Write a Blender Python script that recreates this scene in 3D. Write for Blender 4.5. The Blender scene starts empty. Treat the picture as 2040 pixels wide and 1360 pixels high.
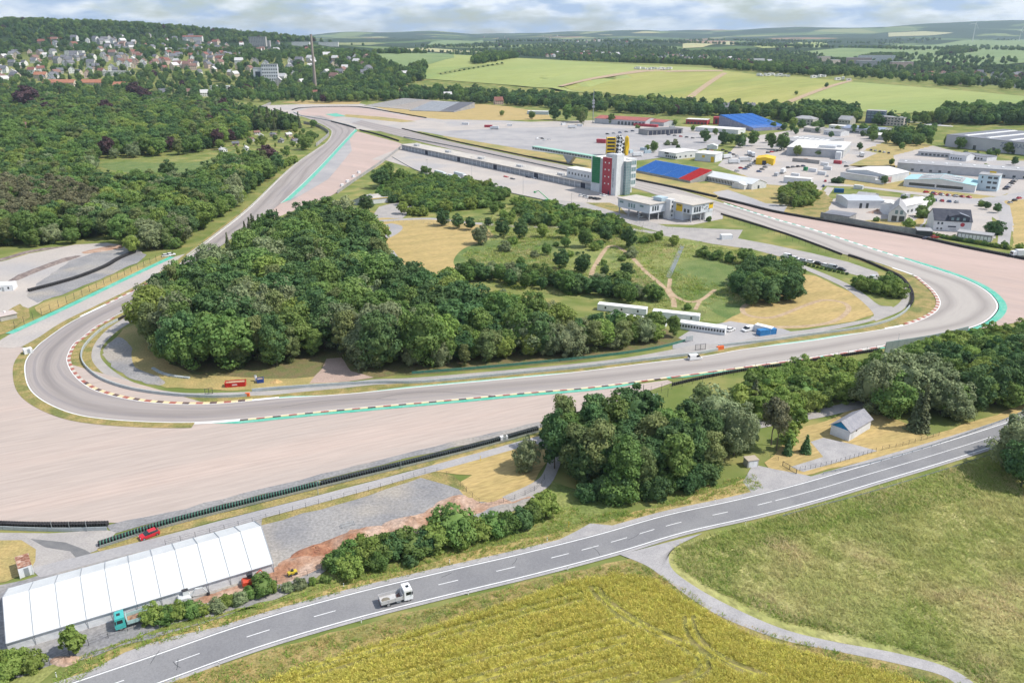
import bpy, bmesh, math, random
import numpy as np
from mathutils import Vector, Matrix
from mathutils.geometry import tessellate_polygon

R = math.radians
rnd = random.Random(7)
npr = np.random.default_rng(11)
scene = bpy.context.scene
COL = scene.collection

# ------------------------------------------------------------------ camera
CAM_H, PITCH, FPX = 100.0, R(21.0), 1587.0        # metres, radians, focal length in photo pixels
cam_d = bpy.data.cameras.new('camera'); cam = bpy.data.objects.new('camera', cam_d); COL.objects.link(cam)
cam.location = (0, 0, CAM_H); cam.rotation_euler = (R(90) - PITCH, 0, 0)
cam_d.sensor_fit = 'HORIZONTAL'; cam_d.sensor_width = 36.0; cam_d.lens = FPX / 2040 * 36.0
cam_d.clip_start = 1.0; cam_d.clip_end = 60000
scene.camera = cam

# ------------------------------------------------------------------ sky and sun
SUN_EL, SUN_AZ = R(52), R(97)                      # azimuth clockwise from +Y
world = bpy.data.worlds.new('World'); scene.world = world; world.use_nodes = True
wn, wl = world.node_tree.nodes, world.node_tree.links
wn.clear()
w_out = wn.new('ShaderNodeOutputWorld'); w_bg = wn.new('ShaderNodeBackground')
w_sky = wn.new('ShaderNodeTexSky'); w_sky.sky_type = 'NISHITA'; w_sky.sun_disc = False
w_sky.sun_elevation = SUN_EL; w_sky.sun_rotation = SUN_AZ; w_sky.altitude = 300; w_sky.dust_density = 0.2; w_sky.ozone_density = 4.0
w_tc = wn.new('ShaderNodeTexCoord'); w_sep = wn.new('ShaderNodeSeparateXYZ')
wl.new(w_tc.outputs['Generated'], w_sep.inputs[0])
def wmath(op, a, b=None, clamp=False):
    n = wn.new('ShaderNodeMath'); n.operation = op; n.use_clamp = clamp
    for i, v in enumerate((a, b)):
        if v is None: continue
        if isinstance(v, (int, float)): n.inputs[i].default_value = v
        else: wl.new(v, n.inputs[i])
    return n.outputs[0]
w_cmb = wn.new('ShaderNodeMapping'); w_cmb.inputs['Scale'].default_value = (9, 9, 34)   # flat-based cumulus banks
wl.new(w_tc.outputs['Generated'], w_cmb.inputs[0])
w_n1 = wn.new('ShaderNodeTexNoise'); w_n1.inputs['Scale'].default_value = 1.0; w_n1.inputs['Detail'].default_value = 9
w_n1.inputs['Roughness'].default_value = 0.56
wl.new(w_cmb.outputs[0], w_n1.inputs['Vector'])
w_r1 = wn.new('ShaderNodeValToRGB'); w_r1.color_ramp.elements[0].position = 0.36; w_r1.color_ramp.elements[1].position = 0.52
wl.new(w_n1.outputs['Fac'], w_r1.inputs[0])
w_n2 = wn.new('ShaderNodeTexNoise'); w_n2.inputs['Scale'].default_value = 1.6; w_n2.inputs['Detail'].default_value = 6
w_map = wn.new('ShaderNodeMapping'); w_map.inputs['Location'].default_value = (7.3, 2.1, 4.0)
wl.new(w_cmb.outputs[0], w_map.inputs[0]); wl.new(w_map.outputs[0], w_n2.inputs['Vector'])
w_r2 = wn.new('ShaderNodeValToRGB')
w_r2.color_ramp.elements[0].position = 0.42; w_r2.color_ramp.elements[0].color = (5.0, 6.7, 9.8, 1)   # shaded cloud base
w_r2.color_ramp.elements[1].position = 0.58; w_r2.color_ramp.elements[1].color = (11.4, 12.0, 13.0, 1)   # lit cloud
wl.new(w_n2.outputs['Fac'], w_r2.inputs[0])
w_fac = wmath('MULTIPLY', w_r1.outputs[0], 0.86)
w_mix = wn.new('ShaderNodeMix'); w_mix.data_type = 'RGBA'
wl.new(w_fac, w_mix.inputs['Factor']); wl.new(w_sky.outputs[0], w_mix.inputs['A']); wl.new(w_r2.outputs[0], w_mix.inputs['B'])
wl.new(w_mix.outputs['Result'], w_bg.inputs['Color']); w_bg.inputs['Strength'].default_value = 0.086
wl.new(w_bg.outputs[0], w_out.inputs['Surface'])

sun_d = bpy.data.lights.new('sun', 'SUN'); sun = bpy.data.objects.new('sun', sun_d); COL.objects.link(sun)
sun_d.energy = 4.7; sun_d.angle = R(0.9); sun_d.color = (1.0, 0.945, 0.855)
sun_dir = Vector((math.cos(SUN_EL) * math.sin(SUN_AZ), math.cos(SUN_EL) * math.cos(SUN_AZ), math.sin(SUN_EL)))
sun.rotation_euler = sun_dir.to_track_quat('Z', 'Y').to_euler(); sun.location = (200, 0, 300)

scene.view_settings.view_transform = 'Standard'; scene.view_settings.look = 'None'
scene.view_settings.gamma = 1.0; scene.view_settings.exposure = 0.14; scene.view_settings.use_curve_mapping = False
scene.cycles.max_bounces = 6; scene.cycles.diffuse_bounces = 3; scene.cycles.transparent_max_bounces = 6
scene.cycles.volume_bounces = 0; scene.cycles.use_denoising = True
scene.cycles.use_adaptive_sampling = True; scene.cycles.adaptive_threshold = 0.02

# ------------------------------------------------------------------ site survey: photo pixel <-> place on the ground
CT, ST = math.cos(PITCH), math.sin(PITCH)
def ray(px, py):
    a, b = (px - 1020) / FPX, (680 - py) / FPX
    return (a, CT + b * ST, -ST + b * CT)
def project(x, y, z):
    dz = z - CAM_H
    f = y * CT - dz * ST; u = y * ST + dz * CT
    return (1020 + FPX * x / f, 680 - FPX * u / f, f)
def G(px, py, z=0.0):
    d = ray(px, py); t = (z - CAM_H) / d[2]
    return Vector((d[0] * t, d[1] * t, z))
def at_dist(px, py, dist):
    d = ray(px, py); t = dist / math.hypot(d[0], d[1])
    return (d[0] * t, d[1] * t, CAM_H + d[2] * t)
def sstep(a, b, x):
    t = np.clip((x - a) / (b - a), 0, 1); return t * t * (3 - 2 * t)
RIDGE = [at_dist(*p) for p in ((600, 112, 2500), (760, 108, 2300), (1000, 118, 2050), (1230, 127, 1950), (1420, 134, 1850), (1700, 160, 1600), (2040, 191, 1400), (2320, 212, 1300), (2800, 240, 1200))]
def H(x, y):
    """ground height in metres; level over the circuit, rolling country beyond"""
    x = np.asarray(x, float); y = np.asarray(y, float)
    r = np.hypot(x, y)
    h = np.interp(r, [0, 1900, 2800, 4000, 7000, 9000, 30000], [0, 0, 22, 40, 58, 70, 70])
    w = sstep(-330, -900, x)
    town = 82 * sstep(1250, 2600, y + 0.10 * x) * (1 - 0.35 * sstep(3000, 4200, y))
    h = np.maximum(h, h * (1 - w) + w * town)
    e = ((x + 1900) / 900) ** 2 + ((y - 2700) / 650) ** 2
    h = h + 58 * np.exp(-e * 1.1)
    e = ((x + 1250) / 350) ** 2 + ((y - 3000) / 400) ** 2
    h = h + 14 * np.exp(-e)
    # the field ridge
    best = np.full(np.broadcast(x, y).shape, 1e9); bz = np.zeros_like(best)
    for (ax, ay, az), (bx, by, bz_) in zip(RIDGE[:-1], RIDGE[1:]):
        dx, dy = bx - ax, by - ay; t = np.clip(((x - ax) * dx + (y - ay) * dy) / (dx * dx + dy * dy), 0, 1)
        dd = np.hypot(x - ax - t * dx, y - ay - t * dy)
        zz = az + t * (bz_ - az)
        bz = np.where(dd < best, zz, bz); best = np.minimum(best, dd)
    near = 260 + 9.5 * np.clip(bz, 0, 60)
    h = h * np.where(best < near, np.clip(best / near, 0, 1) ** 1.2, 1.0) * 1.0 + bz * np.clip(1 - (best / near) ** 2, 0, 1) ** 1.5
    # far rolling country
    far = sstep(2600, 5200, r)
    h = h + far * (13 * np.sin(x / 610 + 0.7) * np.sin(y / 720 + 1.1) + 8 * np.sin(x / 290 + y / 410))
    rg = sstep(8600, 12500, r)
    az = np.degrees(np.arctan2(x, y))
    prof = np.interp(az, [-40, -22, -14, -9, -5, 0, 4, 9, 15, 19, 22, 25, 29, 40], [90, 70, 95, 135, 150, 110, 130, 175, 150, 205, 200, 240, 255, 250])
    h = h + rg * (prof - 70 + 14 * np.sin(x / 480) + 9 * np.sin(x / 210 + y / 900)) * (1 - 0.25 * sstep(14000, 17000, r))
    return h
def Hs(x, y): return float(H(x, y))
def T(px, py):
    """where the line of sight through a photo point meets the terrain"""
    d = ray(px, py)
    if py > 262: return G(px, py)
    ts = np.concatenate([np.linspace(250, 3600, 1400), np.linspace(3600, 17000, 1600)]) / math.hypot(d[0], d[1])
    zz = CAM_H + d[2] * ts - H(d[0] * ts, d[1] * ts)
    i = int(np.argmax(zz < 0)) if (zz < 0).any() else len(ts) - 1
    if i: 
        a, b = zz[i - 1], zz[i]; k = a / (a - b) if a != b else 0; t = ts[i - 1] + k * (ts[i] - ts[i - 1])
    else: t = ts[0]
    return Vector((d[0] * t, d[1] * t, Hs(d[0] * t, d[1] * t)))
def height_at(p, ytop):
    """height above p so that its top stands at photo row ytop"""
    b = (680 - ytop) / FPX
    # solve (y*ST+dz*CT)=b*(y*CT-dz*ST)
    dz = p.y * (b * CT - ST) / (CT + b * ST)
    return dz + CAM_H - p.z

# ------------------------------------------------------------------ materials
MATS = {}
def mat(name, col, col2=None, scale=0.5, rough=0.9, fine=None, fine_amt=0.25, bump=0.0, bump_scale=None, metal=0.0, spec=0.3,
        coords='world', stretch=None, contrast=(0.38, 0.62), rnd_amt=0.0, transl=0.0, col3=None, scale3=None, xgrad=None, line=None):
    if name in MATS: return MATS[name]
    m = bpy.data.materials.new(name); m.use_nodes = True
    n, l = m.node_tree.nodes, m.node_tree.links
    b = n['Principled BSDF']; b.inputs['Roughness'].default_value = rough; b.inputs['Metallic'].default_value = metal
    b.inputs['Specular IOR Level'].default_value = spec
    c4 = lambda c: (c[0], c[1], c[2], 1)
    b.inputs['Base Color'].default_value = c4(col)
    src = None
    if coords == 'world':
        g = n.new('ShaderNodeNewGeometry'); vec = g.outputs['Position']
    elif coords == 'uv':
        g = n.new('ShaderNodeUVMap'); vec = g.outputs[0]
    else:
        g = n.new('ShaderNodeTexCoord'); vec = g.outputs['Object']
    if stretch:
        mp = n.new('ShaderNodeMapping'); mp.vector_type = 'TEXTURE'; mp.inputs['Scale'].default_value = [1 / q for q in stretch[:3]]
        if len(stretch) > 3: mp.inputs['Rotation'].default_value = (0, 0, stretch[3])
        l.new(vec, mp.inputs[0]); vec_s = mp.outputs[0]
    else: vec_s = vec
    def noise(s, det=5.0, v=None):
        t = n.new('ShaderNodeTexNoise'); t.inputs['Scale'].default_value = s; t.inputs['Detail'].default_value = det
        l.new(vec_s if v is None else v, t.inputs['Vector']); return t.outputs['Fac']
    def mix(fac, a, bb, mode='MIX'):
        x = n.new('ShaderNodeMix'); x.data_type = 'RGBA'; x.blend_type = mode
        if isinstance(fac, float): x.inputs['Factor'].default_value = fac
        else: l.new(fac, x.inputs['Factor'])
        for key, v in (('A', a), ('B', bb)):
            if isinstance(v, tuple): x.inputs[key].default_value = v
            else: l.new(v, x.inputs[key])
        return x.outputs['Result']
    def ramp(f, lo, hi):
        r_ = n.new('ShaderNodeMapRange'); r_.inputs['From Min'].default_value = lo; r_.inputs['From Max'].default_value = hi
        l.new(f, r_.inputs['Value']); return r_.outputs[0]
    cur = c4(col)
    if col2: cur = mix(ramp(noise(scale), *contrast), cur, c4(col2))
    if col3: cur = mix(ramp(noise(scale3 or scale * 0.37, 4), 0.50, 0.66), cur, c4(col3))
    if xgrad:
        gg = n.new('ShaderNodeNewGeometry'); sx = n.new('ShaderNodeSeparateXYZ'); l.new(gg.outputs['Position'], sx.inputs[0]); cur = mix(ramp(sx.outputs['X'], xgrad[0], xgrad[1]), cur, c4(xgrad[2]))
    if line:
        uvn = n.new('ShaderNodeUVMap'); sx = n.new('ShaderNodeSeparateXYZ'); l.new(uvn.outputs[0], sx.inputs[0])
        cmb = n.new('ShaderNodeCombineXYZ'); dv = n.new('ShaderNodeMath'); dv.operation = 'MULTIPLY'; dv.inputs[1].default_value = .012; l.new(sx.outputs['X'], dv.inputs[0]); l.new(dv.outputs[0], cmb.inputs[0])
        of = n.new('ShaderNodeMapRange'); of.inputs['To Min'].default_value = -5; of.inputs['To Max'].default_value = 5; l.new(noise(1.0, 2, cmb.outputs[0]), of.inputs['Value'])
        ad = n.new('ShaderNodeMath'); ad.operation = 'ADD'; l.new(sx.outputs['Y'], ad.inputs[0]); l.new(of.outputs[0], ad.inputs[1])
        pp_ = n.new('ShaderNodeMath'); pp_.operation = 'PINGPONG'; pp_.inputs[1].default_value = 6.5; l.new(ad.outputs[0], pp_.inputs[0])
        cur = mix(ramp(pp_.outputs[0], 3.0, 9.5), cur, c4(line))
    if fine:
        f = n.new('ShaderNodeMapRange'); f.inputs['From Min'].default_value = 0.3; f.inputs['From Max'].default_value = 0.7
        f.inputs['To Min'].default_value = 1 - fine_amt; f.inputs['To Max'].default_value = 1 + fine_amt
        l.new(noise(fine, 4), f.inputs['Value'])
        hs = n.new('ShaderNodeHueSaturation')
        if isinstance(cur, tuple): hs.inputs['Color'].default_value = cur
        else: l.new(cur, hs.inputs['Color'])
        l.new(f.outputs[0], hs.inputs['Value']); cur = hs.outputs[0]
    if rnd_amt:
        oi = n.new('ShaderNodeObjectInfo'); mr = n.new('ShaderNodeMapRange')
        mr.inputs['To Min'].default_value = 1 - rnd_amt; mr.inputs['To Max'].default_value = 1 + rnd_amt
        l.new(oi.outputs['Random'], mr.inputs['Value'])
        hs = n.new('ShaderNodeHueSaturation'); l.new(mr.outputs[0], hs.inputs['Value'])
        mh = n.new('ShaderNodeMapRange'); mh.inputs['To Min'].default_value = 0.485; mh.inputs['To Max'].default_value = 0.515
        wn_ = n.new('ShaderNodeTexWhiteNoise'); wn_.noise_dimensions = '1D'; l.new(oi.outputs['Random'], wn_.inputs['W'])
        l.new(wn_.outputs['Value'], mh.inputs['Value']); l.new(mh.outputs[0], hs.inputs['Hue'])
        if isinstance(cur, tuple): hs.inputs['Color'].default_value = cur
        else: l.new(cur, hs.inputs['Color'])
        cur = hs.outputs[0]
    if not isinstance(cur, tuple): l.new(cur, b.inputs['Base Color'])
    if bump:
        bp = n.new('ShaderNodeBump'); bp.inputs['Strength'].default_value = 1.0; bp.inputs['Distance'].default_value = bump
        l.new(noise(bump_scale or (fine or scale), 4), bp.inputs['Height']); l.new(bp.outputs[0], b.inputs['Normal'])
    if transl:
        tr = n.new('ShaderNodeBsdfTranslucent'); ms = n.new('ShaderNodeMixShader'); ms.inputs[0].default_value = transl
        if isinstance(cur, tuple): tr.inputs['Color'].default_value = cur
        else: l.new(cur, tr.inputs['Color'])
        out = n['Material Output']; l.new(b.outputs[0], ms.inputs[1]); l.new(tr.outputs[0], ms.inputs[2]); l.new(ms.outputs[0], out.inputs['Surface'])
    MATS[name] = m; return m

# ------------------------------------------------------------------ mesh helpers
def link(o): COL.objects.link(o); return o
def tag(o, label=None, cat=None, group=None, kind=None):
    if label: o['label'] = label
    if cat: o['category'] = cat
    if group: o['group'] = group
    if kind: o['kind'] = kind
    return o
def mesh_np(name, verts, faces, mats, fmat=None, uvs=None, smooth=False):
    me = bpy.data.meshes.new(name); me.from_pydata([tuple(v) for v in verts], [], [tuple(f) for f in faces])
    for m in (mats if isinstance(mats, (list, tuple)) else [mats]): me.materials.append(m)
    if fmat is not None: me.polygons.foreach_set('material_index', np.asarray(fmat, dtype=np.int32))
    if smooth: me.polygons.foreach_set('use_smooth', np.ones(len(me.polygons), dtype=bool))
    if uvs is not None:
        u = me.uv_layers.new(name='UVMap'); li = np.empty(len(me.loops), dtype=np.int32); me.loops.foreach_get('vertex_index', li)
        u.data.foreach_set('uv', np.asarray(uvs, dtype=np.float32)[li].ravel())
    me.update(); return me
def add_obj(name, me, parent=None, loc=None, rz=None):
    o = bpy.data.objects.new(name, me); link(o)
    if parent is not None: o.parent = parent
    if loc is not None: o.location = loc
    if rz is not None: o.rotation_euler = (0, 0, rz)
    return o
def empty(name, loc, rz=0.0, label=None, cat=None, group=None):
    o = bpy.data.objects.new(name, None); link(o); o.empty_display_size = 0.5; o.location = loc; o.rotation_euler = (0, 0, rz)
    return tag(o, label, cat, group)
def copy_tree(o, parent=None):
    c = o.copy(); link(c); c.parent = parent
    for ch in list(o.children): copy_tree(ch, c)
    return c
class MB:
    """collects simple solids; build() links them as one mesh object"""
    def __init__(s): s.v = []; s.f = []; s.m = []; s.cur = 0
    def add(s, vs, fs):
        o = len(s.v); s.v += [tuple(v) for v in vs]; s.f += [tuple(i + o for i in f) for f in fs]; s.m += [s.cur] * len(fs); return s
    def box(s, x0, x1, y0, y1, z0, z1):
        return s.add([(x0, y0, z0), (x1, y0, z0), (x1, y1, z0), (x0, y1, z0), (x0, y0, z1), (x1, y0, z1), (x1, y1, z1), (x0, y1, z1)],
                     [(3, 2, 1, 0), (4, 5, 6, 7), (0, 1, 5, 4), (1, 2, 6, 5), (2, 3, 7, 6), (3, 0, 4, 7)])
    def prism(s, poly, z0, z1):
        n = len(poly)
        vs = [(p[0], p[1], z0) for p in poly] + [(p[0], p[1], z1) for p in poly]
        fs = [tuple(range(n - 1, -1, -1)), tuple(range(n, 2 * n))] + [(i, (i + 1) % n, n + (i + 1) % n, n + i) for i in range(n)]
        return s.add(vs, fs)
    def extr(s, prof, y0, y1):
        """profile in x,z extruded along y"""
        n = len(prof)
        vs = [(p[0], y0, p[1]) for p in prof] + [(p[0], y1, p[1]) for p in prof]
        fs = [tuple(range(n)), tuple(range(2 * n - 1, n - 1, -1))] + [(i, n + i, n + (i + 1) % n, (i + 1) % n) for i in range(n)]
        return s.add(vs, fs)
    def extx(s, prof, x0, x1):
        """profile in y,z extruded along x"""
        n = len(prof)
        vs = [(x0, p[0], p[1]) for p in prof] + [(x1, p[0], p[1]) for p in prof]
        fs = [tuple(range(n - 1, -1, -1)), tuple(range(n, 2 * n))] + [(i, (i + 1) % n, n + (i + 1) % n, n + i) for i in range(n)]
        return s.add(vs, fs)
    def tube(s, pts, r, seg=6, r1=None):
        pts = [Vector(p) for p in pts]; k = len(pts); vs = []; fs = []
        for i, p in enumerate(pts):
            d = (pts[min(i + 1, k - 1)] - pts[max(i - 1, 0)]).normalized()
            a = d.orthogonal().normalized(); b = d.cross(a)
            rr = r if r1 is None else r + (r1 - r) * i / (k - 1)
            vs += [p + (a * math.cos(t) + b * math.sin(t)) * rr for t in (2 * math.pi * j / seg for j in range(seg))]
        for i in range(k - 1):
            for j in range(seg): fs.append((i * seg + j, i * seg + (j + 1) % seg, (i + 1) * seg + (j + 1) % seg, (i + 1) * seg + j))
        fs += [tuple(range(seg - 1, -1, -1)), tuple(range((k - 1) * seg, k * seg))]
        return s.add(vs, fs)
    def cyl_y(s, x, z, r, y0, y1, seg=14):
        return s.extr([(x + r * math.cos(2 * math.pi * i / seg), z + r * math.sin(2 * math.pi * i / seg)) for i in range(seg)], y0, y1)
    def cyl_z(s, x, y, r, z0, z1, seg=12):
        return s.prism([(x + r * math.cos(2 * math.pi * i / seg), y + r * math.sin(2 * math.pi * i / seg)) for i in range(seg)], z0, z1)
    def mesh(s, name, mats): return mesh_np(name, s.v, s.f, mats, s.m)
    def build(s, name, mats, parent=None, loc=None, rz=None): return add_obj(name, s.mesh(name, mats), parent, loc, rz)

def catmull(pts, n=8, closed=False):
    pts = [Vector(p) for p in pts]; out = []; k = len(pts)
    rng = range(k if closed else k - 1)
    for i in rng:
        p1, p2 = pts[i], pts[(i + 1) % k]
        p0 = pts[(i - 1) % k] if closed or i > 0 else p1 * 2 - p2
        p3 = pts[(i + 2) % k] if closed or i + 2 < k else p2 * 2 - p1
        for j in range(n):
            t = j / n
            # centripetal-ish: plain uniform spline with softened tangents
            m1, m2 = (p2 - p0) * 0.5, (p3 - p1) * 0.5
            L = (p2 - p1).length
            if m1.length > 1.6 * L: m1 = m1.normalized() * 1.6 * L
            if m2.length > 1.6 * L: m2 = m2.normalized() * 1.6 * L
            a, b2 = t * t, t * t * t
            out.append(p1 * (2 * b2 - 3 * a + 1) + m1 * (b2 - 2 * a + t) + p2 * (-2 * b2 + 3 * a) + m2 * (b2 - a))
    if not closed: out.append(pts[-1])
    return out
def resample(pts, step=None, n=None):
    pts = [Vector(p) for p in pts]; d = [0.0]
    for a, b in zip(pts[:-1], pts[1:]): d.append(d[-1] + (b - a).length)
    n = n or max(2, int(round(d[-1] / step)) + 1)
    ss = np.linspace(0, d[-1], n); P = np.array([tuple(p) for p in pts])
    return [Vector((np.interp(s, d, P[:, 0]), np.interp(s, d, P[:, 1]), np.interp(s, d, P[:, 2]))) for s in ss]
def gpath(pxs, n=8, smooth=True):
    w = [G(*p) for p in pxs]
    return catmull(w, n) if smooth else w
def normals2d(pts):
    k = len(pts); out = []
    for i in range(k):
        d = pts[min(i + 1, k - 1)] - pts[max(i - 1, 0)]; d = Vector((d.x, d.y, 0)).normalized(); out.append(Vector((-d.y, d.x, 0)))
    return out
def offset(pts, o):
    ns = normals2d(pts)
    if not isinstance(o, (list, tuple, np.ndarray)): o = [o] * len(pts)
    return [p + n_ * q for p, n_, q in zip(pts, ns, o)]
LAYER = [0.0]
def next_z(): LAYER[0] += 0.0012; return LAYER[0]
def strip(name, a, b, m, z=None, kind='structure', parent=None, label=None):
    """surface between two edge lines of equal count, uv = metres along / fraction across"""
    z = next_z() if z is None else z
    k = len(a); vs = [(p.x, p.y, z) for p in a] + [(p.x, p.y, z) for p in b]
    s = [0.0]
    for i in range(1, k): s.append(s[-1] + ((a[i] + b[i]) / 2 - (a[i - 1] + b[i - 1]) / 2).length)
    uv = [(q, 0.0) for q in s] + [(q, (b[i] - a[i]).length) for i, q in enumerate(s)]
    fs = []
    for i in range(k - 1):
        f = (i, i + 1, k + i + 1, k + i)
        A, B, C_ = Vector(vs[f[0]]), Vector(vs[f[1]]), Vector(vs[f[3]])
        fs.append(f if (B - A).cross(C_ - A).z > 0 else f[::-1])
    o = add_obj(name, mesh_np(name, vs, fs, m, uvs=uv), parent)
    if parent is None: tag(o, label, kind=kind)
    return o
def ribbon(name, pa, pb, m, n=160, z=None, **kw):
    a, b = resample(gpath(pa), n=n), resample(gpath(pb), n=n)
    return strip(name, a, b, m, z, **kw)
def path_strip(name, pxs, width, m, z=None, step=4.0, **kw):
    c = resample(gpath(pxs), step=step); w = width / 2
    return strip(name, offset(c, w), offset(c, -w), m, z, **kw)
def jag(poly, amp, step):
    out = []
    k = len(poly)
    for i in range(k):
        a, b = poly[i], poly[(i + 1) % k]; n = max(1, int((b - a).length / step))
        for j in range(n):
            p = a.lerp(b, j / n)
            out.append(Vector((p.x + rnd.uniform(-amp, amp), p.y + rnd.uniform(-amp, amp), p.z)))
    return out
def area(name, pxs, m, smooth=False, amp=0.0, step=4.0, z=None, kind='structure', drape=None, parent=None, label=None):
    w = [T(*p) if drape else G(*p) for p in pxs]
    if smooth: w = catmull(w, 6, closed=True)
    if amp: w = jag(w, amp, step)
    if drape:
        bm = bmesh.new(); vs = [bm.verts.new((p.x, p.y, 0)) for p in w]; bm.faces.new(vs)
        bmesh.ops.triangulate(bm, faces=bm.faces[:])
        for _ in range(7):
            es = [e for e in bm.edges if e.calc_length() > 42]
            if not es: break
            bmesh.ops.subdivide_edges(bm, edges=es, cuts=1); bmesh.ops.triangulate(bm, faces=bm.faces[:])
        xy = np.array([(v.co.x, v.co.y) for v in bm.verts]); hz = H(xy[:, 0], xy[:, 1]) + drape
        for v, zz in zip(bm.verts, hz): v.co.z = zz
        bmesh.ops.recalc_face_normals(bm, faces=bm.faces[:])
        for f in bm.faces:
            if f.normal.z < 0: f.normal_flip()
        me = bpy.data.meshes.new(name); bm.to_mesh(me); bm.free(); me.materials.append(m)
    else:
        z = next_z() if z is None else z
        tri = tessellate_polygon([w]); vs = [(p.x, p.y, z) for p in w]; fs = []
        for t in tri:
            A, B, C_ = (Vector(vs[i]) for i in t); fs.append(t if (B - A).cross(C_ - A).z > 0 else t[::-1])
        me = mesh_np(name, vs, fs, m)
    o = add_obj(name, me, parent)
    if parent is None: tag(o, label, kind=kind)
    return o
def in_poly(x, y, poly):
    x = np.asarray(x); y = np.asarray(y); inside = np.zeros(x.shape, bool); j = len(poly) - 1
    for i in range(len(poly)):
        xi, yi, xj, yj = poly[i][0], poly[i][1], poly[j][0], poly[j][1]
        c = ((yi > y) != (yj > y)) & (x < (xj - xi) * (y - yi) / ((yj - yi) if yj != yi else 1e-9) + xi)
        inside ^= c; j = i
    return inside
# ================================================================== materials of the setting
M_ASPH = mat('asphalt_road', (.195, .194, .204), (.232, .23, .236), scale=.09, fine=3.0, fine_amt=.10, rough=.85, coords='world')
M_SHOULDER = mat('road_shoulder', (.37, .355, .355), (.31, .30, .305), scale=.25, fine=4.0, fine_amt=.15)
M_TRACK = mat('asphalt_track', (.31, .275, .26), (.345, .308, .29), scale=1.0, fine=6.0, fine_amt=.08, coords='uv', stretch=(.018, .75, 1), rough=.8, col3=(.26, .235, .235), scale3=.55, xgrad=(-60, 150, (.385, .352, .325)), line=(.19, .168, .16))
M_TRACK2 = M_TRACK
M_PAVE = mat('asphalt_paddock', (.44, .395, .36), (.39, .355, .33), scale=.05, fine=1.2, fine_amt=.10, col3=(.35, .335, .335))
M_PAVE_G = mat('asphalt_grey', (.33, .32, .325), (.38, .36, .355), scale=.06, fine=1.5, fine_amt=.10, col3=(.28, .275, .285))
M_SERVICE = mat('asphalt_service', (.37, .345, .325), (.32, .30, .29), scale=.2, fine=2.2, fine_amt=.12)
M_PATCH = mat('asphalt_patch', (.145, .145, .15), (.18, .178, .18), scale=.4, fine=4, fine_amt=.1)
M_GRAVEL = mat('gravel_trap', (.435, .36, .318), (.39, .332, .30), scale=.22, fine=1.1, fine_amt=.09, bump=.10, bump_scale=1.6, stretch=(.07, 1, 1, .44), col3=(.455, .365, .32), scale3=.05, contrast=(.12, .88))
M_GRAVEL2 = mat('gravel_trap_rosy', (.44, .335, .29), (.40, .315, .285), scale=.2, fine=1.0, fine_amt=.08, bump=.08, bump_scale=1.6, stretch=(.07, 1, 1, -.7), col3=(.46, .35, .31), scale3=.05, contrast=(.3, .7))
M_GREY_GR = mat('grey_gravel', (.215, .213, .222), (.285, .275, .27), scale=.09, fine=1.6, fine_amt=.22, bump=.1, bump_scale=1.2, col3=(.33, .30, .265), scale3=.05)
M_DRY = mat('dry_grass', (.40, .30, .125), (.30, .25, .10), scale=.13, fine=1.8, fine_amt=.22, bump=.15, bump_scale=1.2, col3=(.25, .24, .085), scale3=.04)
M_MOWN = mat('mown_dry_grass', (.43, .315, .135), (.35, .27, .11), scale=.16, fine=1.4, fine_amt=.2, stretch=(.25, 1, 1, .45), bump=.12, bump_scale=1.0)
M_VERGE = mat('verge_grass', (.22, .20, .065), (.33, .25, .105), scale=.3, fine=2.2, fine_amt=.3, bump=.2, bump_scale=1.5, col3=(.15, .165, .05), scale3=.13)
M_GREEN = mat('green_grass', (.17, .205, .055), (.24, .255, .085), scale=.1, fine=1.6, fine_amt=.28, bump=.2, bump_scale=1.2, col3=(.085, .13, .035), scale3=.035)
M_LAWN = mat('tall_green_meadow', (.10, .155, .04), (.155, .195, .06), scale=.12, fine=1.4, fine_amt=.25, bump=.2, bump_scale=1.2)
M_MEADOW = mat('rough_meadow', (.27, .28, .09), (.38, .355, .15), scale=.09, fine=1.0, fine_amt=.3, bump=.3, bump_scale=.8, col3=(.135, .18, .04), scale3=.03, stretch=(1, .6, 1, .5))
M_WHEAT = mat('wheat_ground', (.36, .33, .065), (.42, .37, .08), scale=.12, fine=1.8, fine_amt=.2, bump=.25, bump_scale=2.0, stretch=(.35, 1, 1, .38), col3=(.20, .215, .045), scale3=.05)
M_SOIL = mat('red_soil', (.36, .225, .155), (.46, .335, .265), scale=.25, fine=1.6, fine_amt=.25, bump=.25, bump_scale=1.0, col3=(.30, .15, .09))
M_DIRT = mat('brown_soil', (.36, .255, .165), (.44, .33, .22), scale=.4, fine=2.0, fine_amt=.2, bump=.1, bump_scale=1.5)
M_DARKSOIL = mat('dark_soil', (.15, .12, .115), (.22, .18, .165), scale=.5, fine=1.4, fine_amt=.3, bump=.3, bump_scale=1.0)
M_WHITE = mat('white_paint', (.80, .80, .80), (.70, .70, .70), scale=1.0, rough=.6)
M_GREENP = mat('green_paint', (.075, .40, .29), (.17, .43, .335), scale=.25, fine=2, fine_amt=.16, rough=.7)
M_GREENP2 = mat('green_paint_pale', (.22, .48, .38), (.30, .47, .39), scale=.6, fine=3, fine_amt=.15, rough=.7)
M_RED = mat('red_paint', (.37, .12, .085), (.32, .12, .09), scale=.8, rough=.6)
M_YEL = mat('yellow_paint', (.68, .55, .30), (.60, .50, .32), scale=.8, rough=.6)
M_BLK = mat('dark_paint', (.10, .07, .065), (.14, .09, .08), scale=.8, rough=.7)
M_CONC = mat('concrete', (.46, .44, .41), (.38, .37, .35), scale=.3, fine=2.0, fine_amt=.12)
M_CONC_D = mat('concrete_weathered', (.27, .265, .26), (.35, .34, .33), scale=.25, fine=1.5, fine_amt=.18)
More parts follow.
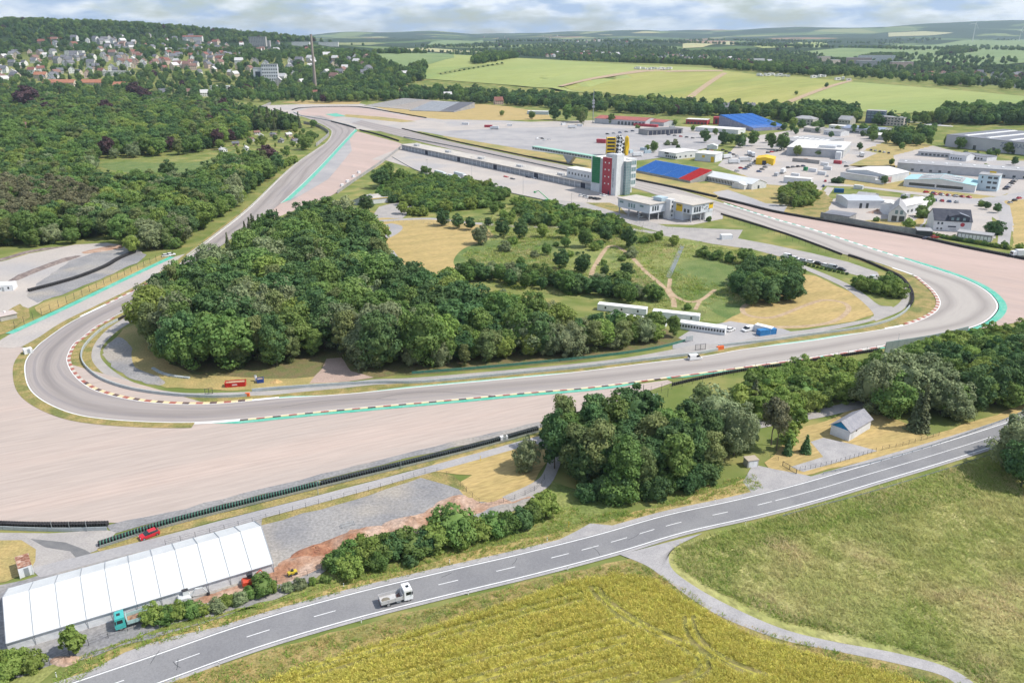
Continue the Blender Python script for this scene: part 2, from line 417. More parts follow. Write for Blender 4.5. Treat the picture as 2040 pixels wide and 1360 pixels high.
M_STEEL = mat('galvanised_steel', (.42, .45, .47), (.36, .39, .41), scale=.5, rough=.5, metal=.5)
M_DSTEEL = mat('dark_steel', (.05, .055, .06), rough=.6)
M_RUBBER = mat('tyre_rubber', (.028, .027, .030), (.05, .048, .05), scale=1.5, rough=.9)
M_FIELD1 = mat('young_grain_field', (.26, .30, .092), (.31, .34, .115), scale=.006, fine=.05, fine_amt=.07, stretch=(.6, 1.6, 1, .3), col3=(.20, .275, .085), scale3=.003)
M_FIELD2 = mat('ripening_field', (.275, .285, .075), (.33, .32, .10), scale=.010, fine=.06, fine_amt=.10, stretch=(.5, 2.0, 1, .5), col3=(.225, .265, .07), scale3=.004)
M_FIELD3 = mat('dark_grain_field', (.15, .215, .085), (.19, .25, .10), scale=.006, fine=.04, fine_amt=.08)
M_PALE = mat('pale_stubble_field', (.42, .39, .20), (.36, .36, .18), scale=.008, fine=.04, fine_amt=.08)

# ================================================================== terrain
def terrain():
    ys = np.concatenate([np.arange(-120, 3000, 26), np.arange(3000, 6000, 55), np.arange(6000, 17500, 150)])
    xs = np.concatenate([np.arange(-13000, -2600, 260), np.arange(-2600, 2600, 32), np.arange(2600, 13001, 260)])
    X, Y = np.meshgrid(xs, ys); Z = H(X, Y) - 0.03 - 0.6 * sstep(1100, 2000, np.hypot(X, Y))
    ny, nx = X.shape; idx = np.arange(ny * nx).reshape(ny, nx)
    f = np.stack([idx[:-1, :-1], idx[:-1, 1:], idx[1:, 1:], idx[1:, :-1]], -1).reshape(-1, 4)
    v = np.stack([X, Y, Z], -1).reshape(-1, 3)
    m = bpy.data.materials.new('country'); m.use_nodes = True; n, l = m.node_tree.nodes, m.node_tree.links
    b = n['Principled BSDF']; b.inputs['Roughness'].default_value = .95; b.inputs['Specular IOR Level'].default_value = .1
    g = n.new('ShaderNodeNewGeometry')
    def noise(s, d=4):
        t = n.new('ShaderNodeTexNoise'); t.inputs['Scale'].default_value = s; t.inputs['Detail'].default_value = d; l.new(g.outputs['Position'], t.inputs['Vector']); return t.outputs['Fac']
    def ramp(src, stops):
        r = n.new('ShaderNodeValToRGB'); r.color_ramp.interpolation = 'LINEAR'
        e = r.color_ramp.elements
        while len(e) < len(stops): e.new(.5)
        for q, (p, c) in zip(e, stops): q.position = p; q.color = (*c, 1)
        l.new(src, r.inputs[0]); return r
    def mix(f_, a, c):
        x = n.new('ShaderNodeMix'); x.data_type = 'RGBA'; l.new(f_, x.inputs['Factor']); l.new(a, x.inputs['A']); l.new(c, x.inputs['B']); return x.outputs['Result']
    near = ramp(noise(.07, 6), [(.36, (.13, .17, .045)), (.5, (.18, .205, .065)), (.66, (.28, .255, .095))])
    mp = n.new('ShaderNodeMapping'); mp.inputs['Scale'].default_value = (1 / 520, 1 / 780, .0); mp.inputs['Rotation'].default_value = (0, 0, .35)
    l.new(g.outputs['Position'], mp.inputs[0])
    vo = n.new('ShaderNodeTexVoronoi'); vo.voronoi_dimensions = '2D'; vo.inputs['Scale'].default_value = 1.0; l.new(mp.outputs[0], vo.inputs['Vector'])
    sp = n.new('ShaderNodeSeparateColor'); l.new(vo.outputs['Color'], sp.inputs[0])
    patch = ramp(sp.outputs[0], [(0, (.09, .14, .045)), (.3, (.14, .19, .07)), (.5, (.18, .225, .075)), (.7, (.24, .26, .10)), (.86, (.42, .38, .18)), (.95, (.30, .20, .13))]); patch.color_ramp.interpolation = 'CONSTANT'
    wood = ramp(noise(.0012, 8), [(.45, (0, 0, 0)), (.475, (1, 1, 1))])
    wcol = ramp(noise(.03, 4), [(.35, (.018, .038, .016)), (.65, (.04, .066, .026))])
    farc = mix(wood.outputs[0], patch.outputs[0], wcol.outputs[0])
    vl = n.new('ShaderNodeVectorMath'); vl.operation = 'LENGTH'; l.new(g.outputs['Position'], vl.inputs[0])
    mr = n.new('ShaderNodeMapRange'); mr.inputs['From Min'].default_value = 2300; mr.inputs['From Max'].default_value = 2600; l.new(vl.outputs['Value'], mr.inputs['Value'])
    l.new(mix(mr.outputs[0], near.outputs[0], farc), b.inputs['Base Color'])
    me = mesh_np('terrain', v, f, m, smooth=True)
    tag(add_obj('terrain', me), kind='structure')
terrain()

# draped fields on the ridge and beyond
area('field', [(735, 108), (905, 107), (1010, 115), (1150, 123), (1290, 131), (1420, 137), (1455, 143), (1400, 160), (1340, 196), (1240, 190), (1100, 176), (960, 166), (850, 158), (800, 140)], M_FIELD1, drape=.5)
area('field', [(735, 108), (840, 104), (900, 108), (905, 116), (860, 128), (800, 140), (760, 126)], M_FIELD3, drape=.8)
area('field', [(1180, 158), (1270, 143), (1440, 142), (1510, 150), (1600, 155), (1695, 164), (1560, 207), (1470, 214), (1340, 200), (1150, 182), (1120, 172)], M_FIELD2, drape=.8)
area('field', [(1695, 164), (1800, 172), (1920, 182), (2060, 194), (2090, 215), (1900, 222), (1780, 228), (1600, 214), (1555, 208)], M_FIELD1, drape=.7)
area('farm_track', [(1272, 141), (1440, 141), (1440, 143.5), (1290, 144), (1180, 160), (1120, 174), (1110, 173), (1170, 158)], M_DIRT, drape=1.2)
area('farm_track', [(1440, 146), (1450, 147), (1380, 197), (1365, 197)], M_DIRT, drape=1.2)
area('farm_track', [(1690, 162), (1700, 163), (1572, 208), (1556, 207)], M_DIRT, drape=1.2)
area('field', [(870, 147), (940, 133), (1002, 127), (1004, 129), (945, 137), (880, 150)], M_GREEN, drape=1.0)
area('field', [(1572, 106), (1660, 98), (1780, 90), (1900, 84), (2060, 77), (2090, 100), (1990, 106), (1830, 118), (1680, 116)], M_FIELD3, drape=1.2)
area('field', [(1830, 118), (1990, 105), (2090, 100), (2090, 122), (1960, 134), (1860, 134), (1790, 124)], M_FIELD3, drape=1.6)
area('field', [(740, 103), (770, 98), (850, 96), (960, 104), (900, 106), (840, 102)], M_PALE, drape=1.4)
area('field', [(1500, 93), (1560, 88), (1640, 85), (1650, 90), (1580, 95), (1520, 97)], M_FIELD1, drape=1.4)
area('field', [(1360, 88), (1450, 83), (1470, 88), (1400, 95), (1360, 97)], M_PALE, drape=1.4)
area('field', [(1770, 66), (1840, 63), (1900, 66), (1830, 72), (1770, 74)], M_PALE, drape=2.0)
area('field', [(860, 84), (960, 80), (985, 84), (900, 91), (850, 91)], M_FIELD3, drape=1.4)
area('meadow_clearing', [(195, 330), (240, 322), (330, 325), (400, 322), (440, 308), (470, 300), (430, 330), (360, 350), (260, 345)], M_LAWN, smooth=True)

# ================================================================== ground cover of the circuit
area('industrial_yard', [(1430, 330), (1480, 275), (1560, 262), (1700, 238), (1880, 225), (2300, 230), (2400, 330), (2300, 470), (2030, 470), (1960, 420), (1880, 395), (1700, 372), (1640, 370), (1630, 398), (1580, 425), (1500, 395), (1530, 370), (1470, 345)], M_PAVE)
area('grass_strip', [(1680, 352), (1800, 372), (1990, 392), (2010, 384), (1990, 400), (1930, 394), (1800, 380), (1675, 366)], M_DRY, smooth=False)
area('grass_strip', [(1690, 330), (1760, 300), (1850, 290), (1780, 310), (1785, 345), (1760, 372), (1800, 378), (1820, 356), (1805, 330)], M_DRY)
area('yard_grass', [(1720, 300), (1780, 275), (1850, 268), (1880, 285), (1800, 305), (1775, 310)], M_DRY, amp=1.5)
area('house_plots', [(1640, 434), (1655, 398), (1700, 386), (1850, 398), (1855, 432), (1826, 462), (1700, 445)], M_PAVE, amp=.5)
area('house_plots', [(1852, 400), (1950, 402), (1975, 430), (1985, 475), (1900, 478), (1826, 470), (1852, 440)], M_PAVE, amp=.5)
area('garden_lawn', [(1716, 440), (1765, 436), (1812, 446), (1835, 430), (1842, 440), (1822, 464), (1770, 456)], M_DRY, amp=.5)
area('dry_field', [(2000, 400), (2200, 385), (2300, 500), (2020, 490), (2018, 440)], M_MOWN, amp=.6)
area('street', [(1955, 395), (1975, 392), (2012, 410), (2018, 440), (2010, 495), (1986, 495), (1992, 440), (1985, 412)], M_PAVE_G)
area('street', [(1820, 390), (1960, 396), (2040, 382), (2160, 362), (2160, 372), (2040, 392), (1965, 408), (1820, 400)], M_PAVE_G)
area('street', [(1648, 372), (1662, 374), (1625, 425), (1600, 428)], M_PAVE)
area('grass_bank', [(1480, 348), (1530, 368), (1600, 372), (1640, 380), (1600, 426), (1540, 424), (1470, 408), (1420, 396), (1360, 378), (1263, 356), (1060, 312), (1000, 300), (1000, 293), (1060, 300), (1200, 325), (1262, 334), (1375, 360), (1400, 366)], M_DRY, amp=.8)
area('asphalt_apron', [(1420, 383), (1450, 378), (1500, 395), (1525, 405), (1570, 408), (1560, 425), (1510, 412), (1440, 396)], M_PAVE_G)
area('grass_bank', [(1570, 418), (1640, 380), (1660, 400), (1640, 440), (1600, 432)], M_VERGE, amp=.8)
area('paddock_apron', [(880, 235), (1000, 240), (1180, 250), (1330, 255), (1460, 272), (1430, 290), (1330, 312), (1290, 318), (1250, 322), (1190, 318), (1060, 300), (950, 285), (870, 268), (800, 255), (770, 240), (820, 234)], M_PAVE_G)
area('grass_bank', [(880, 270), (950, 282), (1010, 292), (1070, 303), (1060, 316), (1000, 302), (950, 292), (900, 280)], M_DRY, amp=.5)
area('earth_bank', [(740, 215), (800, 232), (870, 238), (1000, 240), (1100, 238), (1090, 225), (1010, 212), (930, 205), (860, 206), (800, 208)], M_MOWN, amp=1)
area('circuit_far_loop', [(500, 222), (530, 210), (600, 208), (720, 207), (740, 212), (820, 232), (900, 240), (1020, 244), (1180, 240), (1440, 258), (1440, 270), (1300, 258), (1150, 252), (1000, 256), (860, 262), (760, 262), (690, 256), (600, 232), (560, 232)], M_PAVE)
area('gravel_trap', [(590, 222), (620, 215), (690, 213), (730, 216), (790, 228), (850, 237), (820, 241), (730, 238), (690, 232), (650, 240), (600, 229)], M_GRAVEL2)
area('dry_bank', [(560, 204), (600, 200), (720, 202), (715, 208), (600, 208)], M_MOWN)
area('dry_strip', [(690, 228), (760, 233), (830, 242), (800, 244), (740, 238), (680, 232)], M_DRY)
area('gravel_trap', [(712, 262), (790, 283), (804, 288), (762, 325), (700, 366), (660, 390), (560, 430), (520, 440), (590, 375), (660, 312), (700, 270)], M_GRAVEL2)
area('paddock', [(800, 293), (900, 315), (1195, 383), (1240, 392), (1290, 405), (1440, 420), (1440, 436), (1380, 448), (1300, 446), (1254, 444), (1150, 418), (1100, 402), (1022, 385), (938, 366), (861, 349), (824, 336), (770, 320), (740, 318)], M_PAVE)
area('asphalt_yard', [(755, 412), (800, 400), (830, 412), (815, 425), (800, 436), (760, 440), (735, 440)], M_SERVICE)
area('grass_bank', [(1166, 404), (1215, 404), (1235, 412), (1250, 428), (1235, 425), (1200, 416)], M_VERGE)
# infield
area('infield_slope', [(780, 440), (870, 440), (960, 430), (1060, 400), (1120, 412), (1250, 446), (1370, 476), (1420, 490), (1560, 520), (1600, 545), (1500, 610), (1480, 640), (1400, 640), (1200, 600), (900, 560), (860, 540)], M_GREEN, amp=1.0)
area('mown_infield', [(700, 445), (760, 434), (870, 437), (960, 445), (985, 470), (935, 498), (910, 525), (890, 560), (840, 560), (780, 530), (730, 480)], M_MOWN, smooth=False, amp=.6)
area('meadow_patch', [(930, 492), (1010, 478), (1060, 505), (1070, 530), (980, 545), (905, 528)], M_LAWN, smooth=True)
area('meadow_patch', [(1340, 540), (1380, 520), (1455, 525), (1460, 560), (1430, 590), (1380, 597), (1345, 585)], M_LAWN, smooth=True)
area('meadow_patch', [(1255, 548), (1300, 550), (1340, 595), (1300, 598), (1260, 575)], M_LAWN, smooth=True)
area('meadow_patch', [(1400, 600), (1430, 580), (1480, 600), (1480, 615), (1455, 635), (1405, 612)], M_LAWN, smooth=True)
area('mown_infield', [(1500, 585), (1590, 545), (1625, 550), (1690, 580), (1725, 605), (1742, 625), (1700, 640), (1600, 655), (1500, 656), (1440, 642), (1480, 620)], M_MOWN, smooth=False, amp=.4)
DIRTS = []
def dirt(pts, w): DIRTS.append(pts); path_strip('dirt_path', pts, w, M_DIRT, step=2.0)
dirt([(1175, 560), (1185, 530), (1215, 490), (1250, 505), (1285, 540), (1320, 570), (1340, 595), (1343, 612)], 2.2)
dirt([(1335, 555), (1335, 580), (1365, 600), (1395, 598), (1425, 577)], 1.8)
dirt([(1395, 598), (1385, 617)], 1.6)
dirt([(1510, 597), (1480, 612), (1490, 628), (1540, 632), (1600, 610), (1640, 598), (1680, 603), (1690, 618), (1660, 640), (1600, 650), (1520, 650), (1450, 640)], 2.0)
# service roads of the infield
area('service_road', [(1100, 398), (1166, 404), (1241, 427), (1330, 452), (1400, 455), (1480, 458), (1470, 475), (1540, 488), (1620, 505), (1690, 522), (1748, 542), (1756, 557), (1735, 556), (1685, 543), (1620, 525), (1557, 512), (1500, 497), (1420, 486), (1362, 475), (1254, 446), (1150, 420), (1085, 402)], M_SERVICE)
ribbon('service_road', [(1553, 519), (1610, 540), (1672, 568), (1705, 590), (1735, 618), (1738, 632), (1700, 641), (1620, 655), (1540, 664)], [(1563, 514), (1620, 536), (1684, 563), (1722, 586), (1752, 608), (1780, 612), (1740, 638), (1640, 660), (1540, 674)], M_SERVICE, n=90)
ribbon('service_road', [(1782, 552), (1797, 575), (1797, 595), (1780, 612), (1735, 632)], [(1796, 553), (1811, 575), (1812, 597), (1797, 618), (1745, 640)], M_SERVICE, n=60)
area('service_yard', [(1380, 655), (1455, 640), (1560, 655), (1580, 662), (1540, 670), (1450, 682), (1380, 690), (1340, 695), (1340, 680)], M_PAVE_G)
ribbon('service_road', [(1540, 664), (1450, 682), (1380, 688), (1330, 698), (1250, 712), (1150, 724), (1000, 738), (830, 752), (740, 756), (650, 768), (540, 778), (440, 782), (360, 782), (290, 770), (240, 748), (206, 720), (200, 700), (212, 680), (240, 655), (285, 628), (330, 600)], [(1540, 679), (1450, 694), (1380, 706), (1330, 713), (1250, 723), (1150, 734), (1000, 748), (830, 762), (740, 767), (650, 777), (540, 788), (440, 791), (350, 790), (275, 779), (220, 755), (187, 724), (183, 700), (195, 676), (222, 650), (268, 622), (325, 593)], M_SERVICE, n=220)
path_strip('track_path', [(700, 448), (760, 440), (860, 436), (960, 446), (1060, 452), (1150, 452), (1250, 456), (1362, 474)], 5.0, M_SERVICE)
path_strip('track_path', [(690, 500), (770, 470), (790, 453), (770, 447)], 7.0, M_PAVE_G)
path_strip('track_path', [(790, 540), (785, 520), (772, 500)], 6.0, M_PAVE_G)
area('forest_floor', [(262, 690), (310, 745), (480, 760), (640, 764), (760, 750), (960, 736), (1140, 720), (1300, 696), (1365, 680), (1330, 655), (1150, 648), (930, 615), (785, 560), (700, 455), (610, 430), (430, 552), (285, 648)], mat('leaf_litter', (.17, .135, .065), (.13, .14, .05), scale=.3, fine=2, fine_amt=.25), amp=.6)
area('bare_ground', [(212, 690), (245, 655), (285, 640), (300, 700), (380, 745), (560, 755), (680, 745), (740, 752), (640, 768), (460, 778), (330, 772), (260, 752)], M_DRY, amp=.5)
area('grey_patch', [(206, 700), (235, 672), (262, 690), (270, 730), (330, 758), (310, 768), (250, 748), (215, 720)], M_GREY_GR, smooth=True, amp=.5)
area('red_yard', [(615, 765), (640, 735), (650, 715), (680, 712), (700, 740), (745, 752), (690, 760)], mat('pink_soil', (.42, .31, .26), (.36, .27, .225), scale=.2, fine=2, fine_amt=.15), amp=.4)
# grass strips inside the two bends
ribbon('grass_verge', [(1540, 679), (1640, 663), (1740, 645), (1800, 625), (1822, 600), (1812, 572), (1780, 545), (1700, 515), (1600, 480), (1500, 446)], [(1540, 693), (1640, 677), (1765, 656), (1830, 640), (1872, 606), (1850, 566), (1800, 540), (1765, 528), (1680, 508), (1500, 444)], M_VERGE, n=150)
ribbon('grass_verge', [(540, 787), (440, 790), (350, 789), (275, 778), (220, 754), (187, 724), (183, 700), (195, 676), (222, 650), (268, 621), (330, 585)], [(540, 797), (441, 805), (368, 806), (294, 801), (191, 778), (144, 742), (134, 710), (147, 686), (191, 651), (240, 624), (300, 592)], M_VERGE, n=150)
ribbon('grass_verge', [(1540, 678), (1450, 693), (1380, 705), (1330, 712), (1250, 722), (1150, 733), (1000, 747), (830, 761), (650, 776), (540, 787)], [(1540, 693), (1450, 703), (1400, 711), (1330, 720), (1250, 731), (1150, 742), (1000, 757), (834, 772), (687, 786), (540, 797)], M_VERGE, n=120)
# big gravel trap and lower margins
area('gravel_trap', [(-60, 688), (20, 688), (60, 694), (120, 720), (400, 800), (640, 815), (1000, 790), (1200, 775), (1330, 757), (1340, 762), (1260, 790), (1180, 815), (1075, 841), (960, 868), (804, 904), (640, 946), (560, 966), (480, 985), (384, 1010), (330, 1024), (233, 1041), (120, 1040), (-60, 1040)], M_GRAVEL)
area('gravel_edge', [(210, 1046), (330, 1022), (480, 983), (640, 945), (804, 903), (960, 866), (1075, 840), (1085, 850), (960, 878), (804, 914), (640, 956), (480, 996), (330, 1034), (230, 1062)], M_GREY_GR, amp=.4)
area('access_apron', [(-60, 1060), (100, 1062), (210, 1055), (232, 1060), (210, 1085), (196, 1095), (100, 1130), (60, 1130), (30, 1090), (-60, 1070)], M_SERVICE)
area('grass_corner', [(-60, 1072), (40, 1076), (75, 1095), (62, 1140), (10, 1160), (-60, 1165)], M_DRY, smooth=False, amp=.5)
area('asphalt_patch', [(60, 1073), (130, 1080), (170, 1095), (190, 1108), (155, 1115), (140, 1098), (90, 1090)], M_PATCH)
area('verge', [(195, 1092), (330, 1050), (480, 1012), (640, 972), (800, 932), (960, 893), (1075, 862), (1078, 870), (960, 903), (800, 942), (640, 984), (480, 1024), (330, 1064), (200, 1104)], M_VERGE, amp=.3)
area('lawn', [(940, 945), (840, 940), (870, 920), (960, 898), (1030, 885), (1090, 880), (1090, 920), (1060, 965), (1030, 990), (980, 1005), (940, 1000), (905, 965)], M_MOWN, smooth=False, amp=.4)
area('site_yard', [(330, 1075), (520, 1030), (640, 1002), (760, 968), (850, 938), (905, 962), (935, 995), (1000, 1005), (1060, 985), (1080, 1000), (900, 1060), (760, 1090), (660, 1130), (560, 1190), (300, 1270), (-60, 1380), (-60, 1180), (100, 1140)], M_GREY_GR, amp=.5)
area('site_edge', [(520, 1028), (640, 1000), (760, 966), (850, 936), (900, 948), (935, 980), (890, 968), (840, 952), (740, 985), (640, 1014), (525, 1045)], M_VERGE, amp=.5)
area('red_earth', [(545, 1130), (600, 1098), (655, 1078), (700, 1058), (760, 1052), (800, 1035), (880, 1008), (920, 985), (960, 1005), (1040, 985), (1060, 990), (960, 1020), (900, 1048), (780, 1080), (690, 1110), (640, 1135), (570, 1160), (430, 1195), (380, 1200), (460, 1170)], M_SOIL, amp=.7, step=2.5)
ribbon('perimeter_road', [(60, 1132), (200, 1098), (330, 1066), (480, 1026), (640, 985), (800, 943), (960, 900), (1060, 872), (1085, 868)], [(80, 1150), (215, 1114), (340, 1083), (490, 1041), (650, 999), (805, 956), (965, 912), (1070, 882), (1095, 878)], M_PAVE_G, n=120)
ribbon('perimeter_road', [(1060, 880), (1092, 900), (1083, 940), (1060, 962), (1000, 990)], [(1075, 872), (1118, 898), (1110, 940), (1085, 975), (1020, 1000)], M_SERVICE, n=50)
area('road_bank', [(-60, 1420), (60, 1370), (160, 1310), (330, 1245), (520, 1205), (640, 1165), (760, 1130), (940, 1085), (1060, 1060), (1160, 1040), (1250, 1000), (1100, 960), (1090, 990), (1000, 1040), (860, 1075), (700, 1130), (560, 1190), (300, 1265), (120, 1320), (-60, 1395)], M_GREEN, amp=.6)
area('road_verge', [(100, 1380), (220, 1300), (420, 1240), (640, 1178), (800, 1138), (950, 1095), (1160, 1050), (1330, 1005), (1470, 960), (1500, 945), (1530, 975), (1300, 1040), (1100, 1085), (800, 1160), (480, 1245), (180, 1340), (100, 1400)], M_DRY, amp=.6, step=2.5)
area('house_plot', [(1540, 905), (1600, 850), (1650, 838), (1700, 812), (1790, 835), (1850, 870), (1940, 840), (2060, 800), (2060, 815), (1990, 846), (1740, 915), (1590, 950), (1540, 945), (1520, 920)], M_MOWN, amp=.5)
area('driveway', [(1500, 925), (1545, 935), (1600, 945), (1640, 955), (1500, 985), (1480, 960)], M_SHOULDER)
area('driveway', [(1575, 930), (1640, 910), (1615, 880), (1640, 872), (1700, 885), (1748, 898), (1690, 915), (1600, 940)], M_SHOULDER)
path_strip('track_path', [(1480, 850), (1560, 836), (1640, 822), (1700, 808), (1760, 800)], 4.5, M_SERVICE)
# yard and approach at the left edge
area('beige_lot', [(-80, 545), (0, 522), (60, 505), (150, 488), (215, 484), (248, 489), (280, 500), (290, 512), (220, 545), (130, 580), (60, 612), (0, 640), (-80, 680)], M_PAVE, amp=.5)
area('grey_lot', [(140, 520), (200, 500), (265, 497), (292, 508), (270, 525), (200, 556), (120, 588), (75, 603), (52, 590), (80, 560)], M_GREY_GR, amp=.6)
area('red_patch', [(215, 490), (248, 487), (246, 494), (215, 500), (170, 506), (160, 503)], M_SOIL, amp=.4)
area('grass_strip', [(70, 612), (90, 600), (130, 590), (220, 552), (290, 520), (330, 506), (345, 508), (300, 530), (220, 566), (120, 613), (85, 628), (72, 620)], M_DRY, amp=.4)
area('grass_strip', [(-60, 640), (0, 628), (40, 605), (55, 615), (60, 632), (20, 660), (-60, 690)], M_VERGE, amp=.4)
area('paved_strip', [(-20, 690), (20, 666), (120, 620), (220, 572), (343, 513), (380, 503), (368, 518), (300, 562), (200, 612), (120, 650), (60, 688), (20, 694)], M_PAVE)
area('grass_strip', [(45, 690), (120, 648), (200, 608), (300, 560), (368, 516), (420, 476), (424, 482), (350, 533), (288, 571), (212, 609), (141, 644), (88, 680), (66, 694)], M_VERGE)
# main road with shoulder
RU = [(-60, 1432), (60, 1393), (160.6, 1360), (330, 1302), (480, 1249), (560, 1223.7), (800, 1163), (1120, 1087), (1334, 1020.6), (1440, 1010 - 7), (1640, 952), (1734, 920), (1860, 886), (1990, 848), (2160, 790)]
RL = [(140, 1420), (305, 1360), (430, 1315), (560, 1271.7), (760, 1213), (1120, 1126), (1231, 1099), (1400, 1055), (1537, 1019), (1640, 992.6), (1734, 966), (1860, 930), (1975, 890), (2160, 825)]
ru, rl = resample(gpath(RU), n=200), resample(gpath(RL), n=200)
rl_c = resample(gpath([(x, y) for x, y in RL]), n=400)
# fit an even-width carriageway from the two surveyed lines
mid = []
for p in ru:
    q = min(rl_c, key=lambda k: (k - p).length); mid.append((p + q) / 2)
mid = resample(catmull(resample(mid, n=16), 12), step=3.0)
HALF = 3.55
area('field_margin', [(100, 1420), (560, 1288), (1120, 1140), (1290, 1108), (1360, 1155), (1470, 1228), (1700, 1295), (1920, 1350), (2000, 1420), (400, 1440)], M_VERGE, amp=.4)
area('meadow', [(1335, 1092), (1470, 1050), (1700, 990), (1990, 905), (2200, 850), (2300, 1440), (1960, 1420), (1880, 1340), (1770, 1300), (1550, 1255), (1400, 1188), (1322, 1130), (1290, 1108)], M_MEADOW, amp=.3)
area('wheat_field', [(440, 1400), (560, 1345), (800, 1268), (980, 1212), (1140, 1160), (1230, 1143), (1300, 1153), (1370, 1198), (1490, 1265), (1640, 1312), (1790, 1345), (1900, 1390), (1800, 1500), (400, 1500)], M_WHEAT, amp=.3)
TRAM = []
for c in ([(1174, 1167), (1201, 1202), (1252, 1239), (1312, 1269), (1358, 1292), (1386, 1310), (1395, 1331), (1370, 1345), (1300, 1365)], [(1192, 1172), (1220, 1202), (1270, 1234), (1330, 1264), (1376, 1283), (1404, 1306), (1413, 1335), (1390, 1352), (1330, 1372)], [(1363, 1227), (1365, 1250), (1376, 1273), (1400, 1295), (1440, 1320), (1500, 1345)], [(1382, 1225), (1383, 1245), (1394, 1270), (1418, 1293), (1460, 1318), (1530, 1345)]): TRAM.append((c, .62))
for k in range(-1, 6):
    for d in (0, 15 + k): TRAM.append(([(1236 + k * 14, 1228 + k * 37 + d), (1100, 1263 + k * 40 + d), (900, 1315 + k * 44 + d), (700, 1368 + k * 48 + d)] if k >= 0 else [(1160, 1182 + d), (1000, 1225 + d), (800, 1280 + d), (600, 1338 + d)], .5 if k % 2 else .42))
for c, w in TRAM: path_strip('tramline', c, w * 1.5, mat('tramline_soil', (.17, .17, .045), (.22, .19, .07), scale=.3), step=2.0)
strip('road_shoulder', offset(mid, HALF + 1.6), offset(mid, -HALF - 1.0), M_SHOULDER)
area('layby', [(150, 1352), (250, 1300), (330, 1272), (430, 1248), (480, 1243), (480, 1256), (330, 1308), (170, 1362)], M_SHOULDER, amp=.2)
area('layby', [(1060, 1098), (1100, 1082), (1150, 1058), (1175, 1042), (1215, 1046), (1240, 1052), (1200, 1076), (1080, 1105)], M_SHOULDER, amp=.2)
ribbon('lane', [(1235, 1105), (1290, 1128), (1330, 1158), (1385, 1198), (1450, 1235), (1560, 1275), (1680, 1300), (1800, 1325), (1890, 1352), (1930, 1400)], [(1400, 1062), (1345, 1090), (1332, 1112), (1345, 1140), (1400, 1178), (1470, 1215), (1560, 1253), (1660, 1278), (1790, 1302), (1900, 1335), (1990, 1400)], M_SHOULDER, n=100)
road = strip('road', offset(mid, HALF + .35), offset(mid, -HALF - .35), M_ASPH, label='grey two lane country road crossing the lower part of the view')
zl = next_z()
def child_strip(name, a, b, m, parent, z): return strip(name, a, b, m, z, parent=parent)
child_strip('edge_line', offset(mid, HALF + .08), offset(mid, HALF - .16), M_WHITE, road, zl)
child_strip('edge_line', offset(mid, -HALF + .16), offset(mid, -HALF - .08), M_WHITE, road, zl)
fine_mid = resample(mid, step=1.0)
def near_idx(px, py): 
    g = G(px, py); return min(range(len(fine_mid)), key=lambda i: (fine_mid[i] - g).length)
i = near_idx(200, 1372) % 12; stop = near_idx(1560, 1010)
while i + 4 < stop:
    seg = fine_mid[i:i + 5]; child_strip('lane_dash', offset(seg, .08), offset(seg, -.08), M_WHITE, road, zl); i += 12 if not (near_idx(1040, 1130) < i < near_idx(1300, 1060)) else 7
seg = fine_mid[near_idx(1560, 1010):near_idx(1985, 872)]
child_strip('solid_line', offset(seg, .08), offset(seg, -.08), M_WHITE, road, zl)
k0 = near_idx(1060, 1130); k1 = near_idx(1170, 1105)
child_strip('road_patch', offset(fine_mid[k0:k1], HALF - .3), offset(fine_mid[k0:k1], -HALF + .3), M_PATCH, road, zl - .003)
for (x0, y0, x1, y1) in ((300, 1322, 318, 1296), (345, 1318, 360, 1330), (355, 1312, 352, 1335), (1020, 1125, 1030, 1112), (1180, 1090, 1195, 1106), (1250, 1076, 1275, 1062), (880, 1150, 900, 1141)):
    a, b = G(x0, y0), G(x1, y1); s_ = resample([a, a.lerp(b, .5) + Vector((rnd.uniform(-.3, .3), rnd.uniform(-.3, .3), 0)), b], n=6)
    child_strip('tar_seam', offset(s_, .05), offset(s_, -.05), M_DSTEEL, road, zl)

# ================================================================== race track
TO = [(600, 231), (630, 243), (652, 254), (661, 264), (647, 287), (583, 333), (500, 413), (433, 467), (377, 510), (350, 531), (288, 569), (212, 607), (141, 642), (88, 678), (69, 695), (54, 713), (48.5, 733), (53, 763), (68, 786), (100, 807), (147, 825), (206, 835), (294, 841), (388, 842), (476, 836), (560, 827.6), (646, 819), (834, 802), (922, 794), (1040, 783), (1178, 771), (1334, 751), (1481, 731), (1628, 711), (1760, 689), (1857, 671), (1925, 657), (1963, 643), (1985, 624), (1990, 607), (1976, 587), (1952, 570), (1920, 555), (1877, 540), (1815, 520), (1765, 505), (1690, 481), (1615, 457), (1540, 436), (1440, 405), (1351, 378), (1263, 359), (1138, 332), (1060, 317), (900, 283), (800, 258), (720, 240)]
TI = [(640, 231), (680, 246), (706, 256), (699, 267), (680, 287), (625, 345), (560, 405), (490, 455), (420, 505), (385, 533), (345, 560), (291, 597), (224, 633), (191, 651), (165, 672), (147, 686), (137, 704), (134, 719), (144, 742), (165, 763), (191, 778), (235, 791), (294, 801), (368, 805.6), (441, 804), (506, 798), (560, 793), (687, 785), (834, 771), (981, 757.5), (1140, 742), (1300, 722), (1400, 710), (1487, 695), (1600, 681), (1665, 671), (1765, 655), (1805, 647), (1840, 635), (1862, 622), (1871, 610), (1871, 597), (1860, 580), (1840, 562), (1822, 549), (1780, 534), (1740, 521), (1672, 504), (1600, 477), (1540, 456), (1500, 443), (1427, 422), (1330, 396), (1250, 372), (1100, 341), (900, 298), (780, 268), (700, 246)]
to, ti = gpath(TO, 10), gpath(TI, 10)
to_f, ti_f = resample(to, step=1.5), resample(ti, step=1.5)
KO = np.array([(p.x, p.y) for p in to_f]); KI = np.array([(p.x, p.y) for p in ti_f])
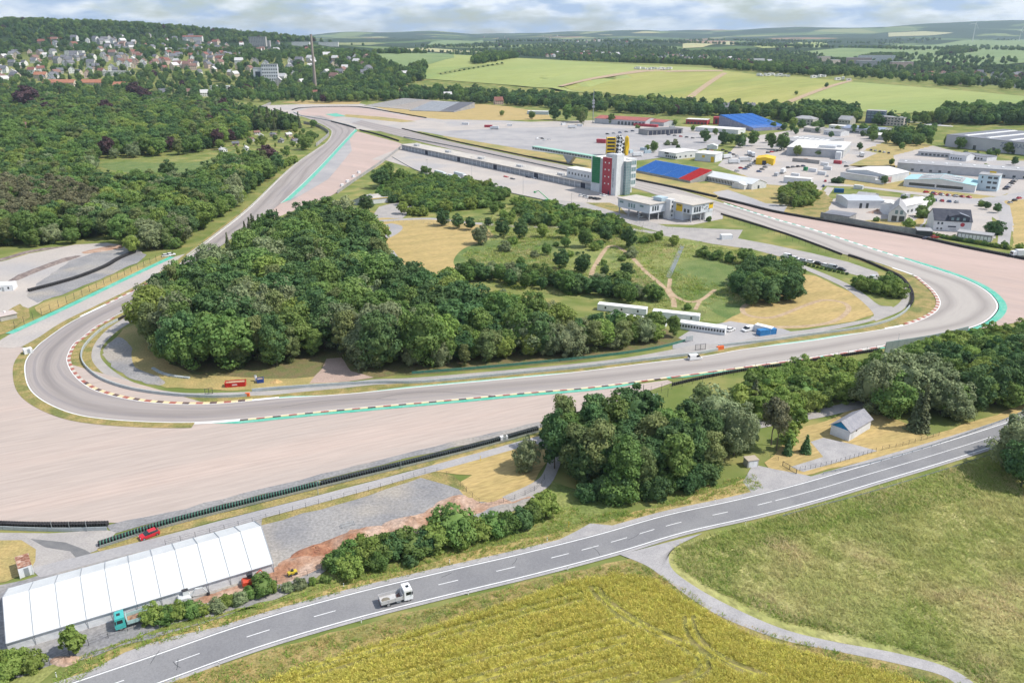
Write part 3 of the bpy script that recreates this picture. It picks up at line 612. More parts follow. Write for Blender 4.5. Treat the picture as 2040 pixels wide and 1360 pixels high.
def idx_on(K, px, py):
    g = G(px, py); return int(np.argmin((K[:, 0] - g.x) ** 2 + (K[:, 1] - g.y) ** 2))
def seg_o(p, q, step=1.5):
    i, j = idx_on(KO, *p), idx_on(KO, *q); return resample(to_f[min(i, j):max(i, j) + 1], step=step)
def seg_i(p, q, step=1.5):
    i, j = idx_on(KI, *p), idx_on(KI, *q); return resample(ti_f[min(i, j):max(i, j) + 1], step=step)
# grass rim outside the first hairpin, then the asphalt
s_ = seg_o((500, 413), (388, 842))
strip('grass_rim', s_, offset(s_, [-3.2] * len(s_)), M_VERGE)
ZT = next_z()
# pair the edges section by section so the surface follows the bend
def pair(pairs):
    A, B = [], []
    for (p, q), (u, v), n in pairs:
        a, b = resample(seg_o(p, q), n=n), resample(seg_i(u, v), n=n); A += a[:-1]; B += b[:-1]
    A.append(a[-1]); B.append(b[-1]); return A, B
PR = [((600, 231), (661, 264)), ((661, 264), (377, 510)), ((377, 510), (212, 607)), ((212, 607), (69, 695)), ((69, 695), (53, 763)), ((53, 763), (147, 825)), ((147, 825), (388, 842)), ((388, 842), (834, 802)), ((834, 802), (1481, 731)), ((1481, 731), (1760, 689)), ((1760, 689), (1963, 643)), ((1963, 643), (1976, 587)), ((1976, 587), (1815, 520)), ((1815, 520), (1540, 436)), ((1540, 436), (1060, 317)), ((1060, 317), (720, 240))]
PI_ = [((640, 231), (706, 256)), ((706, 256), (420, 505)), ((420, 505), (291, 597)), ((291, 597), (165, 672)), ((165, 672), (134, 719)), ((134, 719), (191, 778)), ((191, 778), (441, 804)), ((441, 804), (834, 771)), ((834, 771), (1487, 695)), ((1487, 695), (1720, 662)), ((1720, 662), (1840, 635)), ((1840, 635), (1860, 580)), ((1860, 580), (1780, 534)), ((1780, 534), (1540, 456)), ((1540, 456), (1100, 341)), ((1100, 341), (700, 246))]
NS = [14, 60, 30, 30, 14, 14, 30, 60, 70, 40, 30, 20, 30, 50, 70, 60]
A1, B1 = pair([(a, b, n) for a, b, n in zip(PR[:9], PI_[:9], NS[:9])])
A2, B2 = pair([(a, b, n) for a, b, n in zip(PR[9:], PI_[9:], NS[9:])])
track = strip('race_track', A1, B1, M_TRACK, ZT, label='grey asphalt race track sweeping through hairpin and lower straight')
strip('race_track', A2, B2, M_TRACK2, ZT, label='pale asphalt race track through right bend and start straight')
# runoff asphalt strips
s_ = seg_o((1740, 692), (1540, 436)); 
area('gravel_trap', [(1430, 398), (1480, 408), (1540, 424), (1634, 440), (1720, 455), (1829, 474), (1920, 494), (2080, 525), (2300, 560), (2300, 640), (2040, 640), (1975, 652), (1950, 655), (1985, 626), (1992, 607), (1977, 586), (1952, 569), (1920, 554), (1877, 539), (1815, 519), (1765, 504), (1690, 480), (1615, 456), (1540, 435)], M_GRAVEL2)
z1 = next_z()
def taper(n, w, t=10): return [w * min(1, i / t, (n - 1 - i) / t) for i in range(n)]
def paint(p, q, w, m, inner=False, side=None, t=8, z=None):
    s = (seg_i if inner else seg_o)(p, q); sg = (1 if inner else -1) if side is None else side
    return strip('run_off_paint', s, offset(s, [sg * v for v in taper(len(s), w, t)]), m, z or z1)
paint((388, 842), (1300, 756), 2.6, M_GREENP); paint((1290, 757), (1850, 672), 1.8, M_GREENP)
paint((1840, 674), (1700, 484), 2.7, M_GREENP, t=30); paint((1720, 490), (1440, 405), 1.3, M_GREENP2)
paint((703, 258), (560, 405), 3.4, M_GREENP, inner=True); 
s_ = seg_i((690, 277), (560, 405)); strip('run_off_asphalt', offset(s_, 3.4), offset(s_, [3.4 + v for v in taper(len(s_), 12, 60)]), M_PAVE_G, z1)
paint((650, 788), (505, 798), 1.0, M_GREENP2, inner=True); paint((1150, 741), (720, 782), .8, M_GREENP2, inner=True); paint((1720, 662), (1500, 694), .9, M_GREENP2, inner=True)
paint((291, 597), (235, 627), .9, M_GREENP2, inner=True)
area('run_off_paint', [(648, 228), (670, 226), (690, 232), (668, 233)], M_GREENP)
# green asphalt strip beside the far approach
path_strip('run_off_paint', [(18, 665), (120, 618), (220, 570), (300, 532), (343, 512)], 3.0, M_GREENP)
z2 = next_z()
def line(s, w=.28, sg=1): strip('track_line', s, offset(s, sg * w), M_WHITE, z2, parent=track)
line(seg_o((600, 231), (377, 510))); line(seg_o((377, 510), (476, 836)), .3); line(seg_o((476, 836), (1481, 731)), .22); line(seg_o((1481, 731), (1440, 405)), .35)
line(seg_i((706, 256), (560, 405)), .3, -1); line(seg_i((300, 590), (560, 793)), .22, -1); line(seg_i((560, 793), (1487, 695)), .3, -1); line(seg_i((1487, 695), (1740, 521)), .3, -1)
line(seg_o((476, 836), (388, 842)), 1.0, -1); line(seg_o((1870, 668), (1815, 520)), .9)
line(seg_i((560, 793), (506, 798)), .9, 1); line(seg_i((1820, 548), (1780, 534)), .8, 1); line(seg_i((1800, 648), (1765, 655)), .8, 1)
line(seg_o((212, 607), (165, 632)), .9, -1)
# tyre marks left by racing bikes
for (p, q, off) in (((700, 800), (900, 783), -6), ((720, 797), (1000, 775), -5)):
    c = catmull([G(750, 795), G(800, 785), G(860, 781), G(930, 784), G(985, 790)], 10) if off == -6 else catmull([G(560, 812), G(640, 800), G(720, 796), G(790, 797)], 10)
    strip('tyre_mark', c, offset(c, .28), mat('tyre_mark', (.17, .155, .16)), z2, parent=track)
M_KW = mat('kerb_cream', (.55, .50, .43), (.46, .42, .37), scale=.8, rough=.7)
# ---- kerbs: block by block
def kerb(name, s, w, sg, cols, label, block=2.2):
    e = empty(name, s[0]); e.location = (0, 0, 0); tag(e, label, 'kerb', 'striped kerbs of the race track')
    c = resample(s, step=block); meshes = {}
    for i in range(len(c) - 1):
        a, b = c[i], c[i + 1]; d = (b - a); L = d.length
        m = cols[i % len(cols)]
        if m.name not in meshes:
            mb = MB(); q = block * .5
            mb.extx([(0, 0), (w, 0), (w, .11), (w * .6, .10), (0, .02)], -q, q); meshes[m.name] = mb.mesh('kerb_block', m)
        o = add_obj('block', meshes[m.name], e); o.location = ((a.x + b.x) / 2, (a.y + b.y) / 2, z2 + .002 - .001 * (i % 2)); o.rotation_euler = (0, 0, math.atan2(d.y, d.x) + (math.pi if sg < 0 else 0))
    return e
kerb('track_kerb', seg_i((224, 633), (165, 763)), 1.05, 1, [M_RED, M_KW], 'red and white kerb round the inside of the left hairpin')
kerb('track_kerb', seg_i((168, 764), (506, 798)), 1.2, 1, [M_BLK, M_YEL, M_RED, M_YEL], 'black red and yellow kerb at the exit of the left hairpin', 2.0)
kerb('track_kerb', seg_o((476, 836), (1330, 752)), 1.0, -1, [M_BLK, M_YEL, M_RED, M_YEL], 'long black red and yellow kerb on the lower edge of the straight', 2.2)
kerb('track_kerb', seg_o((1335, 751), (1630, 711)), 1.1, -1, [M_RED, M_YEL], 'red and cream kerb beside the green strip past the silver van', 3.2)
kerb('track_kerb', seg_o((1640, 710), (1855, 671)), 1.1, -1, [M_RED, M_KW], 'red and white kerb running behind the green screen wall', 3.2)
kerb('track_kerb', seg_i((1820, 549), (1805, 647)), 1.3, 1, [M_RED, M_KW], 'red and white kerb round the inside of the right bend', 2.0)
kerb('track_kerb', seg_o((1812, 519), (1440, 405)), 1.0, -1, [M_GREENP, M_WHITE], 'green and white dashed kerb along the start straight exit', 3.4)
kerb('track_kerb', seg_o((350, 531), (214, 606)), .9, -1, [M_RED, M_KW], 'red and white kerb on the approach beside the left wood', 2.6)
# ================================================================== trees: kinds, then where they stand
LEAF = {k: mat('leaf_' + k, c, d, scale=.30, rough=.7, coords='object', rnd_amt=r, transl=t, spec=.2, contrast=(.42, .58)) for k, c, d, r, t in (
 ('mid', (0.139, 0.234, 0.063), (0.206, 0.302, 0.088), .20, .34), ('dark', (0.085, 0.162, 0.062), (0.127, 0.211, 0.074), .20, .3), ('light', (0.230, 0.322, 0.076), (0.304, 0.387, 0.106), .16, .36),
 ('willow', (0.218, 0.270, 0.136), (0.286, 0.331, 0.172), .20, .3), ('birch', (0.187, 0.240, 0.088), (0.243, 0.289, 0.112), .22, .32), ('copper', (0.075, 0.044, 0.053), (0.103, 0.056, 0.059), .2, .1),
 ('spruce', (0.088, 0.113, 0.057), (0.127, 0.148, 0.071), .25, .1), ('pine', (0.152, 0.153, 0.084), (0.194, 0.191, 0.101), .25, .12))}
M_BARK = mat('bark', (.10, .08, .06), (.15, .125, .10), scale=2.0, rough=.95, coords='object')
M_BARKW = mat('bark_birch', (.42, .39, .34), (.25, .22, .19), scale=2.0, rough=.9, coords='object')

def quads_mesh(name, c, nrm, size, m, extra=None, aspect=1.0):
    """leaf-sized faces at c facing nrm"""
    n = len(c); t = npr.normal(size=(n, 3)); t -= (t * nrm).sum(1, keepdims=True) * nrm; t /= np.linalg.norm(t, axis=1, keepdims=True) + 1e-9
    b = np.cross(nrm, t); s = size[:, None] * .5
    bend = nrm * s * .35
    v = np.stack([c - t * s * aspect - b * s - bend, c + t * s * aspect - b * s * .8, c + t * s * aspect * .9 + b * s - bend, c - t * s * aspect + b * s * .9], 1).reshape(-1, 3)
    f = np.arange(n * 4).reshape(n, 4)
    loops = f.ravel(); starts = np.arange(n) * 4; tot = np.full(n, 4)
    if extra is not None:
        ev, ef = extra; ef = np.asarray(ef) + len(v); v = np.concatenate([v, ev]); loops = np.concatenate([loops, ef.ravel()])
        starts = np.concatenate([starts, n * 4 + np.arange(len(ef)) * 3]); tot = np.concatenate([tot, np.full(len(ef), 3)])
    me = bpy.data.meshes.new(name); me.vertices.add(len(v)); me.vertices.foreach_set('co', v.astype(np.float32).ravel())
    me.loops.add(len(loops)); me.loops.foreach_set('vertex_index', loops.astype(np.int32))
    me.polygons.add(len(starts)); me.polygons.foreach_set('loop_start', starts.astype(np.int32))
    me.materials.append(m); me.update(calc_edges=True); me.validate(); return me
def ico(sub=2):
    bm = bmesh.new(); bmesh.ops.create_icosphere(bm, subdivisions=sub, radius=1.0)
    v = np.array([tuple(x.co) for x in bm.verts]); f = np.array([[x.index for x in p.verts] for p in bm.faces]); bm.free(); return v, f
ICO = ico(2)
def unit(n, up=0.0):
    d = npr.normal(size=(n, 3)); d[:, 2] += up; return d / np.linalg.norm(d, axis=1, keepdims=True)
def crown_broad(ht, rx, base, nclump, per, leaf, lumps=.16, core=.70, droop=0.0, cone=0.0):
    """crown of leaf clumps: from height base*ht to ht, half width rx*ht"""
    cz = ht * (1 + base) / 2; rz = ht * (1 - base) / 2; R_ = rx * ht
    d = unit(nclump * 3, .25); 
    # keep well spread directions
    keep = [0]
    for i in range(1, len(d)):
        if len(keep) >= nclump: break
        if (d[keep] @ d[i]).max() < math.cos(1.55 / math.sqrt(nclump) * 1.15): keep.append(i)
    while len(keep) < nclump: keep.append(npr.integers(len(d)))
    d = d[keep[:nclump]]
    fac = npr.uniform(.52, 1.08, nclump); w = 1 - cone * np.clip(d[:, 2], -.2, 1)
    cc = d * np.array([R_, R_, rz]) * fac[:, None]; cc[:, :2] *= w[:, None]; cc[:, 2] += cz
    cr = ht * lumps * npr.uniform(.6, 1.4, nclump)
    k = np.repeat(np.arange(nclump), per); dd = unit(len(k), .45) 
    out = d[k] * .55 + dd; out /= np.linalg.norm(out, axis=1, keepdims=True)
    pos = cc[k] + out * (cr[k] * npr.uniform(.55, 1.08, len(k)))[:, None] * np.array([1, 1, .8])
    pos[:, 2] -= droop * ht * npr.uniform(0, .12, len(k))
    nrm = out + npr.normal(scale=.42, size=out.shape); nrm /= np.linalg.norm(nrm, axis=1, keepdims=True)
    v, f = ICO; jit = 1 + .13 * np.sin(v @ np.array([5.1, 3.3, 4.2]) + 1.7) 
    ev = v * np.array([R_, R_, rz]) * core * jit[:, None]; ev[:, :2] *= (1 - cone * np.clip(v[:, 2], -.2, 1))[:, None]; ev[:, 2] += cz
    size = npr.uniform(.7, 1.3, len(k)) * leaf
    return pos, nrm, size, (ev, f)
def crown_conifer(ht, r, base, leaf, levels=24):
    P, N, S = [], [], []
    for L in range(levels):
        t = L / (levels - 1); z = ht * (base + (1 - base) * t); rr = r * ht * (1 - t) ** .85 + .12
        nb = max(4, int(11 * (1 - t) + 4)); a0 = npr.uniform(0, 6.28)
        for j in range(nb):
            a = a0 + 6.283 * j / nb + npr.uniform(-.2, .2); ln = rr * npr.uniform(.75, 1.12)
            m = max(2, int(ln / (leaf * .5)))
            for q in range(m):
                u = (q + .6) / m
                for _ in range(2):
                    P.append((math.cos(a) * ln * u + npr.normal() * leaf * .22, math.sin(a) * ln * u + npr.normal() * leaf * .22, z - ln * u * .34 + npr.normal() * .1)); 
                    nn = np.array([math.cos(a) * .55, math.sin(a) * .55, .8]) + npr.normal(scale=.3, size=3); N.append(nn / np.linalg.norm(nn)); S.append(leaf * npr.uniform(.7, 1.2))
    return np.array(P), np.array(N), np.array(S), None
def trunk_mesh(name, ht, r, m, top=.7, limbs=4, spread=.2):
    mb = MB(); lean = [(0, 0, -.2), (ht * .01, 0, ht * .25), (-ht * .008, ht * .01, ht * .5), (0, 0, ht * top)]
    mb.tube(lean, r, 7, r * .35)
    for i in range(limbs):
        a = 6.283 * i / limbs + npr.uniform(-.4, .4); z0 = ht * npr.uniform(.28, .5)
        mb.tube([(0, 0, z0), (math.cos(a) * ht * spread * .5, math.sin(a) * ht * spread * .5, z0 + ht * .1), (math.cos(a) * ht * spread, math.sin(a) * ht * spread, z0 + ht * .26)], r * .42, 5, r * .12)
    return mb.mesh(name, m)
PROTO = {}     # kind -> list of (crown mesh, trunk mesh, nominal height)
def proto(kind, leafm, ht, crownf, bark=M_BARK, tr=.25, spread=.2, n=2, limbs=4):
    for _ in range(n):
        P, N, S, E = crownf()
        PROTO.setdefault(kind, []).append((quads_mesh('crown', P, N, S, LEAF[leafm], E), trunk_mesh('trunk', ht, tr, bark, limbs=limbs, spread=spread), ht))
for lm, n in (('mid', 3), ('dark', 3), ('light', 2), ('birch', 1)):
    proto('round_' + lm, lm, 14, lambda: crown_broad(14, .36, .14, 46, 120, .50, .135, .68), n=n)
    proto('tall_' + lm, lm, 17, lambda: crown_broad(17, .235, .12, 46, 120, .48, .105, .66, cone=.25), n=max(1, n - 1))
proto('willow', 'willow', 11, lambda: crown_broad(11, .42, .06, 46, 130, .36, .135, .72, droop=.6), n=3)
proto('tallwillow', 'willow', 15, lambda: crown_broad(15, .30, .08, 46, 130, .38, .12, .70, droop=.5), n=2)
proto('copper', 'copper', 14, lambda: crown_broad(14, .33, .14, 42, 90, .55, .135, .70), n=1)
proto('spruce', 'spruce', 16, lambda: crown_conifer(16, .20, .10, .75), limbs=0, n=2)
proto('pine', 'pine', 16, lambda: crown_broad(16, .19, .42, 26, 95, .45, .105, .42), tr=.22, limbs=5, spread=.12, n=2)
proto('sapling', 'light', 5, lambda: crown_broad(5, .27, .16, 22, 46, .34, .13, .5, cone=.3), tr=.08, n=1)
proto('fir', 'dark', 5, lambda: crown_conifer(5, .26, .12, .36, 16), tr=.09, limbs=0, n=1)
for lm, n in (('mid', 2), ('light', 2), ('dark', 1), ('willow', 1)):
    proto('shrub_' + lm, lm, 4, lambda: crown_broad(4, .62, -.12, 34, 110, .27, .22, .74), tr=.07, spread=.35, n=n)

TREES = []    # (x, y, kind, height, zone)
def tree_px(bx, by, top, kind, zone):
    p = T(bx, by); d = Vector((p.x, p.y, 0)).normalized(); h = max(1.0, height_at(p, top)); k = .55 if kind.startswith('shrub') else .30 if kind.startswith('round') or 'willow' in kind else .16
    q = p + d * h * k; h = max(1.0, height_at(q, top) * (.93 if kind.startswith('shrub') else .97)); TREES.append((q.x, q.y, kind, h, zone))
def poly_w(px): return [tuple(T(*p)[:2]) for p in px]
def pick(mix):
    t = sum(w for _, w in mix); r = rnd.uniform(0, t)
    for k, w in mix:
        r -= w
        if r <= 0: return k
    return mix[-1][0]
def zone(name, px, space, hts, mix, holes=(), jit=.42, prob=1.0, world=None, cond=None):
    poly = world or poly_w(px); hl = [poly_w(h) for h in holes]
    xs = [p[0] for p in poly]; ys = [p[1] for p in poly]
    gx = np.arange(min(xs), max(xs), space); gy = np.arange(min(ys), max(ys), space * .87); n = 0
    for j, y in enumerate(gy):
        x = gx + (space / 2 if j % 2 else 0) + npr.uniform(-jit, jit, len(gx)) * space; yy = y + npr.uniform(-jit, jit, len(gx)) * space
        ok = in_poly(x, yy, poly)
        for h in hl: ok &= ~in_poly(x, yy, h)
        ok &= npr.uniform(size=len(gx)) < prob
        for X, Y in zip(x[ok], yy[ok]):
            if cond and not cond(X, Y): continue
            TREES.append((float(X), float(Y), pick(mix), rnd.uniform(*hts), name))
WOODMIX = [('round_mid', 4), ('round_dark', 4), ('tall_mid', 3), ('tall_dark', 3), ('round_light', 1.3), ('tall_birch', 1.6), ('willow', .7), ('tallwillow', .5)]
# the wood inside the hairpin
zone('hairpin wood', [(300, 700), (325, 726), (355, 740), (470, 750), (590, 745), (625, 715), (650, 700), (668, 695), (690, 728), (760, 738), (900, 730), (1050, 715), (1180, 702), (1280, 688), (1338, 672), (1250, 668), (1150, 655), (1050, 640), (930, 625), (860, 600), (775, 565), (765, 510), (700, 460), (620, 445), (520, 508), (430, 562), (365, 600), (302, 660)], 7.0, (10, 19.5), WOODMIX)
zone('hairpin wood edge', [(700, 730), (760, 740), (900, 732), (1050, 717), (1180, 704), (1290, 688), (1345, 672), (1345, 660), (1240, 676), (1050, 700), (900, 715), (720, 722)], 5.0, (7, 11), [('tall_birch', 2), ('round_light', 2), ('tall_mid', 2), ('willow', 2)])
for a in ((372, 575, 517, 'spruce'), (330, 600, 560, 'spruce'), (404, 575, 530, 'spruce'), (505, 470, 425, 'spruce'), (518, 472, 432, 'spruce'), (490, 478, 440, 'spruce'), (455, 500, 462, 'spruce')):
    tree_px(*a, 'hairpin wood')
for x in range(500, 560, 9): tree_px(x, 478 - (x - 500) * .5, 432 - (x - 500) * .3, 'spruce', 'hairpin wood')
# the wood beyond the approach
HOLES = [[(185, 372), (195, 318), (340, 312), (440, 300), (480, 298), (430, 352), (360, 385), (250, 380)], [(430, 325), (470, 285), (520, 262), (600, 262), (640, 275), (590, 312), (520, 330), (470, 345)]]
zone('approach wood', [(-80, 505), (60, 497), (150, 485), (225, 480), (255, 492), (290, 503), (345, 496), (420, 450), (500, 390), (560, 338), (500, 335), (440, 330), (300, 330), (-80, 330)], 8.0, (8, 16), [('round_mid', 4), ('round_dark', 3), ('tall_mid', 3), ('round_light', 2), ('tall_birch', 2), ('willow', 1)], HOLES, cond=lambda x, y: not (x < -120 and 100 < project(x, y, 0)[1] - 330 < 125 and project(x, y, 0)[0] < 190))
zone('pine stand', [(0, 470), (190, 455), (190, 425), (150, 395), (0, 400)], 9, (14, 18), [('pine', 1)])
zone('park trees', [(-120, 330), (300, 330), (430, 330), (560, 300), (600, 258), (540, 240), (490, 226), (420, 215), (300, 205), (150, 205), (-120, 200)], 11.5, (8, 18), [('round_mid', 5), ('round_dark', 5), ('tall_mid', 2), ('round_light', 2.2), ('tall_birch', 2), ('copper', .2), ('spruce', .5), ('willow', .5)], HOLES)
zone('garden trees', [(430, 325), (470, 285), (520, 262), (600, 262), (640, 275), (590, 312), (520, 330), (470, 345)], 13, (3, 7), [('round_light', 2), ('round_mid', 2), ('sapling', 2)], prob=.75)
for a in ((536, 257, 212), (520, 258, 214), (552, 256, 216), (563, 255, 214), (575, 255, 222), (585, 256, 228), (596, 256, 222), (510, 258, 220), (545, 257, 218)): tree_px(*a, 'spruce', 'spruce row by the far bend')
for a in ((535, 330, 290, 'copper'), (55, 225, 172, 'copper'), (275, 205, 165, 'copper'), (295, 210, 178, 'copper'), (215, 235, 200, 'copper'), (338, 362, 320, 'round_dark'), (265, 508, 468, 'round_light')): tree_px(*a, 'park trees')
# hedge of young growth beside the approach wall
for i in range(26):
    t = i / 25; x = 350 + t * 240; y = 496 - 168 * t - 14 * math.sin(t * 3.1)
    TREES.append((*G(x - 6, y - 2)[:2], rnd.choice(['shrub_light', 'shrub_mid']), rnd.uniform(3.5, 6), 'scrub along the approach wall'))
for a in ((610, 300, 268, 'round_mid'), (620, 285, 262, 'round_mid'), (625, 255, 238, 'round_mid')): tree_px(*a, 'scrub along the approach wall')
# copse beside the country road
zone('roadside copse', [(1104, 950), (1128, 984), (1185, 998), (1290, 985), (1390, 960), (1436, 938), (1445, 910), (1400, 895), (1280, 875), (1180, 880), (1110, 905), (1090, 930)], 5.2, (10.5, 16.5), [('tall_dark', 6), ('round_dark', 1), ('tall_mid', 3), ('tall_birch', .4)])
zone('roadside copse', [(1125, 988), (1180, 1010), (1290, 998), (1380, 975), (1440, 948), (1430, 938), (1300, 975), (1180, 990)], 4.0, (4, 7), [('shrub_dark', 3), ('shrub_mid', 2)])
for a in ((1460, 925, 800, 'tallwillow'), (1420, 900, 775, 'tallwillow'), (1480, 905, 825, 'tallwillow'), (1390, 880, 770, 'tall_birch'), (1122, 905, 790, 'tall_birch'), (1104, 880, 835, 'willow'), (1048, 948, 872, 'willow'), (1500, 815, 755, 'spruce'), (1535, 895, 785, 'pine'), (1545, 905, 800, 'pine'), (1150, 960, 850, 'tall_birch')):
    tree_px(*a, 'trees beside the copse')
for a in ((1592, 860, 815), (1570, 885, 840), (1566, 900, 858)): tree_px(*a, 'sapling', 'young trees on the house plot')
for a in ((1604, 905, 866), (1568, 908, 872)): tree_px(*a, 'fir', 'young trees on the house plot')
# thicket below the lower straight
zone('thicket below the straight', [(1470, 810), (1480, 785), (1560, 762), (1650, 745), (1700, 750), (1705, 790), (1660, 812), (1560, 832), (1500, 838)], 4.4, (4.5, 7), [('shrub_light', 3), ('shrub_mid', 2), ('round_light', 2)])
zone('thicket below the straight', [(1700, 800), (1720, 770), (1800, 745), (1900, 725), (2100, 690), (2160, 770), (2000, 820), (1880, 842), (1800, 838), (1745, 825)], 6.2, (7, 12), [('round_mid', 4), ('round_dark', 2), ('round_light', 2), ('willow', 1)])
zone('thicket below the straight', [(1790, 720), (1900, 690), (1975, 672), (2100, 660), (2120, 690), (1900, 725), (1800, 745)], 4.5, (3.5, 6), [('shrub_light', 3), ('shrub_mid', 3)])
for a in ((1730, 835, 715, 'tallwillow'), (1780, 830, 705, 'willow'), (1830, 825, 710, 'willow'), (1870, 835, 745, 'willow'), (1760, 820, 752, 'spruce'), (1830, 865, 765, 'spruce'), (1820, 862, 780, 'spruce'), (1965, 672, 640, 'spruce'), (1930, 832, 735, 'round_dark'), (1980, 815, 722, 'round_dark'), (2030, 800, 712, 'round_dark'), (1895, 838, 770, 'round_mid')):
    tree_px(*a, 'thicket below the straight')
for a in ((2012, 955, 838, 'willow'), (2045, 930, 820, 'willow'), (2030, 985, 880, 'round_dark')): tree_px(*a, 'trees at the road end')
# shrubs along the fence above the country road
for a in ((10, 1358, 1300), (45, 1356, 1298), (75, 1352, 1302), (20, 1375, 1320), (-15, 1372, 1310)): tree_px(*a, 'shrub_light', 'hedge beside the marquee')
tree_px(148, 1308, 1252, 'sapling', 'hedge beside the marquee'); tree_px(158, 1304, 1262, 'sapling', 'hedge beside the marquee')
for (x, y, t, k) in ((310, 1260, 1207, 'light'), (335, 1252, 1212, 'mid'), (360, 1245, 1203, 'light'), (385, 1240, 1200, 'mid'), (410, 1235, 1205, 'light'), (435, 1228, 1195, 'willow'), (455, 1222, 1185, 'light'), (480, 1215, 1182, 'willow'), (500, 1200, 1170, 'mid'), (528, 1195, 1148, 'mid'), (545, 1190, 1160, 'light'), (575, 1185, 1160, 'willow'), (600, 1180, 1152, 'willow'), (625, 1172, 1150, 'light'), (650, 1168, 1145, 'mid')):
    tree_px(x, y, t, 'shrub_' + k, 'hedge beside the marquee')
for i, (x, y, t) in enumerate(((680, 1155, 1095), (705, 1152, 1085), (735, 1147, 1070), (765, 1140, 1068), (790, 1132, 1065), (820, 1128, 1060), (845, 1120, 1062), (870, 1112, 1045), (905, 1105, 1015), (890, 1100, 1040), (930, 1095, 1035), (955, 1088, 1040), (985, 1080, 1025), (1010, 1078, 1020), (1040, 1070, 1012), (1062, 1058, 1000), (1080, 1045, 985), (700, 1165, 1110), (755, 1150, 1100), (820, 1138, 1105), (920, 1110, 1060))):
    tree_px(x, y, t, rnd.choice(['shrub_mid', 'shrub_mid', 'shrub_light', 'shrub_dark']), 'hedge beside the site yard')
# paddock slope
zone('paddock slope scrub', [(758, 388), (790, 360), (860, 358), (950, 372), (1020, 392), (960, 415), (860, 425), (800, 405), (760, 402)], 4.6, (3.5, 6.5), [('shrub_mid', 3), ('shrub_light', 1), ('round_mid', 2), ('shrub_dark', 1)])
zone('paddock slope scrub', [(1060, 412), (1140, 425), (1240, 452), (1230, 468), (1130, 455), (1050, 445), (1040, 425)], 4.2, (3.5, 6.5), [('shrub_mid', 3), ('round_light', 1), ('shrub_light', 2), ('shrub_dark', 1)])
for a in ((760, 378, 335, 'round_dark'), (775, 372, 322, 'tall_mid'), (800, 370, 335, 'round_mid'), (730, 425, 388, 'round_dark'), (802, 428, 402, 'round_light'), (840, 432, 412, 'shrub_light'), (820, 430, 412, 'shrub_light'), (848, 345, 330, 'shrub_mid'), (985, 428, 402, 'round_mid')):
    tree_px(*a, 'paddock slope scrub')
zone('paddock slope scrub', [(960, 420), (1040, 400), (1130, 425), (1240, 455), (1330, 478), (1300, 490), (1150, 470), (1000, 450)], 11, (2.5, 5), [('shrub_light', 3), ('shrub_mid', 3), ('round_light', 1)], prob=.7)
zone('paddock slope scrub', [(1000, 480), (1100, 470), (1200, 500), (1320, 500), (1300, 540), (1180, 530), (1050, 530)], 17, (2, 4.5), [('shrub_light', 2), ('shrub_mid', 2), ('shrub_willow', 1)], prob=.6)
for a in ((882, 452, 416, 'round_dark'), (912, 457, 427, 'round_dark'), (937, 460, 433, 'round_dark'), (957, 490, 449, 'willow'), (972, 452, 433, 'round_dark'), (1000, 475, 436, 'round_dark'), (1037, 479, 438, 'round_dark'), (1005, 505, 482, 'shrub_willow'), (1081, 475, 445, 'round_light'), (1088, 511, 486, 'round_mid'), (1117, 540, 498, 'round_dark'), (1124, 477, 442, 'round_mid'), (1127, 495, 472, 'round_mid'), (1037, 533, 511, 'round_mid'), (1159, 548, 502, 'round_dark'), (1204, 551, 526, 'round_dark'), (1247, 556, 523, 'round_dark'), (1166, 496, 455, 'round_mid'), (1207, 486, 449, 'round_dark'), (1252, 497, 453, 'round_dark'), (1191, 496, 479, 'shrub_mid'), (1281, 487, 471, 'shrub_mid'), (1312, 480, 461, 'shrub_light'), (1342, 492, 469, 'round_light'), (1369, 619, 604, 'shrub_mid'), (1400, 514, 492, 'shrub_mid'), (1425, 520, 498, 'shrub_mid'), (1452, 526, 503, 'shrub_mid'), (1485, 530, 494, 'round_mid'), (1522, 519, 508, 'shrub_mid'), (1065, 515, 500, 'shrub_willow'), (1145, 470, 452, 'shrub_light'), (1412, 442, 430, 'shrub_mid'), (1600, 546, 535, 'shrub_mid')):
    tree_px(*a, 'scattered infield trees')
zone('infield hedge', [(860, 560), (940, 565), (1100, 580), (1180, 595), (1250, 605), (1320, 607), (1310, 592), (1200, 575), (1100, 562), (930, 545)], 5.4, (5, 8), [('round_mid', 3), ('round_dark', 3), ('shrub_mid', 2), ('willow', .6)])
zone('infield grove', [(1458, 590), (1490, 610), (1540, 612), (1585, 600), (1590, 570), (1560, 548), (1500, 555), (1462, 572)], 6.0, (8.5, 11), [('round_dark', 5), ('round_mid', 2)])
for a in ((1705, 575, 552), (1722, 582, 556), (1745, 590, 560), (1762, 590, 558), (1778, 595, 560), (1770, 578, 545), (1735, 570, 552), (1715, 560, 548)): tree_px(*a, rnd.choice(['shrub_light', 'shrub_mid']), 'shrubs inside the right bend')
for i in range(16): t = i / 15; tree_px(1562 + 125 * t, 519 + 29 * t, 513 + 29 * t, rnd.choice(['shrub_mid', 'shrub_dark']), 'hedge beside the parked row')
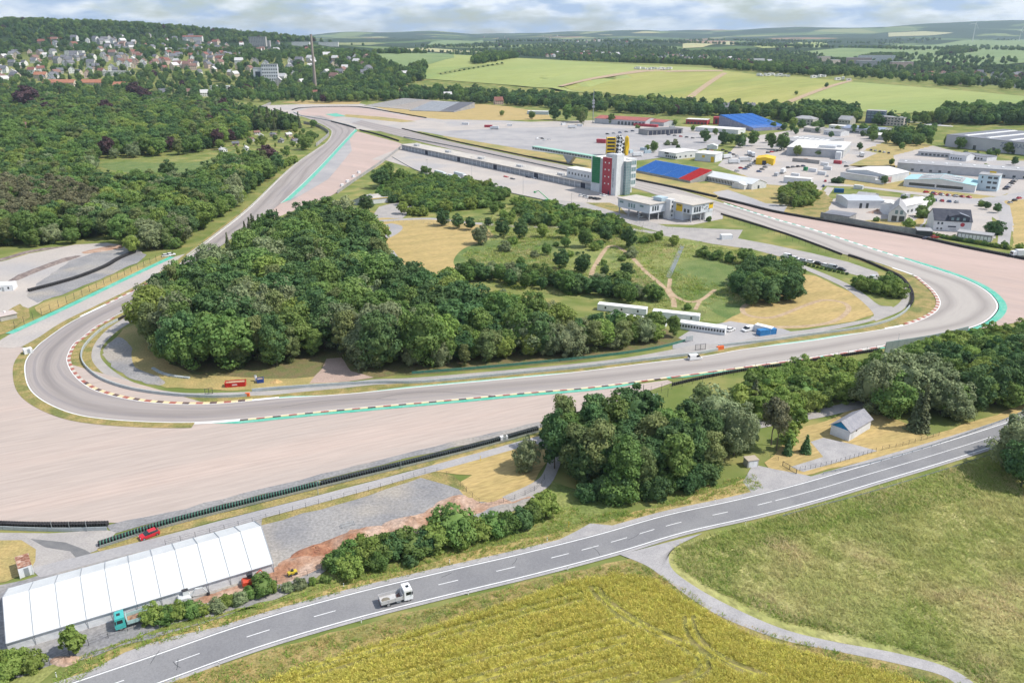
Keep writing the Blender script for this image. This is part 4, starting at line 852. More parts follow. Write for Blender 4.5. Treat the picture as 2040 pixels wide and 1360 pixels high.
# industrial estate
zone('trees by the lower bend wall', [(1552, 412), (1600, 418), (1625, 398), (1618, 380), (1560, 385)], 5.5, (5, 8), [('round_light', 2), ('tall_birch', 1), ('shrub_light', 2), ('tall_mid', 1)])
for a in ((1303, 305, 282, 'round_mid'), (1330, 290, 280, 'shrub_willow'), (1345, 290, 278, 'shrub_willow'), (1405, 285, 258, 'round_dark'), (1440, 292, 260, 'round_dark'), (1455, 288, 266, 'round_mid'), (1475, 295, 265, 'round_dark'), (1500, 292, 262, 'round_mid'), (1535, 298, 262, 'tall_mid'), (1557, 300, 266, 'round_mid'), (1588, 312, 290, 'round_light'), (1630, 313, 297, 'round_mid'), (1425, 270, 255, 'round_mid'), (1380, 262, 250, 'round_mid'), (1700, 266, 245, 'tall_mid'), (1740, 282, 262, 'round_mid'), (1765, 285, 258, 'round_mid'), (1790, 288, 262, 'round_dark'), (1815, 288, 265, 'round_mid'), (1830, 292, 270, 'round_mid'), (1800, 268, 250, 'round_dark'), (1795, 300, 285, 'round_mid'), (1850, 290, 272, 'round_mid'), (1885, 292, 272, 'round_mid'), (1912, 298, 273, 'round_mid'), (2008, 308, 285, 'round_mid'), (1985, 312, 296, 'round_mid'), (1972, 312, 298, 'shrub_mid'), (1925, 310, 300, 'shrub_mid'), (1945, 312, 302, 'shrub_mid'), (1760, 368, 350, 'round_dark'), (1672, 366, 352, 'shrub_dark'), (1661, 365, 354, 'shrub_dark'), (1745, 442, 432, 'shrub_mid'), (1783, 442, 434, 'shrub_mid'), (1808, 456, 436, 'shrub_light'), (1840, 420, 395, 'round_mid'), (1835, 435, 410, 'shrub_mid'), (1850, 408, 388, 'shrub_mid'), (1965, 418, 402, 'round_dark'), (1985, 425, 405, 'round_dark'), (1955, 412, 400, 'shrub_light'), (1980, 470, 440, 'shrub_dark'), (1960, 487, 478, 'shrub_dark'), (1930, 484, 475, 'shrub_mid'), (2000, 492, 480, 'shrub_mid'), (2030, 498, 485, 'shrub_light'), (1900, 478, 468, 'shrub_mid'), (1105, 240, 210, 'round_dark'), (1130, 242, 205, 'tall_mid'), (1155, 245, 208, 'round_mid'), (1160, 250, 222, 'tall_birch'), (1218, 248, 228, 'round_mid'), (1270, 256, 248, 'shrub_mid')):
    tree_px(*a, 'trees among the works')
for i in range(22): t = i / 21; tree_px(1858 + 150 * t, 472 + 26 * t, 463 + 26 * t, rnd.choice(['shrub_mid', 'shrub_dark', 'shrub_light']), 'hedge behind the black barrier')
zone('trees among the works', [(1690, 262), (1780, 270), (1860, 268), (1860, 284), (1790, 292), (1740, 280)], 12, (6, 11), [('round_mid', 3), ('round_dark', 2)], prob=.7)
zone('trees among the works', [(1480, 250), (1560, 262), (1640, 266), (1640, 256), (1560, 250)], 16, (6, 12), [('round_mid', 3), ('round_light', 2), ('round_dark', 2)], prob=.6)
for a in ((1530, 285, 268), (1585, 268, 254), (1655, 275, 262), (1668, 262, 250), (1640, 290, 276), (1560, 260, 248), (1712, 300, 284), (1775, 330, 316), (1870, 345, 330), (1400, 275, 260), (1350, 300, 288), (1290, 300, 288), (1960, 340, 326), (2020, 330, 312), (1860, 262, 246), (1635, 252, 238), (1440, 246, 234), (1345, 250, 238), (1250, 246, 232), (1060, 238, 222), (1000, 232, 220)): tree_px(*a, rnd.choice(['round_mid', 'round_dark', 'round_light']), 'trees among the works')
zone('trees among the works', [(1700, 372), (1790, 386), (1860, 392), (1850, 400), (1760, 396)], 12, (2, 4), [('shrub_mid', 1)], prob=.4)
# tree belt between circuit and fields, and the country beyond
FAR = [('round_mid', 4), ('round_dark', 5), ('tall_mid', 2), ('tall_dark', 2), ('round_light', .6), ('copper', .15)]
zone('tree belt', [(640, 206), (760, 202), (850, 200), (960, 208), (1060, 214), (1180, 222), (1330, 232), (1420, 232), (1560, 240), (1550, 222), (1420, 214), (1300, 208), (1100, 196), (950, 186), (850, 182), (760, 186), (650, 190)], 12, (9, 16), FAR, prob=.85)
zone('tree belt', [(1560, 245), (1690, 248), (1720, 240), (1690, 228), (1600, 224), (1560, 232)], 9, (11, 19), FAR)
zone('tree belt', [(1690, 250), (1800, 252), (1860, 250), (1860, 240), (1780, 240), (1690, 240)], 13, (8, 13), FAR, prob=.7)
zone('tree belt', [(1860, 248), (2100, 250), (2200, 240), (2100, 225), (1980, 228), (1870, 232)], 10, (11, 18), FAR)
# ================================================================== town, villages and camps in the distance
HW = {'white': mat('town_wall_white', (.74, .73, .70), rough=.9), 'cream': mat('town_wall_cream', (.58, .50, .40), rough=.9), 'grey': mat('town_wall_grey', (.42, .41, .40), rough=.9), 'rose': mat('town_wall_rose', (.55, .42, .36), rough=.9)}
HR = {'red': mat('town_roof_red', (.25, .11, .085), (.20, .09, .075), scale=.2, rough=.9), 'brown': mat('town_roof_brown', (.22, .13, .11), rough=.9), 'slate': mat('town_roof_slate', (.13, .135, .155), (.17, .17, .19), scale=.2, rough=.8), 'orange': mat('town_roof_orange', (.42, .19, .12), (.36, .16, .10), scale=.2, rough=.9), 'pale': mat('town_roof_pale', (.55, .54, .54), rough=.8)}
M_TWIN = mat('town_window', (.06, .07, .085), rough=.2)
HM = {}
def house_mesh(w, r, L, D, h, rise, flat=False):
    k = (w, r, L, D, h, rise)
    if k in HM: return HM[k]
    mb = MB(); mb.box(-L / 2, L / 2, -D / 2, D / 2, -2, h)
    if not flat: mb.extx([(-D / 2, h), (D / 2, h), (0, h + rise)], -L / 2 + .05, L / 2 - .05)
    mb.cur = 1; o = .5
    if flat: mb.box(-L / 2 - .2, L / 2 + .2, -D / 2 - .2, D / 2 + .2, h, h + .4)
    else:
        for s in (-1, 1):
            y0 = s * (D / 2 + o); z0 = h - rise * o / (D / 2) + .05; t = .25
            mb.add([(-L / 2 - o, y0, z0), (L / 2 + o, y0, z0), (L / 2 + o, 0, h + rise + .05), (-L / 2 - o, 0, h + rise + .05), (-L / 2 - o, y0, z0 + t), (L / 2 + o, y0, z0 + t), (L / 2 + o, 0, h + rise + .05 + t), (-L / 2 - o, 0, h + rise + .05 + t)], [(3, 2, 1, 0), (4, 5, 6, 7), (0, 1, 5, 4), (1, 2, 6, 5), (2, 3, 7, 6), (3, 0, 4, 7)])
        mb.box(L * .2, L * .2 + .8, .4, 1.2, h + rise * .5, h + rise + 1.1)
    mb.cur = 2; nx = max(2, int(L / 3.2)); nz = max(1, int(h / 3.0))
    for k_ in range(nz):
        for i in range(nx):
            x = -L / 2 + L * (i + .5) / nx
            for s in (-1, 1): mb.box(x - .55, x + .55, min(s * D / 2, s * (D / 2 + .06)), max(s * D / 2, s * (D / 2 + .06)), h * (k_ + .32) / nz, h * (k_ + .78) / nz)
        for s in (-1, 1):
            for y in (-D / 4, D / 4): mb.box(min(s * L / 2, s * (L / 2 + .06)), max(s * L / 2, s * (L / 2 + .06)), y - .5, y + .5, h * (k_ + .32) / nz, h * (k_ + .78) / nz)
    HM[k] = mb.mesh('town_house', [HW[w], HR[r], M_TWIN]); return HM[k]
HOUSES = []
ROOFW = {'red': 'red', 'brown': 'brown', 'slate': 'dark slate', 'orange': 'orange', 'pale': 'pale flat'}
def house(px, py, w, r, L, D, h, rise, rz, where, flat=False, label=None, cat='house', grp=None):
    p = T(px, py); o = add_obj('town_house' if cat == 'house' else 'town_block', house_mesh(w, r, L, D, h, rise, flat)); o.location = p; o.rotation_euler = (0, 0, rz); HOUSES.append((p.x, p.y, max(L, D)))
    tag(o, label or '%s walled house with %s roof %s' % (w, ROOFW[r], where), cat, grp or ('%s and %s houses %s' % (w, ROOFW[r], where))); return o
rh = random.Random(21)
def houses(poly, n, where, roofs, gap=17, tries=40, small=False):
    got = []; xs = [p[0] for p in poly]; ys = [p[1] for p in poly]; i = 0
    while len(got) < n and i < n * tries:
        i += 1; x, y = rh.uniform(min(xs), max(xs)), rh.uniform(min(ys), max(ys))
        if not bool(in_poly(np.array([x]), np.array([y]), poly)[0]): continue
        p = T(x, y)
        if any((p.x - a) ** 2 + (p.y - b) ** 2 < (gap + c * .3) ** 2 for a, b, c in HOUSES): continue
        r = rh.choice(roofs); w = rh.choice(['white', 'white', 'cream', 'grey', 'rose']); s = rh.choice([(13, 10, 6, 5), (15, 11, 8, 5), (18, 12, 9, 5.5), (11, 9, 6, 4.5)]) if not small else rh.choice([(12, 10, 5.5, 4.5), (14, 10, 6, 5)])
        house(x, y, w, r, *s, rh.uniform(-.5, .5) + rh.choice([0, 1.57]), where); got.append(1)
houses([(-10, 112), (60, 104), (120, 108), (200, 118), (240, 128), (230, 150), (150, 160), (60, 172), (-10, 165)], 62, 'in the old town at the left', ['red', 'brown', 'slate', 'slate', 'slate', 'pale'])
houses([(200, 104), (330, 104), (480, 112), (520, 128), (440, 140), (330, 142), (240, 140), (205, 120)], 66, 'in the middle of the town', ['red', 'brown', 'slate', 'slate', 'slate', 'pale', 'red'])
houses([(60, 88), (200, 76), (330, 74), (420, 80), (560, 88), (640, 95), (620, 104), (480, 108), (330, 102), (190, 102)], 60, 'on the upper slope of the town', ['red', 'brown', 'slate', 'slate', 'pale'])
houses([(380, 142), (520, 132), (640, 116), (740, 118), (760, 140), (700, 165), (600, 172), (440, 165)], 38, 'scattered between the town trees', ['slate', 'pale', 'pale', 'brown'], gap=24)
houses([(1080, 106), (1200, 106), (1330, 108), (1500, 118), (1620, 128), (1480, 126), (1300, 118), (1090, 114)], 44, 'in the village behind the field ridge', ['slate', 'brown', 'red', 'pale'], gap=20, small=True)
houses([(1800, 152), (1900, 148), (2050, 150), (2050, 178), (1960, 172), (1830, 164)], 34, 'in the hamlet at the right behind the field', ['slate', 'brown', 'red', 'slate'], gap=20, small=True)
houses([(930, 72), (1000, 70), (1080, 70), (1300, 80), (1250, 88), (1000, 82)], 24, 'in the hazy far village', ['pale', 'red', 'slate'], gap=60, small=True)
for (x, y, L, r, lab, h) in ((120, 171, 62, 'orange', 'long building with bright orange roof among the park trees', 6), (188, 171, 46, 'orange', 'orange roofed building right of the longest orange roof', 6), (240, 176, 22, 'orange', 'small orange roofed house right of the orange roofs', 6), (5, 180, 24, 'orange', 'orange roofed house at the left edge', 6), (83, 156, 26, 'orange', 'orange hipped house in front of the old town', 7)):
    house(x, y, 'cream', r, L, 13, h, 5.5, -.05, '', label=lab)
for (x, y, L, D, h, w, lab) in ((235, 150, 56, 14, 8, 'white', 'long white flat roofed school building in the town'), (150, 112, 44, 14, 12, 'white', 'big white block with flat roof in the old town'), (385, 82, 60, 14, 12, 'white', 'long white terrace with red roofs on the skyline'), (440, 178, 36, 16, 6, 'white', 'white flat building among the park trees'), (520, 92, 60, 16, 16, 'grey', 'grey apartment block on the town skyline'), (655, 92, 70, 14, 13, 'white', 'pale apartment row on the skyline right of the chimney'), (600, 92, 60, 14, 13, 'white', 'pale apartment row left of the chimney')):
    house(x, y, w, 'red' if 'red roofs' in lab else 'pale', L, D, h, 4, 0.05, '', flat='red roofs' not in lab, label=lab, cat='block')
for i, (x, y, L, D, h) in enumerate(((1710, 127, 70, 14, 17), (1745, 122, 110, 14, 17), (1725, 133, 55, 14, 16), (1795, 134, 62, 14, 14), (1640, 122, 40, 14, 14), (1508, 126, 44, 14, 13), (1660, 128, 40, 13, 12))):
    house(x, y, ['rose', 'white', 'grey', 'rose', 'cream', 'white', 'cream'][i], 'pale', L, D, h, 3, .1 * i - .2, '', flat=True, label=['rose slab block left in the housing estate behind the ridge', 'longest white slab block of the housing estate behind the ridge', 'grey slab block before the long white one', 'rose slab block right in the housing estate', 'cream block above the valley trees', 'white block left of the valley village', 'cream block between the valley houses'][i], cat='block')
for (x, y, w, r, lab) in ((22, 262, 'cream', 'brown', 'pale house at the far left edge of the park trees'), (58, 264, 'cream', 'brown', 'pale gabled house standing alone among the park trees'), (627, 193, 'white', 'red', 'white house beside the foot of the chimney'), (892, 197, 'cream', 'pale', 'cream house at the edge of the field belt'), (993, 208, 'rose', 'red', 'house with red roof on the earth mound'), (325, 190, 'white', 'slate', 'white villa with slate roof among the park trees'), (378, 190, 'cream', 'brown', 'brown roofed house among the park trees'), (408, 192, 'white', 'pale', 'white flat house right in the park'), (807, 153, 'white', 'pale', 'white cube beside the dark copse'), (1448, 222, 'grey', 'slate', 'grey house with pointed slate roof above the red kiosk'), (1494, 222, 'grey', 'slate', 'second grey house with slate roof above the far grandstand'), (725, 150, 'white', 'slate', 'white house at the left edge of the fields')):
    house(x, y, w, r, 13, 10, 6, 5, .3, '', label=lab)
# allotment sheds
for i, (x, y) in enumerate(((445, 303), (470, 290), (500, 282), (520, 274), (512, 268), (545, 272), (560, 284), (575, 272), (588, 285), (345, 266), (320, 250), (250, 278), (8, 308), (585, 283), (490, 300))):
    p = T(x, y); o = add_obj('garden_shed', house_mesh(rh.choice(['grey', 'white', 'rose']), rh.choice(['pale', 'brown', 'slate']), 6, 4.5, 2.4, 1.4)); o.location = p; o.rotation_euler = (0, 0, rh.uniform(0, 3)); HOUSES.append((p.x, p.y, 8)); tag(o, 'small shed in the allotments near the far bend' if x > 440 else 'small shed roof showing between the park trees', 'shed', 'allotment sheds' if x > 440 else 'sheds in the park')
# camps on the ridge fields
CARAVAN = MB().box(-3.2, 3.2, -1.3, 1.3, .4, 2.9); CARAVAN.cur = 1; CARAVAN.box(-3.3, 3.3, -1.35, 1.35, 2.9, 3.05); CARAVAN.cur = 2; CARAVAN.box(-1.5, 1.5, -1.34, -1.29, 1.4, 2.2); CARAVAN.cyl_y(-.2, .35, .35, -1.2, 1.2, 8)
CAR_ME = CARAVAN.mesh('caravan', [HW['white'], HR['pale'], M_TWIN])
for (x0, x1, y, n, w) in ((1266, 1334, 139, 13, 'in the long camp on the ridge field'), (1512, 1570, 153, 11, 'in the right camp on the ridge field'), (1620, 1640, 156, 4, 'in the small camp on the ridge field'), (1668, 1690, 161, 3, 'at the right end of the ridge track')):
    for i in range(n):
        p = T(x0 + (x1 - x0) * i / max(1, n - 1), y + rh.uniform(-1.4, 1.4)); o = add_obj('caravan', CAR_ME); o.location = p + Vector((0, 0, .8)); o.rotation_euler = (0, 0, rh.uniform(0, 3)); o.scale = (rh.uniform(1, 1.7),) * 3; tag(o, 'small white caravan ' + w, 'caravan', 'caravans ' + w)
# wind turbines on the far right
for (x, y, t, lab) in ((1937, 84, 47, 'nearer white wind turbine on the hazy right slope'), (2030, 82, 60, 'white wind turbine close to the right edge')):
    p = T(x, y); h = height_at(p, t); e = empty('wind_turbine', p, 0, lab, 'wind turbine'); MB().tube([(0, 0, 0), (0, 0, h)], 2.4, 8, 1.3).build('mast', HW['white'], e)
    for k in range(3): a = 6.283 * k / 3 + .4; MB().tube([(0, -3, h), (math.sin(a) * h * .42, -3, h + math.cos(a) * h * .42)], 1.3, 5, .4).build('blade', HW['white'], e)
    MB().box(-1.6, 1.6, -4, 4, h - 1.6, h + 1.6).build('nacelle', HW['white'], e)
# town crane
p = T(105, 98); h = height_at(p, 76); e = empty('tower_crane', p, .5, 'thin red tower crane on the wooded town hill', 'crane'); MB().tube([(0, 0, 0), (0, 0, h)], .8, 4).build('mast', HR['orange'], e); MB().tube([(-8, 0, h), (26, 0, h)], .6, 4).build('jib', HR['orange'], e)
zone('town trees', [(480, 205), (640, 205), (760, 180), (850, 160), (760, 130), (740, 110), (640, 100), (480, 100), (300, 86), (-160, 92), (-160, 200), (150, 203), (300, 203)], 21, (9, 17), FAR + [('spruce', .3)], prob=.9)
zone('town trees', [(560, 200), (760, 185), (850, 160), (780, 135), (740, 112), (620, 120), (560, 150)], 13, (9, 16), FAR, prob=.9)
hill_tr = lambda x, y: Hs(x, y) > 76
zone('town hill wood', None, 24, (12, 18), FAR, world=[(-3200, 2050), (-600, 2450), (-500, 3300), (-1500, 3500), (-3200, 3500)], prob=.9, cond=hill_tr)
zone('ridge copses', [(935, 127), (960, 115), (1010, 110), (1030, 117), (990, 124), (950, 130)], 12, (10, 15), FAR)
zone('ridge copses', [(760, 107), (780, 100), (800, 102), (810, 107), (790, 110)], 14, (10, 15), FAR)
for i in range(9): tree_px(815 + i * 10 + rnd.uniform(-4, 4), 103 + i * .4, 97 + i * .4, 'round_dark', 'ridge copses')
zone('ridge copses', [(800, 152), (820, 140), (845, 132), (850, 148), (830, 156)], 11, (10, 16), FAR)
for a in ((1586, 190, 181, 'round_mid'), (1646, 175, 165, 'round_dark')): tree_px(*a, 'ridge copses')
for i in range(14): t = i / 13; tree_px(878 + 122 * t, 149 - 21 * t, 146 - 22 * t, 'shrub_dark', 'ridge copses')
zone('valley trees', None, 40, (9, 15), FAR, world=[(-400, 2350), (200, 2250), (700, 2100), (1100, 1750), (1700, 1500), (3400, 2600), (3400, 4800), (-400, 4800)], prob=.9, cond=lambda x, y: math.sin(x / 170 + y / 230) + math.sin(x / 90 - y / 310 + 1) > .45)
zone('valley trees', [(1010, 112), (1150, 118), (1290, 126), (1420, 133), (1560, 145), (1700, 157), (1880, 170), (2080, 186), (2080, 140), (1900, 130), (1700, 124), (1560, 112), (1400, 104), (1200, 100), (1020, 100)], 24, (9, 15), FAR, prob=.8)
zone('valley trees', [(1420, 137), (1560, 148), (1640, 154), (1690, 150), (1600, 136), (1440, 126)], 13, (9, 14), FAR)
zone('valley copses', [(1700, 121), (1740, 112), (1800, 112), (1800, 118), (1740, 124)], 14, (10, 16), FAR)
zone('valley copses', [(1862, 111), (1880, 102), (1940, 98), (1945, 104), (1880, 112)], 14, (10, 16), FAR)
zone('valley copses', [(1870, 172), (1900, 150), (1945, 160), (1940, 174)], 14, (10, 16), FAR)
zone('far woods', [(560, 96), (760, 92), (900, 96), (1100, 98), (1300, 98), (1500, 108), (1650, 96), (1800, 88), (2080, 80), (2080, 76), (1800, 80), (1600, 83), (1300, 83), (1000, 83), (560, 84)], 62, (11, 18), FAR, prob=.75, cond=lambda x, y: math.sin(x / 260 + y / 300) + math.sin(x / 140 - y / 500) > -.15)

# ---- plant them: the largest in view stand as individuals, the remainder as one mass per kind
ZG = {'hairpin wood': ('leafy tree in the dense wood inside the left hairpin', 'trees of the hairpin wood'),
 'hairpin wood edge': ('young tree on the track side edge of the hairpin wood', 'young trees edging the hairpin wood'),
 'approach wood': ('broad leafy tree in the wood beyond the left hairpin approach', 'trees of the wood left of the track'),
 'pine stand': ('brown green pine in the stand above the left gravel yard', 'pines of the left wood'),
 'park trees': ('park tree between the left wood and the town', 'park trees below the town'),
 'garden trees': ('small garden tree among the allotments beside the far bend', 'allotment trees'),
 'spruce row by the far bend': ('tall dark spruce in the row beside the far left bend', 'spruces by the far bend'),
 'scrub along the approach wall': ('light green scrub along the wall of the left approach', 'scrub along the approach wall'),
 'roadside copse': ('dark tree in the copse at the bend of the country road', 'trees of the roadside copse'),
 'trees beside the copse': ('tree standing round the roadside copse by the gravel trap', 'trees round the roadside copse'),
 'young trees on the house plot': ('slim young tree on the dry plot beside the blue gabled house', 'young trees on the house plot'),
 'thicket below the straight': ('tree of the thicket between lower straight and country road', 'thicket below the lower straight'),
 'trees at the road end': ('grey green tree overhanging the country road at the right edge', 'trees at the right end of the road'),
 'hedge beside the marquee': ('bright green shrub between white marquee and country road', 'shrubs beside the marquee'),
 'hedge beside the site yard': ('dense green shrub in the hedge between earth heaps and country road', 'hedge shrubs beside the site yard'),
 'paddock slope scrub': ('bushy shrub on the slope below the paddock', 'scrub on the paddock slope'),
 'scattered infield trees': ('single round tree on the infield slope below the column building', 'scattered infield trees'),
 'infield hedge': ('tree in the row behind the white cabins in the infield', 'tree row behind the cabins'),
 'infield grove': ('dark round tree in the grove on the dry infield grass', 'trees of the infield grove'),
 'shrubs inside the right bend': ('light shrub on the mound inside the right bend', 'shrubs inside the right bend'),
 'hedge beside the parked row': ('low hedge shrub beside the row of parked trailers', 'hedge beside the parked row'),
 'trees by the lower bend wall': ('light green tree between dry bank and works lane', 'trees beside the works lane'),
 'trees among the works': ('green tree between halls and yards of the industrial estate', 'trees among the works'),
 'hedge behind the black barrier': ('low shrub behind the black barrier of the right gravel trap', 'hedge behind the black barrier')}
PNAMES = {k: ('spruce_tree' if k == 'spruce' else 'pine_tree' if k == 'pine' else 'fir_tree' if k == 'fir' else 'shrub' if k.startswith('shrub') else 'willow_tree' if 'willow' in k else 'copper_beech' if k == 'copper' else 'sapling' if k == 'sapling' else 'broadleaf_tree') for k in PROTO}
def kind_cat(k): return {'spruce_tree': 'spruce', 'pine_tree': 'pine', 'fir_tree': 'fir', 'shrub': 'shrub', 'sapling': 'young tree', 'willow_tree': 'willow', 'copper_beech': 'copper beech'}.get(PNAMES[k], 'tree')
cand = []
def vary(t):
    if t[4] == 'hairpin wood' and not t[2].startswith('spruce'):
        px = project(t[0], t[1], 0)[0]
        if px > 820 and rnd.random() < min(.6, (px - 820) / 500): return (t[0], t[1], rnd.choice(['willow', 'tallwillow', 'tall_birch', 'round_birch', 'round_light']), t[3] * .62, t[4])
        if px > 820: return (t[0], t[1], t[2], t[3] * max(.5, 1 - (px - 820) / 900), t[4])
    return t
TREES = [vary(t) for t in TREES]
HA = np.array([(a, b, (6 + c * .55)) for a, b, c in HOUSES])
def clear_of_houses(t): return not bool(((HA[:, 0] - t[0]) ** 2 + (HA[:, 1] - t[1] - 0) ** 2 < HA[:, 2] ** 2).any()) and not bool(((np.abs(HA[:, 0] - t[0]) < HA[:, 2] * .8) & (HA[:, 1] - t[1] > 0) & (HA[:, 1] - t[1] < 24 + max(0, t[1] - 1450) * .075)).any())
TREES = [t for t in TREES if t[1] < 700 or clear_of_houses(t)]
for (x, y, k, h, zn) in TREES:
    z = Hs(x, y) if y > 850 or x < -600 else 0.0
    px, py, dep = project(x, y, z + h * .6)
    vis = -30 < px < 2070 and -20 < py < 1400 and dep > 0
    cand.append((h / dep if vis and zn in ZG else 0.0, x, y, z, k, h, zn))
ZX, ZN = {}, {}
for c_ in cand:
    if c_[0] * FPX >= 9:
        q_ = project(c_[1], c_[2], c_[3])[0]; a_, b_ = ZX.get(c_[6], (1e9, -1e9)); ZX[c_[6]] = (min(a_, q_), max(b_, q_)); ZN[c_[6]] = ZN.get(c_[6], 0) + 1
cand.sort(key=lambda c: -c[0])
LIMIT = {'tree': 296}; used = {}; rest = []
for (s, x, y, z, k, h, zn) in cand:
    c = kind_cat(k); n = used.get(c, 0)
    if s * FPX < 9 or n >= LIMIT.get(c, 285): rest.append((x, y, z, k, h)); continue
    used[c] = n + 1
    vi = rnd.randrange(len(PROTO[k])); cm, tm, nh = PROTO[k][vi]
    e = empty(PNAMES[k], (x, y, z - .05), rnd.uniform(0, 6.28)); sc = h / nh; w = sc * rnd.uniform(.8, 1.25); e.scale = (w, w, sc)
    lab, grp = ZG[zn]
    word = {'spruce': 'dark spruce', 'pine': 'pine', 'willow': 'grey green willow', 'tallwillow': 'grey green willow', 'copper': 'purple leaved beech', 'fir': 'small fir'}.get(k)
    if word and 'spruce' not in lab and 'pine' not in lab:
        wds = lab.split(); lab = word + ' ' + ' '.join(wds[next(i for i, q in enumerate(wds) if q in ('in', 'on', 'between', 'among', 'along', 'standing', 'overhanging', 'of', 'beside', 'behind')):])
    elif k.startswith('shrub') and ('tree' in lab.split()[:3]): lab = lab.replace('tree', 'shrub', 1)
    adj = {'round_mid': 'round mid green', 'round_dark': 'round dark green', 'round_light': 'round yellow green', 'round_birch': 'round dull green', 'tall_mid': 'tall mid green', 'tall_dark': 'tall dark green', 'tall_light': 'tall yellow green', 'tall_birch': 'loose crowned tall', 'shrub_mid': 'mid green', 'shrub_light': 'yellow green', 'shrub_dark': 'dark green', 'shrub_willow': 'grey green'}.get(k)
    if adj and not word:
        wds = lab.split(); i0 = next((i for i, q in enumerate(wds) if q in ('tree', 'shrub', 'scrub')), 0); lab = adj + ' ' + ' '.join(wds[i0:])
    px_ = project(x, y, z)[0]; z0_, z1_ = ZX[zn]; f3 = (px_ - z0_) / max(1, z1_ - z0_)
    if ZN[zn] > 3 and len(lab.split()) < 13: lab += ', ' + ('left third' if f3 < .34 else 'middle third' if f3 < .67 else 'right third')
    if 'bright green shrub' in lab and k == 'sapling': lab = 'thin young tree at the left end between white marquee and country road'
    tag(e, lab, c, grp + ', ' + (adj or word or PNAMES[k].replace('_', ' ')))
    cr = add_obj('crown', cm, e); tr = add_obj('trunk', tm, e)
# remainder: instances of whole trees on points
def scatter_group(col):
    ng = bpy.data.node_groups.new('scatter_' + col.name, 'GeometryNodeTree')
    ng.interface.new_socket('Geometry', in_out='INPUT', socket_type='NodeSocketGeometry'); ng.interface.new_socket('Geometry', in_out='OUTPUT', socket_type='NodeSocketGeometry')
    n, l = ng.nodes, ng.links
    gi, go = n.new('NodeGroupInput'), n.new('NodeGroupOutput'); ip = n.new('GeometryNodeInstanceOnPoints'); ci = n.new('GeometryNodeCollectionInfo')
    ci.inputs['Collection'].default_value = col; ci.inputs['Separate Children'].default_value = True; ci.inputs['Reset Children'].default_value = True
    def attr(nm, t):
        a = n.new('GeometryNodeInputNamedAttribute'); a.data_type = t; a.inputs['Name'].default_value = nm; return a.outputs['Attribute']
    ip.inputs['Pick Instance'].default_value = True
    l.new(gi.outputs[0], ip.inputs['Points']); l.new(ci.outputs[0], ip.inputs['Instance']); l.new(attr('pick', 'INT'), ip.inputs['Instance Index'])
    l.new(attr('rot', 'FLOAT_VECTOR'), ip.inputs['Rotation']); l.new(attr('scl', 'FLOAT_VECTOR'), ip.inputs['Scale'])
    l.new(ip.outputs[0], go.inputs[0]); return ng
def scatter(name, pts, pick_, rot, scl, col, label):
    me = bpy.data.meshes.new(name); me.from_pydata([tuple(p) for p in pts], [], [])
    a = me.attributes.new('pick', 'INT', 'POINT'); a.data.foreach_set('value', np.asarray(pick_, dtype=np.int32))
    a = me.attributes.new('rot', 'FLOAT_VECTOR', 'POINT'); a.data.foreach_set('vector', np.asarray(rot, dtype=np.float32).ravel())
    a = me.attributes.new('scl', 'FLOAT_VECTOR', 'POINT'); a.data.foreach_set('vector', np.asarray(scl, dtype=np.float32).ravel())
    o = add_obj(name, me); md = o.modifiers.new('scatter', 'NODES'); md.node_group = scatter_group(col)
    tag(o, label, kind='stuff'); return o
pcol = bpy.data.collections.new('tree_kinds'); pidx = {}; ordered = []
for k in sorted(PROTO):
    for i, (cm, tm, nh) in enumerate(PROTO[k]): ordered.append((k, i, cm, nh))
for j, (k, i, cm, nh) in enumerate(ordered):
    o = bpy.data.objects.new('k%03d' % j, cm); pcol.objects.link(o); pidx[(k, i)] = (j, nh)
pts, pk, rt, sc = [], [], [], []
for (x, y, z, k, h) in rest:
    vi = rnd.randrange(len(PROTO[k])); j, nh = pidx[(k, vi)]; s = h / nh; w = s * rnd.uniform(.9, 1.2)
    pts.append((x, y, z - .05)); pk.append(j); rt.append((0, 0, rnd.uniform(0, 6.28))); sc.append((w, w, s))
scatter('woodland', pts, pk, rt, sc, pcol, 'distant and inner woodland trees that merge into one green mass')
print('TREES', len(TREES), 'individual', used, 'rest', len(rest))
# ================================================================== barriers, walls, fences
M_GREYW = mat('barrier_pale_steel', (.42, .45, .45), (.36, .40, .41), scale=.6, rough=.6, fine=3, fine_amt=.1)
M_GREENW = mat('barrier_green', (.055, .17, .125), (.08, .20, .15), scale=.8, rough=.7)
M_ORANGE = mat('orange_plastic', (.75, .16, .05), rough=.5)
M_SCREEN = mat('green_screen_wall', (.24, .30, .29), (.30, .35, .33), scale=.5, rough=.8)
def run(pxs, step, smooth=True):
    return resample(gpath(pxs, 8, smooth), step=step)
def wall_path(name, pxs, h, th, m, label, seg=4.0, cat='barrier', gap=.03, group=None, smooth=True, piece='panel', z0=0.0):
    c = run(pxs, seg, smooth); L = sum((b - a).length for a, b in zip(c[:-1], c[1:])) / (len(c) - 1)
    mb = MB(); q = L / 2 - gap; mb.box(-q, q, -th / 2, th / 2, z0, h); me = mb.mesh(piece, m)
    e = empty(name, c[0], 0, label, cat, group)
    for a, b in zip(c[:-1], c[1:]):
        o = add_obj(piece, me, e); p = (a + b) / 2 - c[0]; o.location = (p.x, p.y, 0); o.rotation_euler = (0, 0, math.atan2(b.y - a.y, b.x - a.x))
    return e
